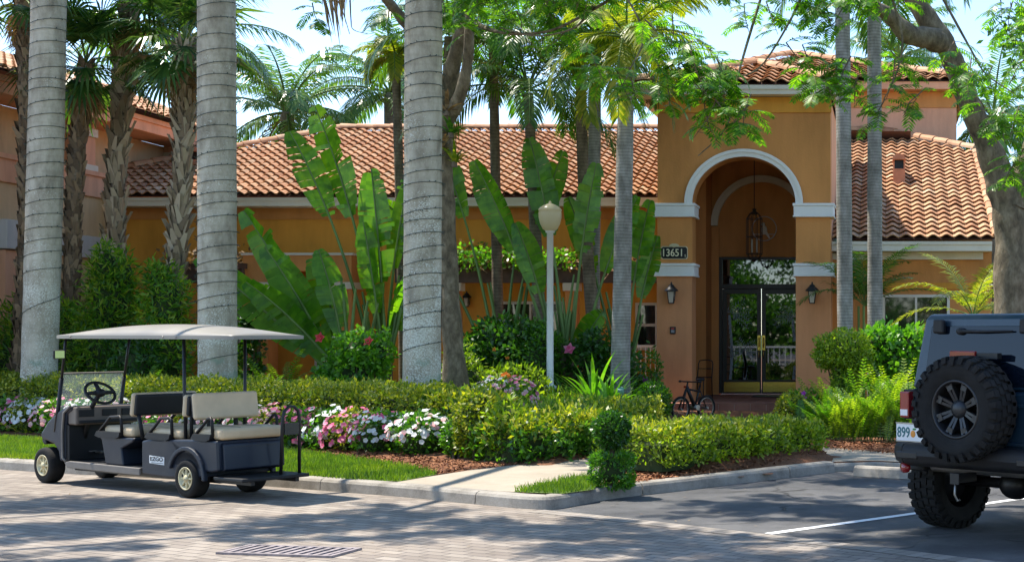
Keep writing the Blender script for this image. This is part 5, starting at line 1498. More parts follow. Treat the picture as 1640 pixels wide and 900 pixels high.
paddle_plant('bird_of_paradise', 905, 25.2, [(-16, -15, 2.7, 1.7, .56, .2), (-5, 12, 3.0, 1.8, .56, .2), (4, -10, 2.6, 1.6, .52, .15), (11, 15, 2.3, 1.5, .50, .3), (-42, -20, .9, 1.0, .52, .8), (16, -25, .8, 1.0, .52, .5), (-8, -35, 1.9, 1.3, .5, .3)],
             'dense giant bird of paradise with broad leaves directly right of the lamp post', 63, 'giant paddle leaf plants', 5, stalks=9)
paddle_plant('bird_of_paradise', 1000, 26.0, [(-12, 10, 2.4, 1.5, .46, .2), (4, -10, 2.2, 1.5, .46, .2), (7, 30, 1.9, 1.2, .42, .2)],
             'giant bird of paradise with leaves reaching to the tower, behind the smooth grey palm', 64, 'giant paddle leaf plants', 3)
paddle_plant('bird_of_paradise', 808, 25.6, [(-10, 10, 3.3, 1.4, .48, .25), (6, -15, 3.2, 1.4, .46, .3), (-20, 10, 2.9, 1.4, .46, .6)],
             'slender giant bird of paradise left of the lamp globe', 65, 'giant paddle leaf plants', 3)

# ------------------------------------------------------------------ flame trees (broad feathery crowns)
def feather_tree(name, Y0, limbs, clusters, label, seed, base):
    """limbs: lists of ((px, py, Y), radius); clusters: (px, py, Y, spread m, number, length)"""
    o = empty(name, base, label, 'tree', 'feathery flame trees'); rd = random.Random(seed)
    tb = MB()
    for l in limbs:
        pts = [P(*p) - base for p, r in l]; rads = [r for p, r in l]
        # smooth
        sp, sr = [], []
        for i in range(len(pts) - 1):
            p0, p1, p2, p3 = pts[max(i - 1, 0)], pts[i], pts[i + 1], pts[min(i + 2, len(pts) - 1)]
            for k in range(5):
                t = k / 5
                sp.append(.5 * ((2 * p1) + (p2 - p0) * t + (2 * p0 - 5 * p1 + 4 * p2 - p3) * t * t + (3 * p1 - p0 - 3 * p2 + p3) * t ** 3)); sr.append((rads[i] * (1 - t) + rads[i + 1] * t) * rd.uniform(.95, 1.05))
        sp.append(pts[-1]); sr.append(rads[-1]); sr = [q * (1 + .07 * math.sin(i_ * 1.7 + seed) + .05 * math.sin(i_ * .6)) for i_, q in enumerate(sr)]; tb.tube(sp, sr, 16)
    tb.build('trunk', M['tree_bark'], o, fix=False)
    lf, st = Leaves(), MB()
    for (px, py, Y, spread, n, ln) in clusters:
        c = (P(px, py, Y) if not isinstance(py, tuple) else Vector((px,) + py)) - base
        nt_ = max(1, n // 7)
        for t in range(nt_):
            e = c + Vector((rd.gauss(0, spread * .5), rd.gauss(0, spread * .45), rd.gauss(0, spread * .22)))
            s = e + Vector((rd.uniform(-.3, .3), rd.uniform(-.2, .2), rd.uniform(.25, .5)))
            st.tube([s, s.lerp(e, .5) + Vector((rd.uniform(-.05, .05), 0, .02)), e], [.012, .008, .004], 4, 0, False)
            for q in range(7):
                u = q / 7; bpt = s.lerp(e, u)
                feather_leaf(lf, st, bpt, rd.uniform(0, 6.28), rd.uniform(-.3, .5), ln * rd.uniform(.7, 1.15), rd.uniform(.6, 1.5), rd)
    c_ = lf.build('crown', L['feather'], o); st.build('twigs', M['stem'], c_, fix=False)
    return o
def XL(x, y, z, r): return ((VX + x * F / y, HY - (z - EYE) * F / y, y), r)
Ya = 19.0
bA = Vector((PX(1618, Ya), Ya, .1))
feather_tree('flame_tree', Ya, [
    [((1628, 728, Ya), .38), ((1626, 690, Ya), .31), ((1620, 560, Ya), .235), ((1619, 420, Ya), .22), ((1614, 330, Ya), .24), ((1592, 260, Ya), .18), ((1560, 185, Ya - .1), .155), ((1535, 120, Ya - .2), .145), ((1512, 70, Ya - .3), .15), ((1478, 20, Ya - .4), .13), ((1440, -40, Ya - .5), .12), ((1380, -130, Ya - .5), .08)],
    [((1514, 74, Ya - .3), .13), ((1490, 62, Ya - .5), .15), ((1455, 55, Ya - .7), .13), ((1420, 22, Ya - .9), .09), ((1385, 4, Ya - 1.1), .075), ((1320, -30, Ya - 1.4), .06), ((1230, -80, Ya - 1.6), .04)],
    [((1622, 330, Ya), .2), ((1650, 250, Ya), .16), ((1690, 120, Ya), .14), ((1720, -60, Ya), .1)],
    [((1230, -40, 17.5), .02), ((1185, 110, 17.2), .014), ((1165, 200, 17), .009), ((1118, 250, 17), .006)],
    [((1300, -40, 17.4), .02), ((1262, 40, 17.3), .014), ((1215, 110, 17.2), .010), ((1170, 125, 17), .006)],
    [((1420, -30, 17.4), .018), ((1445, 60, 17.3), .013), ((1435, 120, 17.3), .009), ((1415, 160, 17.3), .006)],
    [XL(2.2, 18.0, 6.4, .12), XL(.2, 16.0, 7.4, .09), XL(-2.4, 13.6, 7.8, .06), XL(-5.6, 12.6, 7.9, .03)],  # limbs out of view, added to carry the shading clusters below
    [XL(.2, 16.0, 7.4, .06), XL(-2.4, 15.2, 7.7, .045), XL(-4.8, 15.2, 7.9, .02)],
    [((1500, -20, 17.4), .018), ((1555, 80, 17.3), .013), ((1580, 120, 17.3), .010), ((1625, 150, 17.3), .006)],
], [(1125, 165, 17, .55, 42, .42), (1150, 215, 16.9, .42, 35, .42), (1080, 150, 17.1, .5, 28, .40), (1100, 110, 17.1, .5, 21, .4),
    (1200, 45, 17.2, .35, 14, .38), (1280, 35, 17.3, .5, 28, .4), (1330, 25, 17.3, .5, 35, .4), (1285, 130, 17.3, .35, 14, .4), (1330, 120, 17.2, .4, 14, .4), (1400, 160, 17.2, .42, 28, .42), (1420, 195, 17.1, .3, 14, .42),
    (1600, 140, 17.4, .6, 42, .42), (1635, 200, 17.3, .5, 28, .42), (1605, 60, 17.5, .6, 42, .42), (1640, 290, 17.3, .4, 14, .42), (1490, 130, 18, .3, 7, .4), (1390, 10, 17.4, .4, 14, .4),
    (-5.6, (12.8, 7.8), 0, .9, 189, .5), (-4.0, (12.2, 7.9), 0, .9, 189, .5), (-4.6, (15.2, 7.8), 0, .8, 189, .5), (-3.4, (14.4, 7.7), 0, .7, 231, .5), (-2.4, (13.2, 7.7), 0, 1.1, 336, .5), (-1.2, (14.6, 7.4), 0, .9, 168, .5), (-3.0, (11.9, 7.7), 0, 1.0, 252, .5), (-1.2, (12.4, 7.5), 0, 1.0, 231, .5)],  # clusters out of view, added to cast shade on road and car
    'big leaning flame tree with thick bare trunk behind the off-road car', 71, bA)
Yb = 22.8
bB = Vector((PX(728, Yb), Yb, gz(PX(728, Yb), Yb) - .05))
feather_tree('flame_tree', Yb, [
    [((732, 640, Yb), .21), ((726, 560, Yb), .165), ((720, 430, Yb), .13), ((714, 300, Yb), .12), ((712, 190, Yb), .13), ((722, 120, Yb), .12), ((742, 40, Yb - .2), .11), ((760, -40, Yb - .4), .10), ((790, -160, Yb - .8), .07)],
    [((712, 200, Yb), .13), ((738, 150, Yb - .2), .10), ((750, 90, Yb - .3), .08), ((755, 20, Yb - .5), .07), ((790, -60, Yb - .8), .05)],
    [((712, 180, Yb), .13), ((690, 110, Yb - .2), .10), ((662, 55, Yb - .5), .095), ((640, 25, Yb - .7), .08), ((605, -15, Yb - 1), .07), ((540, -80, Yb - 1.4), .05)],
    [((745, 30, Yb), .05), ((800, 52, 20.5), .025), ((880, 50, 20), .018), ((960, 10, 19.6), .02), ((1040, -40, 19), .03)],
    [((950, 10, 19.6), .02), ((920, 45, 19.6), .015), ((860, 58, 19.6), .01), ((800, 45, 19.6), .006)],
    [((980, -40, 19), .014), ((1030, 50, 18.8), .011), ((1010, 110, 18.6), .008), ((995, 140, 18.5), .005)],
    [((560, -20, 21), .012), ((562, 30, 21), .009), ((566, 48, 21), .006), ((590, 55, 21), .004)],
    [XL(-7.2, 21.6, 6.8, .10), XL(-7.8, 18.0, 7.6, .08), XL(-8.4, 14.2, 7.9, .05), XL(-10.6, 12.4, 8.0, .03)],  # unseen limbs over the road, added to bear the shade clusters
    [XL(-7.8, 18.0, 7.6, .06), XL(-10.2, 15.6, 8.0, .04), XL(-12.8, 13.6, 8.1, .02)],
    [((520, -30, 21), .012), ((545, 10, 21), .008), ((560, 55, 21), .005)],
], [(820, 12, 20, .7, 42, .45), (900, 10, 20, .7, 42, .45), (980, 15, 19.5, .6, 35, .42), (860, 50, 20, .5, 21, .42), (780, 10, 20.5, .6, 28, .42), (1050, 15, 19.2, .5, 21, .42), (965, 140, 18.6, .3, 14, .4), (1000, 165, 18.6, .3, 14, .4), (520, 55, 21, .2, 7, .35), (590, 50, 21, .2, 7, .35), (700, 25, 21.5, .4, 14, .4), (760, 40, 21, .4, 21, .42), (1150, 5, 19, .4, 7, .4),
    (-8.5, (14.0, 7.8), 0, 1.0, 231, .5), (-10.6, (13.6, 7.9), 0, .9, 189, .5), (-11.6, (15.5, 7.9), 0, .7, 126, .5), (-6.9, (13.7, 7.8), 0, .7, 147, .5), (-12.8, (13.4, 8.0), 0, .9, 147, .5), (-11.4, (12.2, 8.0), 0, .8, 150, .5), (-13.2, (15.4, 8.1), 0, .9, 160, .5), (-9.6, (11.6, 8.0), 0, .8, 126, .5)],  # unseen canopy over the street, added for the shadows on the pavers
    'flame tree with forked brown limbs right behind the royal palm nearest the lamp', 72, bB)
# bromeliads growing on the second flame tree are their own plants
def rosette(name, loc, n, ln, wd, mat, seed, label, cat, group=None, el=(R(20), R(80)), droop=(.6, 1.4)):
    o = empty(name, loc, label, cat, group); rd = random.Random(seed); lf = Leaves()
    for i in range(n):
        az = 2.399963 * i + rd.uniform(-.2, .2); e = rd.uniform(*el); L_ = ln * rd.uniform(.7, 1.1)
        pts, tan = arc((0, 0, 0), az, e, L_, rd.uniform(*droop), 7, 1.4)
        sd = Vector((-math.sin(az), math.cos(az), 0))
        for k in range(7):
            w0 = wd * .5 * (1 - (k / 7) ** 2.2) * (.6 + .4 * min(1, k / 2)); w1 = wd * .5 * (1 - ((k + 1) / 7) ** 2.2) * (.6 + .4 * min(1, (k + 1) / 2)) + .001
            lf.quad(pts[k] - sd * w0, pts[k] + sd * w0, pts[k + 1] + sd * w1, pts[k + 1] - sd * w1)
    f = lf.build('leaves', mat, o)
    sm = MB(); sm.lathe([(.05, -.06), (.04, .02), (0, .05)], n=8); sm.build('base', M['stem'], o)
    return o
for k, (px, py) in enumerate([(716, 180), (722, 215), (728, 262), (708, 240)]):
    rosette('bromeliad', P(px, py, Yb - .2), 14, .42, .07, [L['dead'], L['mid'], L['palm_y'], L['dead']][k], 80 + k,
            ['brown bromeliad at the fork of the limbs behind the royal palm', 'dark green bromeliad just under the fork, highest of the green ones', 'yellowish bromeliad lowest on the forked tree trunk', 'small dry bromeliad on the left side of the forked trunk'][k], 'bromeliad', 'bromeliads on the flame tree')
# dead frond hanging at the top
df_ = empty('hanging_dead_frond', P(535, -30, 21), 'dry brown palm frond hanging down at the top of the photo', 'palm frond')
rd = random.Random(9); lf, st = Leaves(), MB()
for k in range(46):
    x = rd.uniform(-.22, .22); b0 = Vector((x, rd.uniform(-.06, .06), rd.uniform(-.25, .5))); lf.blade(b0, Vector((rd.uniform(-.12, .12) - x * .5 + .08, rd.uniform(-.1, .1), -1)), Vector((1, 0, 0)), rd.uniform(.5, .85), .028, 0, .1)
lf.build('leaflets', L['dead'], df_); st.tube([(-.05, 0, .9), (0, 0, .2), (.12, 0, -.6)], [.02, .014, .006], 5); st.build('stalk', M['dead_stem'], df_, fix=False)

# ------------------------------------------------------------------ tall green shrubs at left
def at(px, Y): return Vector((PX(px, Y), Y, max(.1, gz(PX(px, Y), Y))))
shrub('podocarpus', at(30, 25.2), [(0, 0, .8, .5, .5, .9), (.1, 0, 1.4, .32, .32, .6)], L['podo'], .15, 420, 101, 'loose dark green shrub at the left edge behind the leftmost royal palm', group='tall narrow-leaved shrubs by the side building', aspect=.2, spread=1.1, lump=.22)
shrub('podocarpus', at(112, 24.9), [(0, 0, .75, .46, .45, .85), (-.1, 0, 1.4, .26, .26, .5)], L['podo'], .15, 420, 102, 'dark narrow-leaved shrub between leftmost royal palm and the tallest shrub', group='tall narrow-leaved shrubs by the side building', aspect=.2, spread=1.1, lump=.22)
shrub('podocarpus', at(172, 24.7), [(0, 0, .9, .56, .5, 1.0), (.05, 0, 1.75, .46, .42, .75), (-.02, 0, 2.35, .25, .25, .5), (.3, .1, 2.2, .14, .14, .45)], L['podo'], .16, 440, 103, 'tallest cone-shaped narrow-leaved shrub, climbing up the criss-cross palm trunk', group='tall narrow-leaved shrubs by the side building', aspect=.2, spread=1.1, lump=.22)
shrub('podocarpus', at(262, 24.3), [(0, 0, .9, .5, .45, 1.0), (.05, 0, 1.7, .38, .35, .75), (-.1, 0, 2.1, .2, .2, .4)], L['podo'], .14, 460, 104, 'leafy shrub around the foot of the leaning cabbage palm', group='tall narrow-leaved shrubs by the side building', aspect=.24, spread=1.1, lump=.22)
shrub('podocarpus', at(215, 24.0), [(0, 0, .6, .55, .45, .7)], L['dark'], .13, 460, 105, 'low dark bush filling the gap between the two tall shrubs', group='tall narrow-leaved shrubs by the side building', aspect=.3, spread=1.1, lump=.22)
shrub('leafy_vine', at(402, 26.2), [(0, 0, .8, .22, .2, .8), (.05, 0, 1.5, .30, .2, .28)], L['dark'], .13, 300, 106, 'dark leafy creeper on the stucco porch column behind the cart roof', cat='creeper', aspect=.7, spread=1.0, core=0)
# ------------------------------------------------------------------ middle shrubs
fl = lambda l: [Vector(p) for p in l]
shrub('hibiscus', at(566, 23.4), [(0, 0, .55, .55, .45, .55), (.1, -.1, 1.0, .35, .3, .32), (-.35, 0, .4, .3, .3, .4), (.42, 0, .95, .25, .2, .35)], L['bright'], .095, 520, 111, 'bright green hibiscus with two big coral flowers in front of the paddle leaves', aspect=.6, core=.5,
      flowers=[(L['red_fl'], [(-.45, -.25, 1.20), (.36, -.30, 1.14)], .10)])
shrub('hibiscus', at(800, 24.6), [(-.35, 0, .6, .6, .5, .7), (.35, 0, .7, .55, .5, .7), (0, 0, 1.1, .5, .4, .45)], L['dark'], .11, 480, 112, 'large dark green bush left of the lamp post with a few small orange buds', aspect=.6, lump=.2,
      flowers=[(L['orange_fl'], [(.28, -.52, .85), (.05, -.5, 1.0), (.45, -.5, .55), (-.55, -.5, .95)], .045)])
shrub('shrub', at(862, 24.4), [(0, 0, .7, .42, .4, .75), (.1, 0, 1.1, .25, .25, .4)], L['mid'], .09, 520, 113, 'mid green leafy bush touching the lamp post on its left', aspect=.45)
shrub('croton', at(815, 23.3), [(0, 0, .35, .45, .35, .4), (.4, 0, .3, .3, .3, .35)], L['lime'], .11, 420, 114, 'low yellow-green croton with an orange bloom beside the lamp post', aspect=.35, flowers=[(L['orange_fl'], [(.05, -.36, .62), (.1, -.36, .58), (.0, -.36, .60)], .05)])
shrub('shrub', at(745, 23.5), [(0, 0, .4, .45, .4, .45), (-.1, 0, .8, .25, .25, .35)], L['lime'], .09, 480, 115, 'yellow-green bush at the foot of the forked tree', aspect=.35)
shrub('shrub', at(985, 24.6), [(-.5, 0, .8, .35, .3, .4), (0, 0, .5, .5, .4, .6), (-.3, 0, 1.05, .3, .25, .3)], L['dark'], .10, 460, 116, 'dark leafy bush with one pink bloom behind the strap-leaved lilies', aspect=.55, core=.4, flowers=[(L['pink_fl'], [(-.72, -.3, 1.0)], .12)])
shrub('shrub', at(1030, 25.2), [(0, 0, .22, .3, .3, .28)], L['mid'], .09, 460, 117, 'bush with purple orchid blooms next to the white railing', aspect=.5, flowers=[(L['purple_fl'], [(.05, -.3, .45), (.12, -.3, .43), (-.12, -.3, .40), (.2, -.28, .36)], .06)])
shrub('white_flowering_shrub', at(1046, 25.0), [(0, 0, .5, .16, .2, .55)], L['mid'], .08, 500, 118, 'thin upright shrub with white blooms against the left tower pillar', core=0)
shrub('round_bush', Vector((PX(1047, 22.8), 22.8, .12)), [(0, 0, .42, .28, .28, .36)], L['mid'], .055, 2500, 119, 'small clipped round bush by the left tower pillar', aspect=.5, core=.75, lump=.05, trunk=(0, 0))
for k, (px, Y, n, ln, lab) in enumerate([(952, 22.9, 26, 1.15, 'big strap-leaved lily directly right of the lamp base'), (905, 23.9, 16, .8, 'strap-leaved lily behind the lamp base'), (1000, 23.6, 16, .85, 'strap-leaved lily at the foot of the smooth grey palm'), (978, 22.4, 18, .85, 'smaller strap-leaved lily in front of the smooth grey palm')]):
    rosette('crinum_lily', at(px, Y), n, ln, .085, L['bright'] if k != 1 else L['mid'], 130 + k, lab, 'lily', 'strap-leaved lilies by the lamp', (R(35), R(85)), (.4, 1.2))
# fern clumps
def fern(px, Y, n, ln, mat, seed, label, group, el=(R(40), R(85)), droop=(.5, 1.3), z=None):
    b = at(px, Y)
    if z is not None: b.z = z
    o = empty('fern', b, label, 'fern', group); rd = random.Random(seed); lf, st = Leaves(), MB()
    for i in range(n):
        base = Vector((rd.gauss(0, .10), rd.gauss(0, .10), 0))
        frond(lf, st, base, rd.uniform(0, 6.28), rd.uniform(*el), ln * rd.uniform(.75, 1.15), rd.uniform(*droop), 20, .10, .026, .05, rd, 0, .08, .1, .005, .2, .3)
    lf.build('fronds', mat, o); st.build('stalks', M['petiole'], o, fix=False)
    return o
FG = 'fern clumps between hedge and porch'
for k, (px, Y, n, ln, lab) in enumerate([(425, 23.0, 16, .8, 'feathery fern right behind the rear of the cart roof'), (452, 23.3, 14, 1.15, 'tallest upright fern behind the cart, right of the other ferns by the roof'), (492, 23.0, 16, .8, 'spreading fern left of the coral-flowered hibiscus'), (285, 23.2, 14, .7, 'fern in the shade behind the cart windshield post'), (232, 23.2, 14, .8, 'fern under the tall cone-shaped shrub'), (545, 22.4, 12, .6, 'fern in front of the coral-flowered hibiscus'), (640, 22.6, 14, .65, 'fern touching the left side of the royal palm nearest the lamp'), (718, 22.3, 12, .6, 'fern right of the royal palm nearest the lamp'), (20, 24.0, 12, .6, 'fern at the foot of the leftmost royal palm')]):
    fern(px, Y, n, ln, L['fern'], 140 + k, lab, FG)
# low leafy ground cover over the mound
rg = np.random.default_rng(77); n = 52000
x = rg.uniform(-15.6, -2.6, n); y = rg.uniform(19.0, 27.4, n); s = .466 * x + .885 * y
hm = .22 + .11 * np.sin(x * 2.3 + y) * np.sin(y * 1.9 - x * .7) + .05 * np.sin(x * 6.1) * np.sin(y * 5.3)
k = (s > 14.6) & (y < 26.6) & (VX + x * F / y < 1050); x, y, hm = x[k], y[k], hm[k]
z = np.array([gz(a, b) for a, b in zip(x, y)]) + hm * rg.uniform(.15, 1.0, len(x)) ** .6
pos = np.stack([x, y, z], 1); nr = unit(rg.normal(size=pos.shape) * .5 + np.array([0, -.3, 1.0]))
tag(quads_obj('ground_cover', leaf_quads(rg, pos, nr, .13, .22, .9, .5), [L['fern'], L['lime'], L['mid']], None, (np.sin(x * 1.3 + 2) * np.sin(y * 1.7) + rg.normal(size=len(x)) * .5 > .35).astype(int) + (rg.random(len(x)) < .25)), 'low ferny ground cover filling the bed around the palms', 'ground cover', kind='stuff')

# ------------------------------------------------------------------ clipped hedges, flowers
dS = Vector((.885, -.466, 0)); nS = Vector((.466, .885, 0))
h0 = P(-180, 600, 24.2); h0.z = 0
def on_row(px, s):
    """ground point at street offset s seen in column px"""
    k = (px - VX) / F; Y = s / (.466 * k + .885); return Vector((k * Y, Y, 0))
a, b = on_row(-160, 14.25), on_row(705, 14.2)
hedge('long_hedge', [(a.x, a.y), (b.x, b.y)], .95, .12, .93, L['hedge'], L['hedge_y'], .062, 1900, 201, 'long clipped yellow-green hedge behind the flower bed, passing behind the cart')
a, b = on_row(712, 14.15), on_row(792, 14.0)
hedge('hedge', [(a.x, a.y), (b.x, b.y)], .8, .12, .86, L['mid'], L['hedge'], .066, 1700, 202, 'short darker hedge continuing the long hedge at its right end')
a = G(742, 737, .13); b = Vector((PX(925, 19.6), 19.6, 0))
hedge('mixed_hedge', [(-4.68, 17.05), (-4.05, 18.0), (-3.45, 19.2)], .85, .12, .63, L['mid'], L['hedge'], .08, 1500, 203, 'thick dark green mixed hedge beside the front walk below the lamp post', rough=.16)
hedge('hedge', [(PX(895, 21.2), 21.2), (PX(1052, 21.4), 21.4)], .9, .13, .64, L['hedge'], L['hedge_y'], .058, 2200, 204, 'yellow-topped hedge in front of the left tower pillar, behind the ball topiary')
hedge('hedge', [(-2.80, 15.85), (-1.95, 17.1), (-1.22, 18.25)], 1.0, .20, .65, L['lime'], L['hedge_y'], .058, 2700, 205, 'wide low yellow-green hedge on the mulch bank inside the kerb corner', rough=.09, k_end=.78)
# dark rounded shrubs at the right end of the flower bed
shrub('clipped_bush', G(756, 738, .13), [(0, .3, .42, .30, .30, .46)], L['hedge'], .06, 2600, 206, 'dark clipped bush at the corner where the flower bed ends', aspect=.5, core=.8, lump=.08)
shrub('clipped_bush', G(728, 735, .13), [(0, .2, .24, .22, .22, .26)], L['mid'], .055, 2600, 207, 'small grey-green round bush at the right end of the flower bed', aspect=.5, core=.8, lump=.06)
shrub('variegated_shrub', G(800, 742, .13), [(0, .35, .35, .28, .28, .42)], L['lime'], .09, 620, 208, 'yellow variegated shrub in front of the mixed hedge', aspect=.4, core=.7)
tp = empty('ball_topiary', G(974, 780, .13), 'two-tier clipped topiary with a round ball on a squat block at the walk corner', 'topiary')
rg = np.random.default_rng(209)
def clipped(name, c, r, sq, mat, dens, size):
    n = int(dens * 4 * PI * r[0] * r[2]); v = unit(rg.normal(size=(n, 3)))
    if sq: v = np.sign(v) * np.abs(v) ** .55; v = v / np.maximum(1e-6, np.max(np.abs(v), axis=1, keepdims=True)) ** .6
    p = v * rg.uniform(.86, 1.03, (n, 1)) * np.array(r) + np.array(c)
    o = quads_obj(name, leaf_quads(rg, p, unit(v), size, .5, .75, .2), mat, tp)
    cb = MB(); cb.ell(c, (r[0] * .7, r[1] * .7, r[2] * .7), 14, 10); cb.build('branches', M['core'], o)
clipped('lower_block', (0, .2, .15), (.20, .20, .17), True, L['mid'], 5200, .048)
clipped('ball', (.0, .2, .555), (.175, .175, .185), False, L['dark'], 5600, .048)
st_ = MB(); st_.tube([(0, .2, -.05), (0, .2, .5)], .025, 8); st_.build('trunk', M['stem'], tp)
# flower mounds
BLOOM = {}
def bloom_parts(o, pos, nr, f1, f2, share, rg):
    """each bloom a part of its own; all blooms of a colour share their mesh"""
    if len(pos) > 95: pos, nr = pos[:95], nr[:95]
    for p, q in zip(pos, nr):
        key = f2 if (f2 and rg.random() < share) else f1
        if key not in BLOOM:
            lf = Leaves()
            for ring in range(5):
                a = 2 * PI * ring / 5; d = Vector((math.cos(a), math.sin(a), .12)); s_ = Vector((-math.sin(a), math.cos(a), 0)); c_ = Vector((0, 0, 0))
                lf.quad(c_, c_ + d * .022 + s_ * .017, c_ + d * .034, c_ + d * .022 - s_ * .017)
            t = lf.build('bloom', L[key]); BLOOM[key] = t.data; bpy.data.objects.remove(t)
        b = bpy.data.objects.new('bloom', BLOOM[key]); COL.objects.link(b); b.parent = o
        n_ = Vector(tuple(q + rg.normal(size=3) * .35 + np.array([-.1, -.35, .45]))).normalized()
        b.location = tuple(p); b.rotation_euler = n_.to_track_quat('Z', 'Y').to_euler(); k_ = float(rg.uniform(.95, 1.4)); b.scale = (k_, k_, k_)
cols = [('pink', 'pink_fl', None), ('white', 'white_fl', None), ('blush', 'blush_fl', 'white_fl'), ('pink', 'pink_fl', 'white_fl'), ('white', 'white_fl', 'pink_fl'), ('pink and white', 'pink_fl', 'white_fl')]
FL = [(-70, 'white', 'white_fl', None, ''), (-15, 'pink', 'pink_fl', None, ''), (22, 'pink', 'pink_fl', 'blush_fl', 'deep pink impatiens mound at the left edge of the photo'), (58, 'white', 'white_fl', None, 'white impatiens mound just left of the cart windshield'), (98, 'pink', 'blush_fl', 'pink_fl', 'pink impatiens mound seen through the left half of the cart windshield'), (140, 'white', 'white_fl', 'blush_fl', 'white impatiens mound seen through the right half of the windshield'),
      (185, 'pale', 'blush_fl', 'white_fl', 'pale pink impatiens mound behind the cart steering wheel'), (228, 'white', 'white_fl', None, 'white impatiens mound behind the front seat of the cart'), (272, 'pink', 'pink_fl', None, 'pink impatiens mound glimpsed between the cart seats'), (318, 'white', 'white_fl', 'blush_fl', 'white impatiens mound behind the middle of the cart'), (362, 'pale', 'blush_fl', None, 'blush impatiens mound behind the beige rear backrest'), (408, 'pale', 'blush_fl', 'white_fl', 'blush and white impatiens mound right of the beige backrest'),
      (450, 'pink', 'blush_fl', 'pink_fl', 'pink and blush impatiens mound behind the cart grab bar'), (492, 'pink', 'pink_fl', None, 'deep pink impatiens mound right of the cart grab bar'), (530, 'white', 'white_fl', None, 'sparse white impatiens mound between the two deep pink mounds'), (566, 'pink', 'pink_fl', 'pink_fl', 'deep pink impatiens mound in the middle of the bare-mulch edge'), (612, 'white', 'white_fl', 'pink_fl', 'dense white impatiens mound in front of the royal palm nearest the lamp'), (676, 'white', 'white_fl', 'blush_fl', 'last white impatiens mound at the right end of the flower bed')]
for k, (px, cn, f1, f2, lab) in enumerate(FL):
    rg = np.random.default_rng(300 + k); c = on_row(px, 13.35); c.z = .11
    lab = lab or ('white impatiens mound beyond the left edge' if k == 0 else 'pink impatiens mound beyond the left edge')
    o = empty('impatiens', c, lab, 'flowers', 'impatiens mounds along the flower bed')
    w_ = .34 if px < 600 else .40
    blobs = [(0, 0, .24, w_, .42, .30), (rg.uniform(-.1, .1), -.1, .36, .22, .3, .2)]
    pos, nr = blob_points(rg, blobs, 480, .75, .12); kp = pos[:, 2] > 0
    quads_obj('foliage', leaf_quads(rg, pos[kp], nr[kp], .075, .5, .8, .2), L['mid'] if k % 3 else L['hedge'], o)
    pos, nr = blob_points(rg, blobs, 190 if px != 530 else 80, .98, .12)
    pos += nr * .025
    kp = (pos[:, 2] > (.10 if f1 == 'pink_fl' else .20)) & (nr[:, 1] < .05); pos, nr = pos[kp], nr[kp]
    pos = pos[:max(20, len(pos))]
    bloom_parts(o, pos, nr, f1, f2, .3, rg)
    cb = MB(); cb.ell((0, 0, .2), (w_ * .7, .3, .22), 10, 7); cb.build('stems', M['core'], o)
for k, (px, py, col, f2, lab) in enumerate([(797, 640, 'white_fl', 'blush_fl', 'small white impatiens patch left of the lamp base'), (832, 643, 'blush_fl', 'pink_fl', 'small pink impatiens patch beside the lamp base')]):
    rg = np.random.default_rng(340 + k); c = P(px, py, 21.5); c.z = gz(c.x, c.y) - .02
    o = empty('impatiens', c, lab, 'flowers', 'impatiens by the lamp base'); blobs = [(0, -.2, .30, .30, .3, .30)]
    pos, nr = blob_points(rg, blobs, 420, .75, .1); kp = pos[:, 2] > 0
    quads_obj('foliage', leaf_quads(rg, pos[kp], nr[kp], .07, .5), L['mid'], o)
    pos, nr = blob_points(rg, blobs, 230, .98, .1); kp = (pos[:, 2] > .12) & (nr[:, 1] < .4); pos, nr = pos[kp] + nr[kp] * .02, nr[kp]
    bloom_parts(o, pos, nr, col, f2, .35, rg)

# ------------------------------------------------------------------ right-hand plants
b = at(1350, 22.4); b.z = .12
shrub('round_bush', b, [(0, 0, 1.30, .46, .4, .30), (-.18, 0, 1.18, .28, .3, .2), (.2, 0, 1.12, .26, .3, .22), (.05, 0, .80, .22, .24, .34)], L['lime'], .055, 2200, 401, 'round yellow-green standard bush against the right tower pillar', aspect=.5, core=.7, lump=.1, trunk=(0, 0), zmin=.35)
b = at(1432, 23.0); b.z = .12
shrub('shrub', b, [(0, 0, 1.1, .5, .42, .5), (-.2, 0, 1.4, .3, .3, .3), (.25, 0, 1.3, .3, .3, .35), (0, 0, .6, .4, .35, .5)], L['bright'], .11, 420, 402, 'bright glossy green shrub left of the dark off-road car', aspect=.65, lump=.2)
b = at(1268, 21.6); b.z = .12
shrub('round_bush', b, [(0, 0, .36, .25, .25, .30)], L['hedge_y'], .055, 2500, 403, 'small clipped yellow-green bush right of the porch steps', aspect=.5, core=.78, lump=.06, trunk=(0, 0))
b = at(1292, 22.4); b.z = .12
shrub('shrub', b, [(0, 0, .35, .3, .3, .35)], L['mid'], .09, 480, 404, 'leafy plant with purple blooms at the foot of the right tower pillar', aspect=.4, flowers=[(L['purple_fl'], [(-.03, -.3, .62), (-.02, -.3, .55), (-.04, -.3, .48), (-.28, -.25, .50)], .05)])
rg = np.random.default_rng(410); rd = random.Random(410)
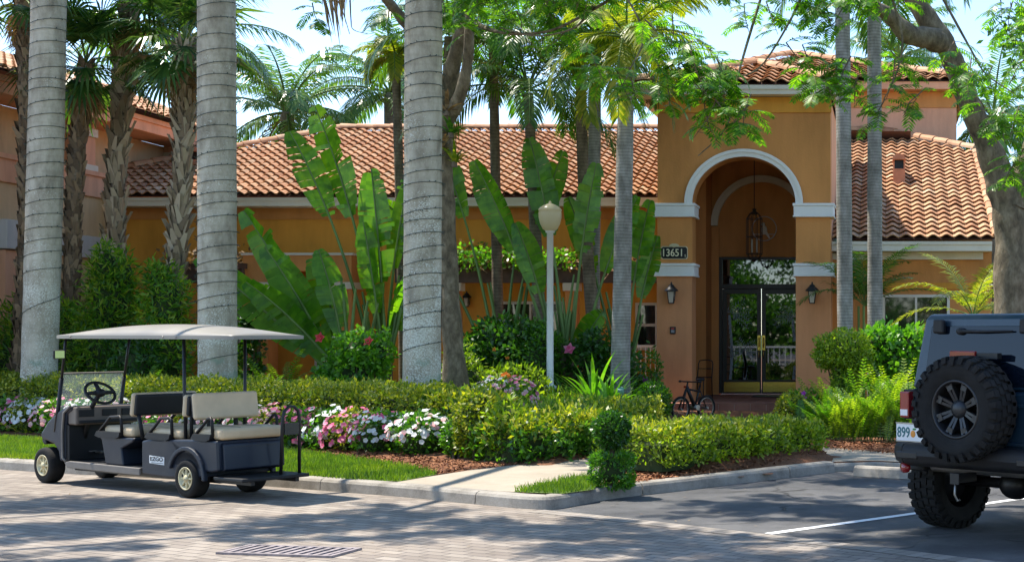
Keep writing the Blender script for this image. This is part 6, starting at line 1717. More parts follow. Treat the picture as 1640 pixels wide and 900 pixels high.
for k, (px, Y, n, ln, lab) in enumerate([(1300, 21.4, 26, .6, 'leftmost upright sword fern beside the small clipped bush'), (1328, 20.9, 30, .7, 'dark sword fern under the round standard bush'), (1358, 20.6, 30, .75, 'sword fern in the middle of the fern bed, front row'), (1392, 20.6, 32, .85, 'bright sword fern, third from the car in the front row'), (1424, 20.5, 32, .85, 'bright sword fern, second from the car'), (1455, 20.5, 30, .9, 'bright sword fern touching the tail lamp of the car'), (1340, 22.0, 28, .9, 'sword fern in the back row under the round standard bush'), (1385, 22.0, 28, 1.1, 'tall sword fern in the back row below the glossy shrub'), (1430, 22.0, 28, 1.15, 'tallest sword fern in the back row beside the car')]):
    fern(px, Y, n, ln, L['mid'] if k in (0, 1) else (L['fern'] if k % 2 else L['lime']), 411 + k, lab, 'sword ferns in the right bed', (R(60), R(88)), (.25, .9), .11)
for k, (px, py, Y, nm, rr, lab) in enumerate([(1622, 60, 21.5, 'dark', 1.0, 'dark leathery-leaved tree at the top right corner of the photo'), (1625, 290, 21.0, 'bright', .55, 'bright leafy clump of a small tree beside the big trunk at the right edge')]):
    c = P(px, py, Y); o = empty('broadleaf_tree', (c.x + .7, c.y, .1), lab, 'tree'); rg = np.random.default_rng(430 + k)
    blobs = [(-.4, 0, c.z - .1, rr * .6, rr * .6, rr * .5), (.4, .2, c.z + .3, rr, rr, rr * .9), (.9, 0, c.z - .5, rr, rr, rr * .8), (.1, .2, c.z - .9 * rr, rr * .45, rr * .45, rr * .5)]
    pos, nr = blob_points(rg, blobs, 130, .45, .3)
    cr_ = quads_obj('crown', leaf_quads(rg, pos, nr, .15, .4, 1.0), L[nm], o)
    t = MB(); t.tube([(.6, 0, -.1), (.55, 0, c.z * .5), (.4, 0, c.z)], [.14, .10, .05], 10)
    for bl in blobs: t.tube([(.55, 0, c.z * .5), (bl[0] * .7, bl[1], (bl[2] + c.z * .5) / 2 + .2), bl[:3]], [.06, .04, .02], 6)
    t.build('trunk', M['tree_bark'], o, fix=False)

# distant trees behind the buildings, seen only through gaps
for k, (x, y, h, lab) in enumerate([(-30, 60, 7, 'far broadleaf tree behind the side building'), (8, 55, 6, 'far broadleaf tree behind the right wing'), (-12, 62, 5.5, 'far broadleaf tree behind the long tiled roof'), (16, 42, 6.5, 'far broadleaf tree beyond the right edge')]):
    o = empty('broadleaf_tree', (x, y, 0), lab, 'tree'); rg = np.random.default_rng(450 + k); blobs = [(rg.uniform(-1.5, 1.5), rg.uniform(-1, 1), h - 1.5 + rg.uniform(-.8, .5), 1.8, 1.8, 1.5) for _ in range(5)]
    pos, nr = blob_points(rg, blobs, 35, .5, .3); quads_obj('crown', leaf_quads(rg, pos, nr, .3, .5, 1.0), L['mid'], o)
    t = MB(); t.tube([(0, 0, 0), (0, 0, h - 1.5)], [.25, .15], 10); t.build('trunk', M['tree_bark'], o)

# ------------------------------------------------------------------ vehicles
def carpaint(name, c, rough=.3, coat=.6, metal=.3, dust=.12):
    m, t, b = newmat(name)
    tc = N(t, 'ShaderNodeTexCoord'); n = N(t, 'ShaderNodeTexNoise'); n.inputs['Scale'].default_value = 3.5; n.inputs['Detail'].default_value = 9; n.inputs['Roughness'].default_value = .7
    t.links.new(tc.outputs['Object'], n.inputs['Vector'])
    r = ramp(t, [c, c, tuple(x * (1 - dust) + dust * d for x, d in zip(c, (.35, .32, .27)))], [.3, .5, .8]); t.links.new(n.outputs['Fac'], r.inputs[0]); t.links.new(r.outputs[0], b.inputs['Base Color'])
    rr = N(t, 'ShaderNodeMapRange'); rr.inputs['To Min'].default_value = rough * .7; rr.inputs['To Max'].default_value = rough * 1.7; t.links.new(n.outputs['Fac'], rr.inputs[0]); t.links.new(rr.outputs[0], b.inputs['Roughness'])
    b.inputs['Metallic'].default_value = metal; b.inputs['Coat Weight'].default_value = coat; b.inputs['Coat Roughness'].default_value = .12; b.inputs['Specular IOR Level'].default_value = .35
    return m
M['cart_paint'] = carpaint('navy_cart_paint', (0.006, 0.012, 0.025), .42, .12, .0, .03)
M['jeep_paint'] = carpaint('steel_blue_paint', (0.010, 0.028, 0.048), .28, .4, .1, .02)
M['rubber'] = plain('tyre_rubber', (0.014, 0.0135, 0.013), .85, spec=.25, vary=.35, vscale=9, bump=.3, bscale=60)
M['blackplastic'] = plain('black_plastic', (0.010, 0.010, 0.011), .55, spec=.35, vary=.25, vscale=6)
M['greyplastic'] = plain('grey_plastic', (0.16, 0.14, 0.12), .6, vary=.2, vscale=5)
M['dash'] = plain('brown_dash', (0.13, 0.10, 0.08), .45, vary=.2, vscale=6)
M['vinyl_seat'] = plain('beige_vinyl', (0.56, 0.42, 0.255), .5, vary=.10, vscale=5, bump=.15, bscale=120)
M['rim_beige'] = plain('champagne_rim', (0.56, 0.49, 0.30), .4, .35, vary=.1, vscale=12)
M['roof_grey'] = plain('pale_roof_plastic', (0.205, 0.188, 0.16), .42, vary=.08, vscale=2)
M['mirror'] = plain('mirror_glass', (0.85, 0.85, 0.86), .02, 1.0)
M['alloy'] = plain('dark_alloy', (0.030, 0.032, 0.035), .38, .5)
M['alloy_black'] = plain('black_alloy', (0.02, 0.02, 0.022), .35, .4)
M['redlens'] = plain('red_lens', (0.26, 0.010, 0.010), .12, coat=.8)
M['clearlens'] = plain('clear_lens', (0.75, 0.75, 0.75), .15, coat=.6)
M['steel'] = plain('dull_steel', (0.30, 0.28, 0.25), .4, .8, vary=.3, vscale=10)
def thinglass(name, alpha=.8, tint=(1, 1, 1)):
    m, t, b = newmat(name)
    b.inputs['Base Color'].default_value = rgba((.8, .82, .8)); b.inputs['Roughness'].default_value = .08
    tr = N(t, 'ShaderNodeBsdfTransparent'); tr.inputs[0].default_value = rgba(tint)
    ms = N(t, 'ShaderNodeMixShader'); ms.inputs[0].default_value = 1 - alpha
    t.links.new(tr.outputs[0], ms.inputs[1]); t.links.new(b.outputs[0], ms.inputs[2]); t.links.new(ms.outputs[0], t.nodes['Material Output'].inputs['Surface'])
    return m
M['perspex'] = thinglass('scratched_perspex', .80)

# ---------------- golf cart (local x forward, y to its left, which faces the camera)
cart = empty('golf_cart', (-6.935, 14.84, .004), 'navy blue six-seat golf cart with beige seats and a pale roof, parked along the kerb', 'golf cart', rz=math.atan2(.529, -.849))
W_ = .38
def side_prism(name, poly, y0, y1, mat, bevel=.012, parent=cart, seg=2):
    mb = MB(); mb.prism(poly, (0, y0, 0), (1, 0, 0), (0, 0, 1), (0, y1 - y0, 0)); return mb.build(name, mat, parent, bevel, seg)
def arch_c(cx, cz, r, a0, a1, n=12): return [(cx + r * math.cos(R(a0 + (a1 - a0) * i / n)), cz + r * math.sin(R(a0 + (a1 - a0) * i / n))) for i in range(n + 1)]
# rear body with wheel arch
side_prism('body', [(.82, .55), (.82, .20), (.36, .185)] + arch_c(0, .20, .285, 175, 25, 14) + [(-.40, .28), (-.52, .30), (-.50, .60), (-.10, .60), (.28, .585), (.70, .57)], -W_, W_, M['cart_paint'], .018)
fl_ = MB()
oa, ia = arch_c(0, .20, .325, 182, 18, 16), arch_c(0, .20, .28, 182, 18, 16)
fl_.prism(oa + ia[::-1], (0, W_ - .02, 0), (1, 0, 0), (0, 0, 1), (0, .05, 0)); fl_.build('fender_flare', M['cart_paint'], cart, .010)
fl_ = MB(); fl_.prism(oa + ia[::-1], (0, -W_ + .02, 0), (1, 0, 0), (0, 0, 1), (0, -.05, 0)); fl_.build('fender_flare', M['cart_paint'], cart, .010)
side_prism('rear_panel', [(-.505, .58), (-.535, .56), (-.56, .31), (-.52, .29), (-.506, .29)], -W_ + .05, W_ - .05, M['cart_paint'], .01)
# floor, sill, seat pod
side_prism('floor', [(.83, .235), (2.36, .235), (2.36, .27), (.83, .27)], -W_ + .02, W_ - .02, M['blackplastic'], .004)
for s in (-1, 1):
    y0, y1 = (W_ - .018, W_ + .012) if s > 0 else (-W_ - .012, -W_ + .018)
    side_prism('sill', [(.84, .185), (2.24, .195), (2.30, .25), (2.20, .272), (.84, .262)], y0, y1, M['greyplastic'], .008)
side_prism('seat_pod', [(1.66, .57), (1.60, .53), (1.52, .271), (1.18, .271), (1.22, .45), (1.0, .53), (.98, .57)], -W_ + .01, W_ - .01, M['cart_paint'], .015)
# front cowl with wheel clearance
side_prism('front_cowl', [(2.84, .50), (2.83, .56), (2.68, .70), (2.48, .81), (2.30, .87), (2.20, .88), (2.19, .83), (2.30, .78), (2.34, .60), (2.33, .271), (2.44, .25), (2.47, .36), (2.56, .44), (2.72, .475)], -W_ + .015, W_ - .015, M['cart_paint'], .025, seg=3)
tr_ = MB(); tr_.tube([(2.20, W_ - .005, .875), (2.33, W_ - .003, .80), (2.36, W_ - .002, .60), (2.35, W_, .30), (2.28, W_ + .004, .262)], .013, 6); tr_.build('cowl_trim', M['greyplastic'], cart)
side_prism('bumper', [(2.86, .42), (2.90, .46), (2.88, .53), (2.83, .53), (2.80, .43)], -W_ + .06, W_ - .06, M['blackplastic'], .015)
db = MB(); db.box(2.13, 2.30, -W_ + .03, W_ - .03, .665, .865); db.build('dashboard', M['dash'], cart, .02, 3)
dk = MB()
for y in (-.24, -.02, .24): dk.box(2.118, 2.129, y - .085, y + .085, .755, .835)
dk.box(2.10, 2.129, -W_ + .06, W_ - .06, .682, .715); dk.build('dash_pockets', M['blackplastic'], cart, .006)
kp = MB(); kp.box(2.27, 2.332, -W_ + .03, W_ - .03, .275, .66); kp.build('kick_board', M['blackplastic'], cart)
pd = MB(); pd.box(2.16, 2.21, .10, .17, .36, .37, M=None); pd.box(2.14, 2.26, .0, .07, .34, .36); pd.build('pedals', M['steel'], cart, .003)
for s in (-1, 1):
    h_ = MB(); h_.ell((2.80, s * .25, .60), (.04, .075, .045), 12, 8); h_.build('headlight', M['clearlens'], cart)
# seats
def cushion(name, x0, x1, z0, z1, mat, y=.355, bev=.04, parent=cart, tilt=0.0, px=0, pz=0):
    mb = MB(); Mx = Matrix.Translation((px, 0, pz)) @ Matrix.Rotation(tilt, 4, 'Y') @ Matrix.Translation((-px, 0, -pz))
    mb.box(x0, x1, -y, y, z0, z1, 0, Mx); return mb.build(name, mat, parent, bev, 4)
cushion('seat_cushion', 1.02, 1.58, .575, .685, M['vinyl_seat'])
cushion('seat_cushion', .14, .74, .59, .695, M['vinyl_seat'])
cushion('seat_cushion', -.54, -.06, .605, .725, M['vinyl_seat'])
def backrest(xf, dirx, z0, z1, tilt):
    """beige pad facing dirx with a black shell behind it"""
    b_ = cushion('backrest', min(xf, xf - dirx * .07), max(xf, xf - dirx * .07), z0, z1, M['vinyl_seat'], .36, .03, cart, tilt, xf, z0)
    mb = MB(); x0, x1 = sorted((xf - dirx * .05, xf - dirx * .105)); Mx = Matrix.Translation((xf, 0, z0)) @ Matrix.Rotation(tilt, 4, 'Y') @ Matrix.Translation((-xf, 0, -z0))
    mb.box(x0, x1, -.345, .345, z0 + .02, z1 - .012, 0, Mx); mb.build('back_shell', M['blackplastic'], b_, .02, 3)
backrest(1.10, 1, .80, 1.055, R(-9))
backrest(.15, 1, .82, 1.055, R(-6))
backrest(-.12, -1, .80, 1.075, R(8))
br_ = MB()
for s in (-1, 1):
    y = s * .30
    br_.tube([(.93, y, .56), (1.02, y, .86)], .020, 6); br_.tube([(.06, y, .60), (.06, y, .98)], .018, 6); br_.tube([(.0, y * .5, .60), (.0, y * .5, .90)], .018, 6)
br_.build('seat_brackets', M['blackplastic'], cart)
def armrest(x0, x1, z):
    for s in (-1, 1):
        mb = MB(); y = s * .365
        mb.prism([(x1 + .02, z), (x1 - .02, z + .05), (x0 - .02, z + .05), (x0, z), (x0 + .06, z - .02), (x1 - .06, z - .02)], (0, y - .035, 0), (1, 0, 0), (0, 0, 1), (0, .07, 0))
        mb.tube([(x1 - .01, y, z + .04), (x1 - .12, y, z + .12), (x1 - .23, y, z + .205), (x0 + .03, y, z + .215), (x0 + .005, y, z + .19), (x0 - .005, y, z + .04)], .016, 7)
        mb.build('armrest', M['blackplastic'], cart)
armrest(1.22, 1.66, .575); armrest(.30, .72, .59); armrest(-.40, -.10, .61)
# seams, piping and panel lines
sm_ = MB()
for (xa, xb, zz) in ((1.03, 1.57, .686), (.15, .73, .696), (-.53, -.07, .726)):
    for y in (-.12, .12): sm_.tube([(xa + .03, y, zz), (xb - .03, y, zz)], .004, 4)
sm_.build('seat_seams', M['greyplastic'], cart)
pl_ = MB(); pl_.box(-.5385, -.5345, -.26, .26, .345, .35); pl_.box(-.5385, -.5345, -.26, .26, .53, .535)
for y in (-.26, .26): pl_.box(-.5385, -.5345, y - .003, y + .003, .35, .53)
pl_.build('panel_lines', M['black'], cart)
# steering
sw = MB(); c = Vector((1.98, .17, 1.02)); ax = Vector((-.72, 0, .69)).normalized(); ua = Vector((0, 1, 0)); ub_ = ax.cross(ua)
sw.tube([c + (ua * math.cos(2 * PI * k / 28) + ub_ * math.sin(2 * PI * k / 28)) * .155 for k in range(29)], .017, 8, cap=False)
for q in (0, PI, PI * 1.5): sw.tube([c, c + (ua * math.cos(q) + ub_ * math.sin(q)) * .15], [.03, .018], 6)
sw.ell(c, (.055, .06, .05), 10, 8); swo = sw.build('steering_wheel', M['blackplastic'], cart)
co = MB(); co.tube([c, c - ax * .22, (2.24, .17, .66), (2.30, .17, .5)], [.026, .026, .028, .03], 8); co.build('steering_column', M['blackplastic'], cart)
# roof and posts
rf = MB(); nx_, ny_ = 36, 14; x0, x1, yw = -.80, 2.46, .43; vs = []
def rz_(u, v):
    a = max(0, 1 - abs(2 * u - 1) ** 2.2); b = max(0, 1 - abs(v) ** 2.6)
    return 1.655 + .12 * (a ** .55) * (.35 + .65 * b) * (b ** .4) * (.75 + .25 * math.sin(PI * u)) - .025 * (u > .9) * (u - .9) * 10 * b * 0
for j in range(ny_ + 1):
    v = -1 + 2 * j / ny_
    for i in range(nx_ + 1):
        u = i / nx_; yy = yw * v * (1 - .10 * max(0, (u - .85) / .15) ** 2 - .08 * max(0, (.1 - u) / .1) ** 2); vs.append((x0 + (x1 - x0) * u, yy, rz_(u, v)))
nr_ = nx_ + 1; fs = [(j * nr_ + i, j * nr_ + i + 1, (j + 1) * nr_ + i + 1, (j + 1) * nr_ + i) for j in range(ny_) for i in range(nx_)]
rf.add(vs, fs, 0, True)
rim_ids = [i for i in range(nr_)] + [j * nr_ + nx_ for j in range(1, ny_ + 1)] + [ny_ * nr_ + i for i in range(nx_ - 1, -1, -1)] + [j * nr_ for j in range(ny_ - 1, 0, -1)]
top = [Vector(vs[i]) for i in rim_ids]; bot = [p + Vector((0, 0, -.036)) for p in top]; k_ = len(top)
rf.add(top + bot, [(i, (i + 1) % k_, k_ + (i + 1) % k_, k_ + i) for i in range(k_)], 0); rf.add([p + Vector((0, 0, .022)) for p in bot], [tuple(range(k_))], 0)
rfo = rf.build('roof', M['roof_grey'], cart)
bt = MB()
for x in (.35, .12, 2.1): bt.lathe([(.009, 0), (.009, .008), (0, .009)], (x, .43, 1.64), (0, 1, 0), 8)
bt.build('bolts', M['steel'], rfo)
for s in (-1, 1):
    p = MB(); p.tube([(2.55, s * .35, .58), (2.50, s * .352, .80), (2.42, s * .355, 1.18)], .022, 8); p.tube([(2.42, s * .355, 1.16), (2.32, s * .36, 1.63)], .015, 8); p.build('front_strut', M['black'], cart)
    p = MB(); p.tube([(.10, s * .335, .58), (.115, s * .34, 1.0), (.12, s * .345, 1.63)], .017, 8); p.build('roof_post', M['black'], cart)
ws_ = MB(); Mx = Matrix.Translation((2.50, 0, .80)) @ Matrix.Rotation(R(-12), 4, 'Y'); ws_.box(-.004, .004, -.335, .335, .0, .43, 0, Mx); wso = ws_.build('windshield', M['perspex'], cart)
we = MB()
for z in (.43, ): we.box(-.009, .009, -.34, .34, z, z + .018, 0, Mx)
we.build('windshield_edge', M['greyplastic'], wso)
mr = empty('wing_mirror', (0, 0, 0), None, None) if False else None
mm = MB(); mm.box(2.30, 2.33, .38, .50, 1.395, 1.495); mo = mm.build('wing_mirror', M['blackplastic'], cart, .015, 3); mm = MB(); mm.box(2.294, 2.2985, .39, .49, 1.405, 1.485); mm.build('mirror_glass', M['mirror'], mo); mm = MB(); mm.tube([(2.34, .36, 1.46), (2.32, .40, 1.45)], .009, 6); mm.build('mirror_arm', M['black'], mo)
# rear step, grab bar
sp = MB(); sp.box(-.92, -.44, -W_ - .0, W_ - .0, .205, .24); spo = sp.build('rear_step', M['blackplastic'], cart, .008)
sb_ = MB()
for y in (-.25, .25): sb_.box(-.90, -.30, y - .02, y + .02, .165, .2045)
sb_.build('step_supports', M['black'], spo)
gb = MB(); gb.tube([(-.80, -.13, .235), (-.80, -.15, .80), (-.80, -.17, .88), (-.80, -.22, .925), (-.80, -.28, .925), (-.80, -.33, .88), (-.80, -.345, .80), (-.80, -.345, .235)], .017, 8); gb.tube([(-.80, -.15, .72), (-.80, -.345, .72)], .012, 6)
gbo = gb.build('grab_bar', M['black'], cart); gp_ = MB(); gp_.box(-.815, -.785, -.33, -.165, .64, .76); gp_.build('grab_plate', plain('black_plate', (.03, .03, .03), .25), gbo)
# wheels
def cart_wheel(x, y, sgn):
    w0 = MB(); ax = (0, sgn, 0)
    w0.lathe([(.115, -.075), (.165, -.085), (.192, -.072), (.20, -.045), (.20, .045), (.192, .072), (.165, .085), (.115, .075)], (x, y, .20), ax, 32)
    wh = w0.build('wheel', M['rubber'], cart)
    r = MB(); r.lathe([(.118, .076), (.118, .082), (.108, .082), (.100, .052), (.0, .045)], (x, y, .20), ax, 32)
    for k in range(8):
        a = 2 * PI * k / 8; d = Vector((math.cos(a), 0, math.sin(a))); s = Vector((-math.sin(a), 0, math.cos(a))); c0 = Vector((x, y, .20)) + Vector((0, sgn, 0)) * .052
        r.add([c0 + d * .03 - s * .018, c0 + d * .103 - s * .012, c0 + d * .103 + s * .012, c0 + d * .03 + s * .018] + [q + Vector((0, sgn, 0)) * .02 for q in (c0 + d * .03 - s * .012, c0 + d * .103 - s * .007, c0 + d * .103 + s * .007, c0 + d * .03 + s * .012)], [(4, 5, 6, 7), (0, 1, 5, 4), (2, 3, 7, 6), (1, 2, 6, 5), (3, 0, 4, 7)])
    r.lathe([(.038, .05), (.036, .078), (.0, .084)], (x, y, .20), ax, 16)
    r.build('rim', M['rim_beige'], wh)
for x in (0, 2.72):
    for s in (1, -1): cart_wheel(x, s * .325, s)
ch_ = MB(); ch_.tube([(0, -.3, .2), (0, .3, .2)], .03, 8); ch_.tube([(2.72, -.3, .2), (2.72, .3, .2)], .022, 8); ch_.box(-.3, 2.4, -.22, .22, .15, .23); ch_.build('chassis', M['black'], cart)
# badge
bd = MB(); bd.prism([(.405, .315), (.67, .325), (.67, .405), (.405, .395)], (0, W_ - .001, 0), (1, 0, 0), (0, 0, 1), (0, .006, 0)); bdo = bd.build('badge', M['white_paint'], cart)
bi = MB(); bi.prism([(.415, .345), (.66, .352), (.66, .398), (.415, .391)], (0, W_ + .0052, 0), (1, 0, 0), (0, 0, 1), (0, .0015, 0)); bi.build('badge_panel', M['white_paint'], bdo)
text_mesh('badge_letters', 'EZGO', .060, M['black'], bdo, (.537, W_ + .008, .370), (PI / 2, 0, PI), .001, 1.45, offset=.0016)
bi = MB(); bi.box(.42, .63, W_ + .0052, W_ + .0062, .328, .334); bi.build('badge_line', M['black'], bdo)

# ---------------- off-road car (local x forward, y to its left); its rear left corner is what the photo shows
jeep = empty('off_road_car', (1.15, 11.9, 0.0), 'dark steel-blue off-road car with a big spare wheel on its back, parked in the lot', 'car', rz=math.atan2(.766, .643))
JR = .42
def jprism(name, poly, y0, y1, mat, bevel=.02, seg=3, parent=jeep): return side_prism(name, poly, y0, y1, mat, bevel, parent, seg)
jprism('body', [(-.62, .72), (-.50, .72)] + [p for p in arch_c(0, .50, .50, 154, 26, 12)] + [(.50, .62), (1.55, .62), (1.62, .70), (1.62, 1.23), (-.62, 1.23), (-.635, 1.0)], -.715, .715, M['jeep_paint'], .03)
jprism('front_body', [(1.621, .62), (1.95, .62)] + arch_c(2.42, .50, .52, 154, 40, 10) + [(3.0, .80), (3.05, 1.02), (2.98, 1.16), (2.3, 1.21), (1.621, 1.23)], -.60, .60, M['jeep_paint'], .03)
for s in (-1, 1):
    for cx in (0, 2.42):
        f = MB(); o_, i_ = arch_c(cx, .46, .60, 172, 10, 16), arch_c(cx, .46, .52, 172, 10, 16)
        f.prism(o_ + i_[::-1], (0, s * .60, 0), (1, 0, 0), (0, 0, 1), (0, s * .27, 0)); f.build('fender_flare', M['blackplastic'], jeep, .02, 3)
# hard top
ht = MB()
def ring(x, yb, yt, zb, zt): return [(x, -yb, zb), (x, yb, zb), (x, yt, zt), (x, -yt, zt)]
A_, B_ = ring(-.615, .70, .60, 1.231, 1.835), ring(1.52, .70, .62, 1.231, 1.85)
rear = [(-.62, -.705, 1.231), (-.62, .705, 1.231), (-.555, .615, 1.80), (-.555, -.615, 1.80)]
top_r = [(-.52, .595, 1.845), (-.52, -.595, 1.845)]
fro = [(1.60, -.70, 1.231), (1.60, .70, 1.231), (1.22, .60, 1.80), (1.22, -.60, 1.80)]
top_f = [(1.15, .58, 1.86), (1.15, -.58, 1.86)]
v_ = rear + top_r + fro + top_f
# indices: rear 0-3 (bl, br=left side...), top_r 4,5, fro 6-9, top_f 10,11
ht.add(v_, [(0, 1, 2, 3), (3, 2, 4, 5), (6, 7, 8, 9), (9, 8, 10, 11), (5, 4, 10, 11), (1, 7, 8, 2), (2, 8, 10, 4), (0, 6, 9, 3), (3, 9, 11, 5), (0, 1, 7, 6)])
hto = ht.build('hard_top', M['jeep_paint'], jeep, .025, 3)
# windows: rear glass lies in the slanted rear face
nR = Vector((-.57, 0, .065)).normalized(); 
def rp(y, z):  # point on the rear face at height z
    return Vector((-.62 + (z - 1.231) * .065 / .569, y, z))
gl = MB(); poly = [(.575, 1.262), (.535, 1.745), (-.535, 1.745), (-.575, 1.262)]; ins = [rp(y, z) + nR * .006 for y, z in poly]; gl.add(ins + [p - nR * .02 for p in ins], [(0, 1, 2, 3), (0, 1, 5, 4), (1, 2, 6, 5), (2, 3, 7, 6), (3, 0, 4, 7)])
M['tint'] = darkglass('tinted_glass', (0.003, 0.006, 0.012), .03, 1.4)
go = gl.build('rear_window', M['tint'], jeep, .004)
for s in (-1, 1):
    sgm = MB(); q = [(-.45, 1.30), (.85, 1.30), (.78, 1.74), (-.40, 1.74)]
    pts_ = [Vector((x, s * (.705 - (z - 1.231) * .158 + .004), z)) for x, z in q]; sgm.add(pts_ + [p - Vector((0, s * .012, 0)) for p in pts_], [(0, 1, 2, 3), (0, 1, 5, 4), (1, 2, 6, 5), (2, 3, 7, 6), (3, 0, 4, 7)]); sgm.build('side_window', M['tint'], jeep)
    hm = MB(); hm.prism([(-.055, 0), (.055, 0), (.05, .115), (-.05, .115)], rp(s * .43, 1.68) + nR * .006, (0, 1, 0), (0, 0, 1), nR * .05); hm.build('glass_hinge', M['blackplastic'], jeep, .014, 2)
wp = MB(); wp.tube([rp(.24, 1.70) + nR * .03, rp(-.02, 1.695) + nR * .045, rp(-.30, 1.70) + nR * .03], [.016, .012, .008], 6); wp.ell(rp(.22, 1.70) + nR * .02, (.03, .045, .03), 10, 8); wp.build('wiper', M['blackplastic'], jeep)
# tailgate, lights
tg = MB(); tg.box(-.652, -.625, -.62, .50, .76, 1.215); tg.build('tailgate', M['jeep_paint'], jeep, .012, 2)
td = MB(); td.box(-.668, -.6525, -.60, .48, 1.10, 1.13); td.box(-.668, -.6525, -.60, .48, .80, .83); td.build('tailgate_rib', M['jeep_paint'], jeep, .006)
for s in (-1, 1):
    tl = MB(); tl.box(-.70, -.60, s * .725 - .05, s * .725 + .05, .985, 1.205); t0 = tl.build('tail_light', M['redlens'], jeep, .012, 2)
    rv = MB(); rv.box(-.7035, -.7005, s * .725 - .038, s * .725 + .038, 1.005, 1.055); rv.build('reverse_lens', M['clearlens'], t0)
    hs = MB(); hs.box(-.64, -.58, s * .725 - .058, s * .725 + .058, .97, 1.22); hs.build('lamp_housing', M['blackplastic'], t0, .01)
    rl = MB(); rl.lathe([(.045, 0), (.045, .03), (.02, .045), (0, .047)], (-.70, s * .70, .575), (-1, 0, 0), 16); rl.build('reflector', M['redlens'], jeep)
# number plate
pb = MB(); pb.box(-.705, -.69, .505, .805, .79, .945); pbo = pb.build('number_plate', M['white_paint'], jeep, .004)
M['teal'] = plain('plate_teal', (0.02, 0.14, 0.15), .5); M['orange'] = plain('plate_orange', (0.75, 0.28, 0.03), .5); M['leafgreen'] = plain('plate_green', (0.05, 0.25, 0.06), .5)
text_mesh('plate_digits', '899', .118, M['teal'], pbo, (-.7065, .725, .862), (PI / 2, 0, -PI / 2), .001, .78, offset=.002)
ob = MB(); ob.ell((-.706, .625, .855), (.003, .026, .030), 14, 8); ob.build('plate_fruit', M['orange'], pbo); ob = MB(); ob.ell((-.706, .61, .895), (.003, .02, .009), 10, 6); ob.build('plate_leaf', M['leafgreen'], pbo)
pf = MB(); pf.box(-.709, -.7055, .505, .805, .935, .947); pf.box(-.709, -.7055, .505, .805, .788, .797); pf.build('plate_frame', M['steel'], pbo)
# bumper
bm_ = MB(); prof = [(-.62, .60), (-.72, .595), (-.80, .625), (-.825, .69), (-.815, .755), (-.78, .785), (-.62, .785)]
bm_.prism(prof, (0, -.66, 0), (1, 0, 0), (0, 0, 1), (0, 1.32, 0))
bo = bm_.build('rear_bumper', M['blackplastic'], jeep, .025, 3)
for s in (-1, 1):
    e = MB(); k0 = [(x, s * .655, z) for x, z in prof]; k1 = [(x * .93 + .03, s * .80, z * .97 + .025) for x, z in prof]; k2 = [(x * .75 - .0, s * .86, (z - .69) * .75 + .69) for x, z in prof]; n_ = len(prof)
    e.add(k0 + k1 + k2, [(i, (i + 1) % n_, n_ + (i + 1) % n_, n_ + i) for i in range(n_)] + [(n_ + i, n_ + (i + 1) % n_, 2 * n_ + (i + 1) % n_, 2 * n_ + i) for i in range(n_)] + [tuple(range(2 * n_, 3 * n_)), tuple(range(n_))]); e.build('bumper_end', M['blackplastic'], bo, .015, 2)
    pk_ = MB(); pk_.box(-.826, -.80, s * .60 - .11, s * .60 + .11, .66, .72); pk_.build('bumper_recess', M['black'], bo, .01)
sh_ = MB()
hc = MB(); hc.box(-.80, -.55, .085, .155, .49, .56); hc.box(-.806, -.80, .075, .165, .48, .57); hc.build('hitch_receiver', M['black'], jeep, .005); hk = MB(); hk.tube([(-.79, .12, .49), (-.80, .12, .40), (-.79, .10, .35), (-.77, .09, .36)], .010, 6); hk.build('tow_hook', M['steel'], jeep)
mf = MB(); mf.tube([(-.42, .62, .60), (-.42, -.5, .60)], .075, 14); mf.build('muffler', M['steel'], jeep)
axl = MB(); axl.tube([(0, -.72, .42), (0, .72, .42)], .045, 10); axl.ell((0, .08, .42), (.14, .15, .13), 14, 10); axl.tube([(2.42, -.72, .42), (2.42, .72, .42)], .045, 10); axl.box(-.55, 2.9, .34, .42, .58, .68); axl.box(-.55, 2.9, -.42, -.34, .58, .68); axl.tube([(-.15, .5, .42), (-.1, .46, .85)], .035, 10); axl.tube([(-.15, -.5, .42), (-.1, -.46, .85)], .035, 10); axl.build('axles', M['black'], jeep)
for s in (-1, 1):                                           # doors
    dm_ = MB(); y0, y1 = sorted((s * .7155, s * .728)); dm_.box(.52, 1.50, y0, y1, .74, 1.215); do_ = dm_.build('door', M['jeep_paint'], jeep, .01, 2)
    dh_ = MB(); y0, y1 = sorted((s * .7285, s * .75)); dh_.box(.58, .74, y0, y1, 1.08, 1.115); dh_.build('handle', M['blackplastic'], do_, .008)
    dh_ = MB()
    for z in (.84, 1.10): y0, y1 = sorted((s * .7285, s * .745)); dh_.box(1.47, 1.56, y0, y1, z, z + .05)
    dh_.build('hinge', M['jeep_paint'], do_, .006)
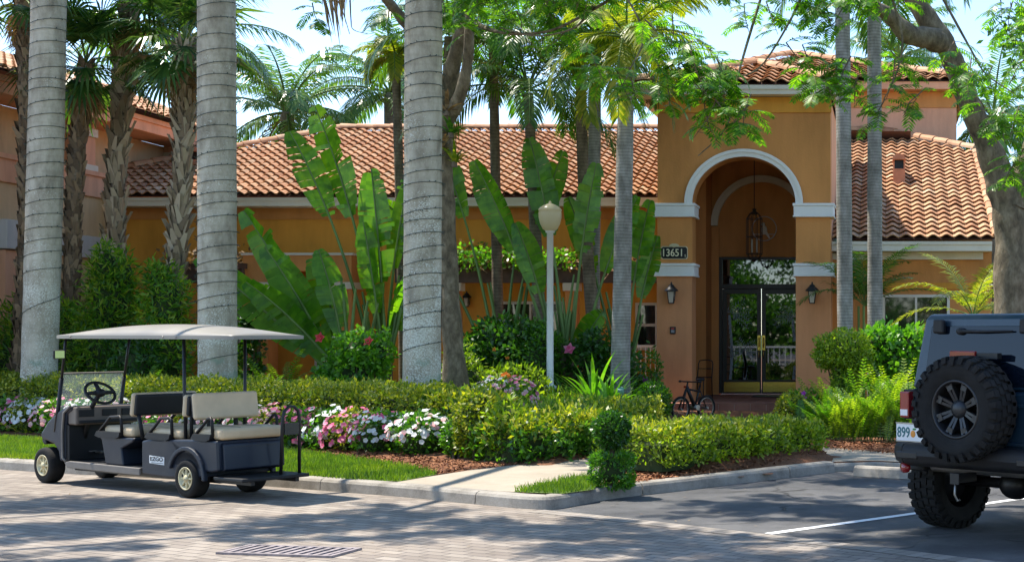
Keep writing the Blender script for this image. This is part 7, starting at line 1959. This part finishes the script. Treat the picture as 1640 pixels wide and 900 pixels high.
# chunky tyres
def mud_wheel(name, c, ax, parent, r=JR, wd=.285, spare=False):
    ax = Vector(ax).normalized(); c = Vector(c); a = ax.orthogonal().normalized(); b = ax.cross(a); h = wd / 2
    t = MB(); t.lathe([(.235, -h * .82), (.27, -h * .95), (.33, -h * 1.03), (.385, -h * .97), (r - .022, -h * .80), (r - .016, 0), (r - .022, h * .80), (.385, h * .97), (.33, h * 1.03), (.27, h * .95), (.235, h * .82)], c, ax, 48)
    rd = random.Random(7)
    n = 30
    def blk(q0, q1, s0, s1, ra, rb):
        vs = []
        for rr in (ra, rb):
            for (q, s) in ((q0, s0), (q1, s0 + (s1 - s0) * .0), (q1, s1), (q0, s1)): vs.append(c + (a * math.cos(q) + b * math.sin(q)) * rr + ax * s)
        t.add(vs, [(4, 5, 6, 7), (0, 1, 5, 4), (1, 2, 6, 5), (2, 3, 7, 6), (3, 0, 4, 7)])
    for k in range(n):
        q = 2 * PI * k / n; st = 2 * PI / n
        blk(q, q + st * .66, h * .50, h * .90, r - .035, r); blk(q + st * .45, q + st * 1.12, -h * .90, -h * .50, r - .035, r)
        blk(q + st * .2, q + st * .85, h * .06, h * .42, r - .03, r + .001); blk(q + st * .6, q + st * 1.25, -h * .42, -h * .06, r - .03, r + .001)
        for s_ in (-1, 1):                                  # shoulder lugs
            ln = .052 if k % 2 else .036
            vs = []
            for (rr, ss) in ((r - .004, h * .90), (r - .02 - ln, h * 1.03)):
                for qq in (q + st * .05, q + st * .6): vs.append(c + (a * math.cos(qq) + b * math.sin(qq)) * rr + ax * ss * s_)
            vs += [v + ax * s_ * .016 for v in vs]
            t.add(vs, [(4, 5, 7, 6), (0, 1, 5, 4), (2, 3, 7, 6), (0, 2, 6, 4), (1, 3, 7, 5)])
    wo = t.build(name, M['rubber'], parent)
    rm = MB(); rm.lathe([(.238, -h * .8), (.238, h * .80), (.222, h * .86), (.212, h * .80), (.20, h * .35), (.19, -h * .2), (.0, -h * .2)], c, ax, 40); rm.build('rim', M['alloy_black'], wo)
    sp_ = MB()
    for k in range(8):
        q = 2 * PI * (k + .5) / 8
        for off in (-.10, .10):
            p0 = c + (a * math.cos(q + off * 1.6) + b * math.sin(q + off * 1.6)) * .065 + ax * h * .46; p1 = c + (a * math.cos(q + off) + b * math.sin(q + off)) * .207 + ax * h * .68
            d = (p1 - p0).normalized(); s = d.cross(ax).normalized() * .011
            sp_.add([p0 - s, p1 - s, p1 + s, p0 + s, p0 - s - ax * .05, p1 - s - ax * .04, p1 + s - ax * .04, p0 + s - ax * .05], [(0, 1, 2, 3), (0, 1, 5, 4), (2, 3, 7, 6), (1, 2, 6, 5)])
        p1 = c + (a * math.cos(q) + b * math.sin(q)) * .20 + ax * h * .66; d = (a * math.cos(q) + b * math.sin(q)); s = d.cross(ax).normalized() * .026
        sp_.add([p1 - s, p1 + s, p1 + s - d * .04, p1 - s - d * .04], [(0, 1, 2, 3)])
    sp_.lathe([(.075, h * .1), (.072, h * .50), (.04, h * .62), (.0, h * .64)], c, ax, 20); sp_.build('spokes', M['alloy'], wo)
    return wo
mud_wheel('spare_wheel', (-.84, .0, 1.09), (-1, 0, 0), jeep)
for x in (0, 2.42):
    for s in (1, -1): mud_wheel('wheel', (x, s * .775, .42), (0, s, 0), jeep)
sc_ = MB(); sc_.box(-.80, -.655, -.12, .12, .95, 1.22); sc_.build('spare_carrier', M['black'], jeep, .01)
bl_ = MB(); bl_.box(-.74, -.70, -.03, .22, 1.49, 1.545); blo = bl_.build('brake_light', M['redlens'], jeep, .008); bs = MB(); bs.box(-.72, -.66, -.24, -.035, 1.485, 1.53); bs.box(-.72, -.66, -.09, -.03, 1.2, 1.5); bs.build('brake_light_bracket', M['black'], blo)
# front end (out of the frame, built so the car is whole)
gr_ = MB(); gr_.box(3.0, 3.055, -.50, .50, .78, 1.14)
gr_.build('grille', M['jeep_paint'], jeep, .02)
for s in (-1, 1):
    hl = MB(); hl.lathe([(.09, 0), (.09, .02), (.05, .04), (0, .045)], (3.05, s * .38, 1.0), (1, 0, 0), 20); hl.build('headlight', M['clearlens'], jeep)
fbm = MB(); fbm.box(3.06, 3.24, -.75, .75, .60, .76); fbm.build('front_bumper', M['blackplastic'], jeep, .03, 3)
wsg = MB(); wsg.add([(1.585, -.60, 1.28), (1.585, .60, 1.28), (1.265, .53, 1.76), (1.265, -.53, 1.76)], [(0, 1, 2, 3)]); wsg.build('windscreen', M['tint'], jeep).location = (.012, 0, .008)
an = MB(); an.tube([(1.6, .66, 1.23), (1.62, .66, 2.0)], .004, 5); an.build('aerial', M['black'], jeep)

# ------------------------------------------------------------------ lamp post, bicycle, small things
lb = Vector((PX(881, 24), 24, .5))
lp = empty('street_lamp', lb, 'white lamp post with an acorn-shaped milky globe standing in the flower bed', 'street lamp')
zg = PZ(370, 24) - .5
b = MB(); b.lathe([(.165, -.12), (.165, .04), (.14, .08), (.105, .16), (.098, .22), (.11, .25), (.11, .28), (.068, .30), (.058, .34), (.053, zg - .03), (.075, zg - .03), (.075, zg - .01), (.09, zg)], n=24); b.build('pole', M['white_paint'], lp)
fl2 = MB()
for k in range(12):
    a = 2 * PI * k / 12; fl2.tube([(.150 * math.cos(a), .150 * math.sin(a), .05), (.104 * math.cos(a), .104 * math.sin(a), .17)], .010, 5)
fl2.build('base_flutes', M['white_paint'], lp)
M['globe'] = leafmat('milky_globe', [(0.66, 0.60, 0.43), (0.68, 0.62, 0.45)], .5, .3, (1.15, 1.1, .95))
H_ = PZ(323, 24) - PZ(370, 24)
b = MB(); b.lathe([(.075, 0), (.12, .03), (.165, .12), (.188, .22), (.19, .30), (.183, .335), (.195, .345), (.195, .36), (.16, .40), (.10, .435), (.05, .455), (.02, .465), (.026, .485), (.0, .51)], (0, 0, zg), n=32); b.build('globe', M['globe'], lp)
bk = empty('bicycle', (PX(1108, 25.7), 25.7, .12), 'black bicycle parked on the mulch before the porch steps', 'bicycle', rz=0)
wr_, wf_ = P(1131, 652, 26.0) - bk.location, P(1090, 663, 25.45) - bk.location
d_ = (wf_ - wr_); d_.z = 0; d_.normalize(); up = Vector((.10, .10, .98)).normalized()
def bwheel(c, r=.215):
    axl_ = d_.cross(up).normalized(); b = MB(); u2 = axl_.cross(d_)
    b.tube([c + (d_ * math.cos(2 * PI * k / 28) + u2 * math.sin(2 * PI * k / 28)) * r for k in range(29)], .024, 7, cap=False); wo = b.build('wheel', M['rubber'], bk)
    b = MB(); b.tube([c + (d_ * math.cos(2 * PI * k / 28) + u2 * math.sin(2 * PI * k / 28)) * (r - .03) for k in range(29)], .010, 5, cap=False)
    for k in range(14):
        q = 2 * PI * k / 14; b.tube([c, c + (d_ * math.cos(q) + u2 * math.sin(q)) * (r - .03)], .0025, 3, 0, False)
    b.tube([c - axl_ * .05, c + axl_ * .05], .022, 8); b.build('rim', M['steel'], wo)
wr_.z = .19; wf_.z = .19
bwheel(wr_); bwheel(wf_)
bb = wr_.lerp(wf_, .45) + Vector((0, 0, .02)); hd = wf_ + Vector((0, 0, .40)) - d_ * .16; st_ = wr_ + d_ * .16 + Vector((0, 0, .42))
b = MB(); b.tube([wr_, bb], .014, 6); b.tube([bb, hd], .034, 8); b.tube([bb, st_], .018, 6); b.tube([wr_, st_ - Vector((0, 0, .1))], .011, 6); b.tube([st_ - Vector((0, 0, .12)), hd - Vector((0, 0, .04))], .02, 6); b.build('frame', M['black'], bk)
ax2 = d_.cross(Vector((0, 0, 1))).normalized(); hb = hd + Vector((0, 0, .09)) - d_ * .03
b = MB(); b.tube([wf_ + ax2 * .05, hd, hb], .016, 6); b.tube([wf_ - ax2 * .05, hd], .014, 6); b.build('fork', M['black'], bk)
b = MB(); b.tube([hb + ax2 * .27 - d_ * .06, hb + ax2 * .1, hb - ax2 * .1, hb - ax2 * .27 - d_ * .06], .013, 6); b.tube([hb + ax2 * .27 - d_ * .06, hb + ax2 * .2 - d_ * .03], .02, 6); b.tube([hb - ax2 * .27 - d_ * .06, hb - ax2 * .2 - d_ * .03], .02, 6); b.build('handlebar', M['black'], bk)
b = MB(); b.ell(st_ + Vector((0, 0, .10)), (.09, .12, .03), 12, 6); b.tube([st_, st_ + Vector((0, 0, .09))], .012, 6); b.build('saddle', M['black'], bk)
b = MB(); b.tube([bb + ax2 * .08, bb - ax2 * .08], .05, 12); b.tube([bb + ax2 * .09, bb + ax2 * .09 + Vector((.03, -.08, -.08))], .011, 5); b.box(-.05, .05, -.03, .03, -.008, .008, 0, Matrix.Translation(bb + ax2 * .12 + Vector((.03, -.08, -.08)))); b.build('crank', M['steel'], bk)
b = MB(); b.box(-.02, .02, -.02, .02, -.02, .02, 0, Matrix.Translation(hd + d_ * .05)); b.build('reflector', M['redlens'], bk, .004)
# small path light
gl_ = empty('garden_light', at(995, 22.4), 'small green garden spotlight on a stake in the bed right of the lamp post', 'garden light')
b = MB(); b.tube([(0, 0, -.05), (0, 0, .32)], .012, 6); b.build('stake', plain('verdigris', (.12, .26, .22), .6), gl_); b = MB(); b.lathe([(.02, 0), (.045, .02), (.05, .12), (.045, .125), (.0, .11)], (0, 0, .32), (0, -.5, 1), 14); b.build('lamp_head', plain('verdigris_head', (.14, .30, .26), .6), gl_)
# across the street, behind the camera: seen only as reflections in the glass
ar = empty('white_fence', (-12, -5, 0), 'white railing fence on the far side of the street behind the camera', 'fence')
b = MB(); b.box(0, 16, -.03, .03, .95, 1.02); b.box(0, 16, -.02, .02, .15, .19)
for k in range(60): b.box(.1 + k * .265, .13 + k * .265, -.015, .015, 0, .95)
b.build('rails', M['white_paint'], ar)
for k, (x, y, h) in enumerate([(-9, -12, 6.5), (-2, -14, 7.5), (5, -12, 6), (-15, -10, 7), (12, -13, 7), (-6, -9, 5), (-4, -20, 9), (-9.5, -17, 9), (0, -9, 4.5)]):
    o = empty('street_tree', (x, y, 0), 'broad street tree behind the camera, number ' + str(k), 'tree'); o['label'] = ['broad tree straight across the street from the door', 'tall tree across the street right of the fence middle', 'tree across the street behind the off-road car', 'tree at the left end of the white fence', 'far right tree across the street', 'low dense tree close behind the white fence', 'tallest tree in the second row across the street', 'second-row tree left of the tallest', 'small tree near the fence straight behind the camera'][k]
    rg = np.random.default_rng(470 + k); blobs = [(rg.uniform(-2, 2), rg.uniform(-1.5, 1.5), h - 2 + rg.uniform(-1.5, .8), 2.0, 1.8, 1.5) for _ in range(5)]
    pos, nr = blob_points(rg, blobs, 26, .4, .3); quads_obj('crown', leaf_quads(rg, pos, nr, .32, .5, 1.0), L['mid'], o)
    t = MB(); t.tube([(0, 0, 0), (0, 0, h - 1.5)], [.28, .15], 10); t.build('trunk', M['tree_bark'], o)
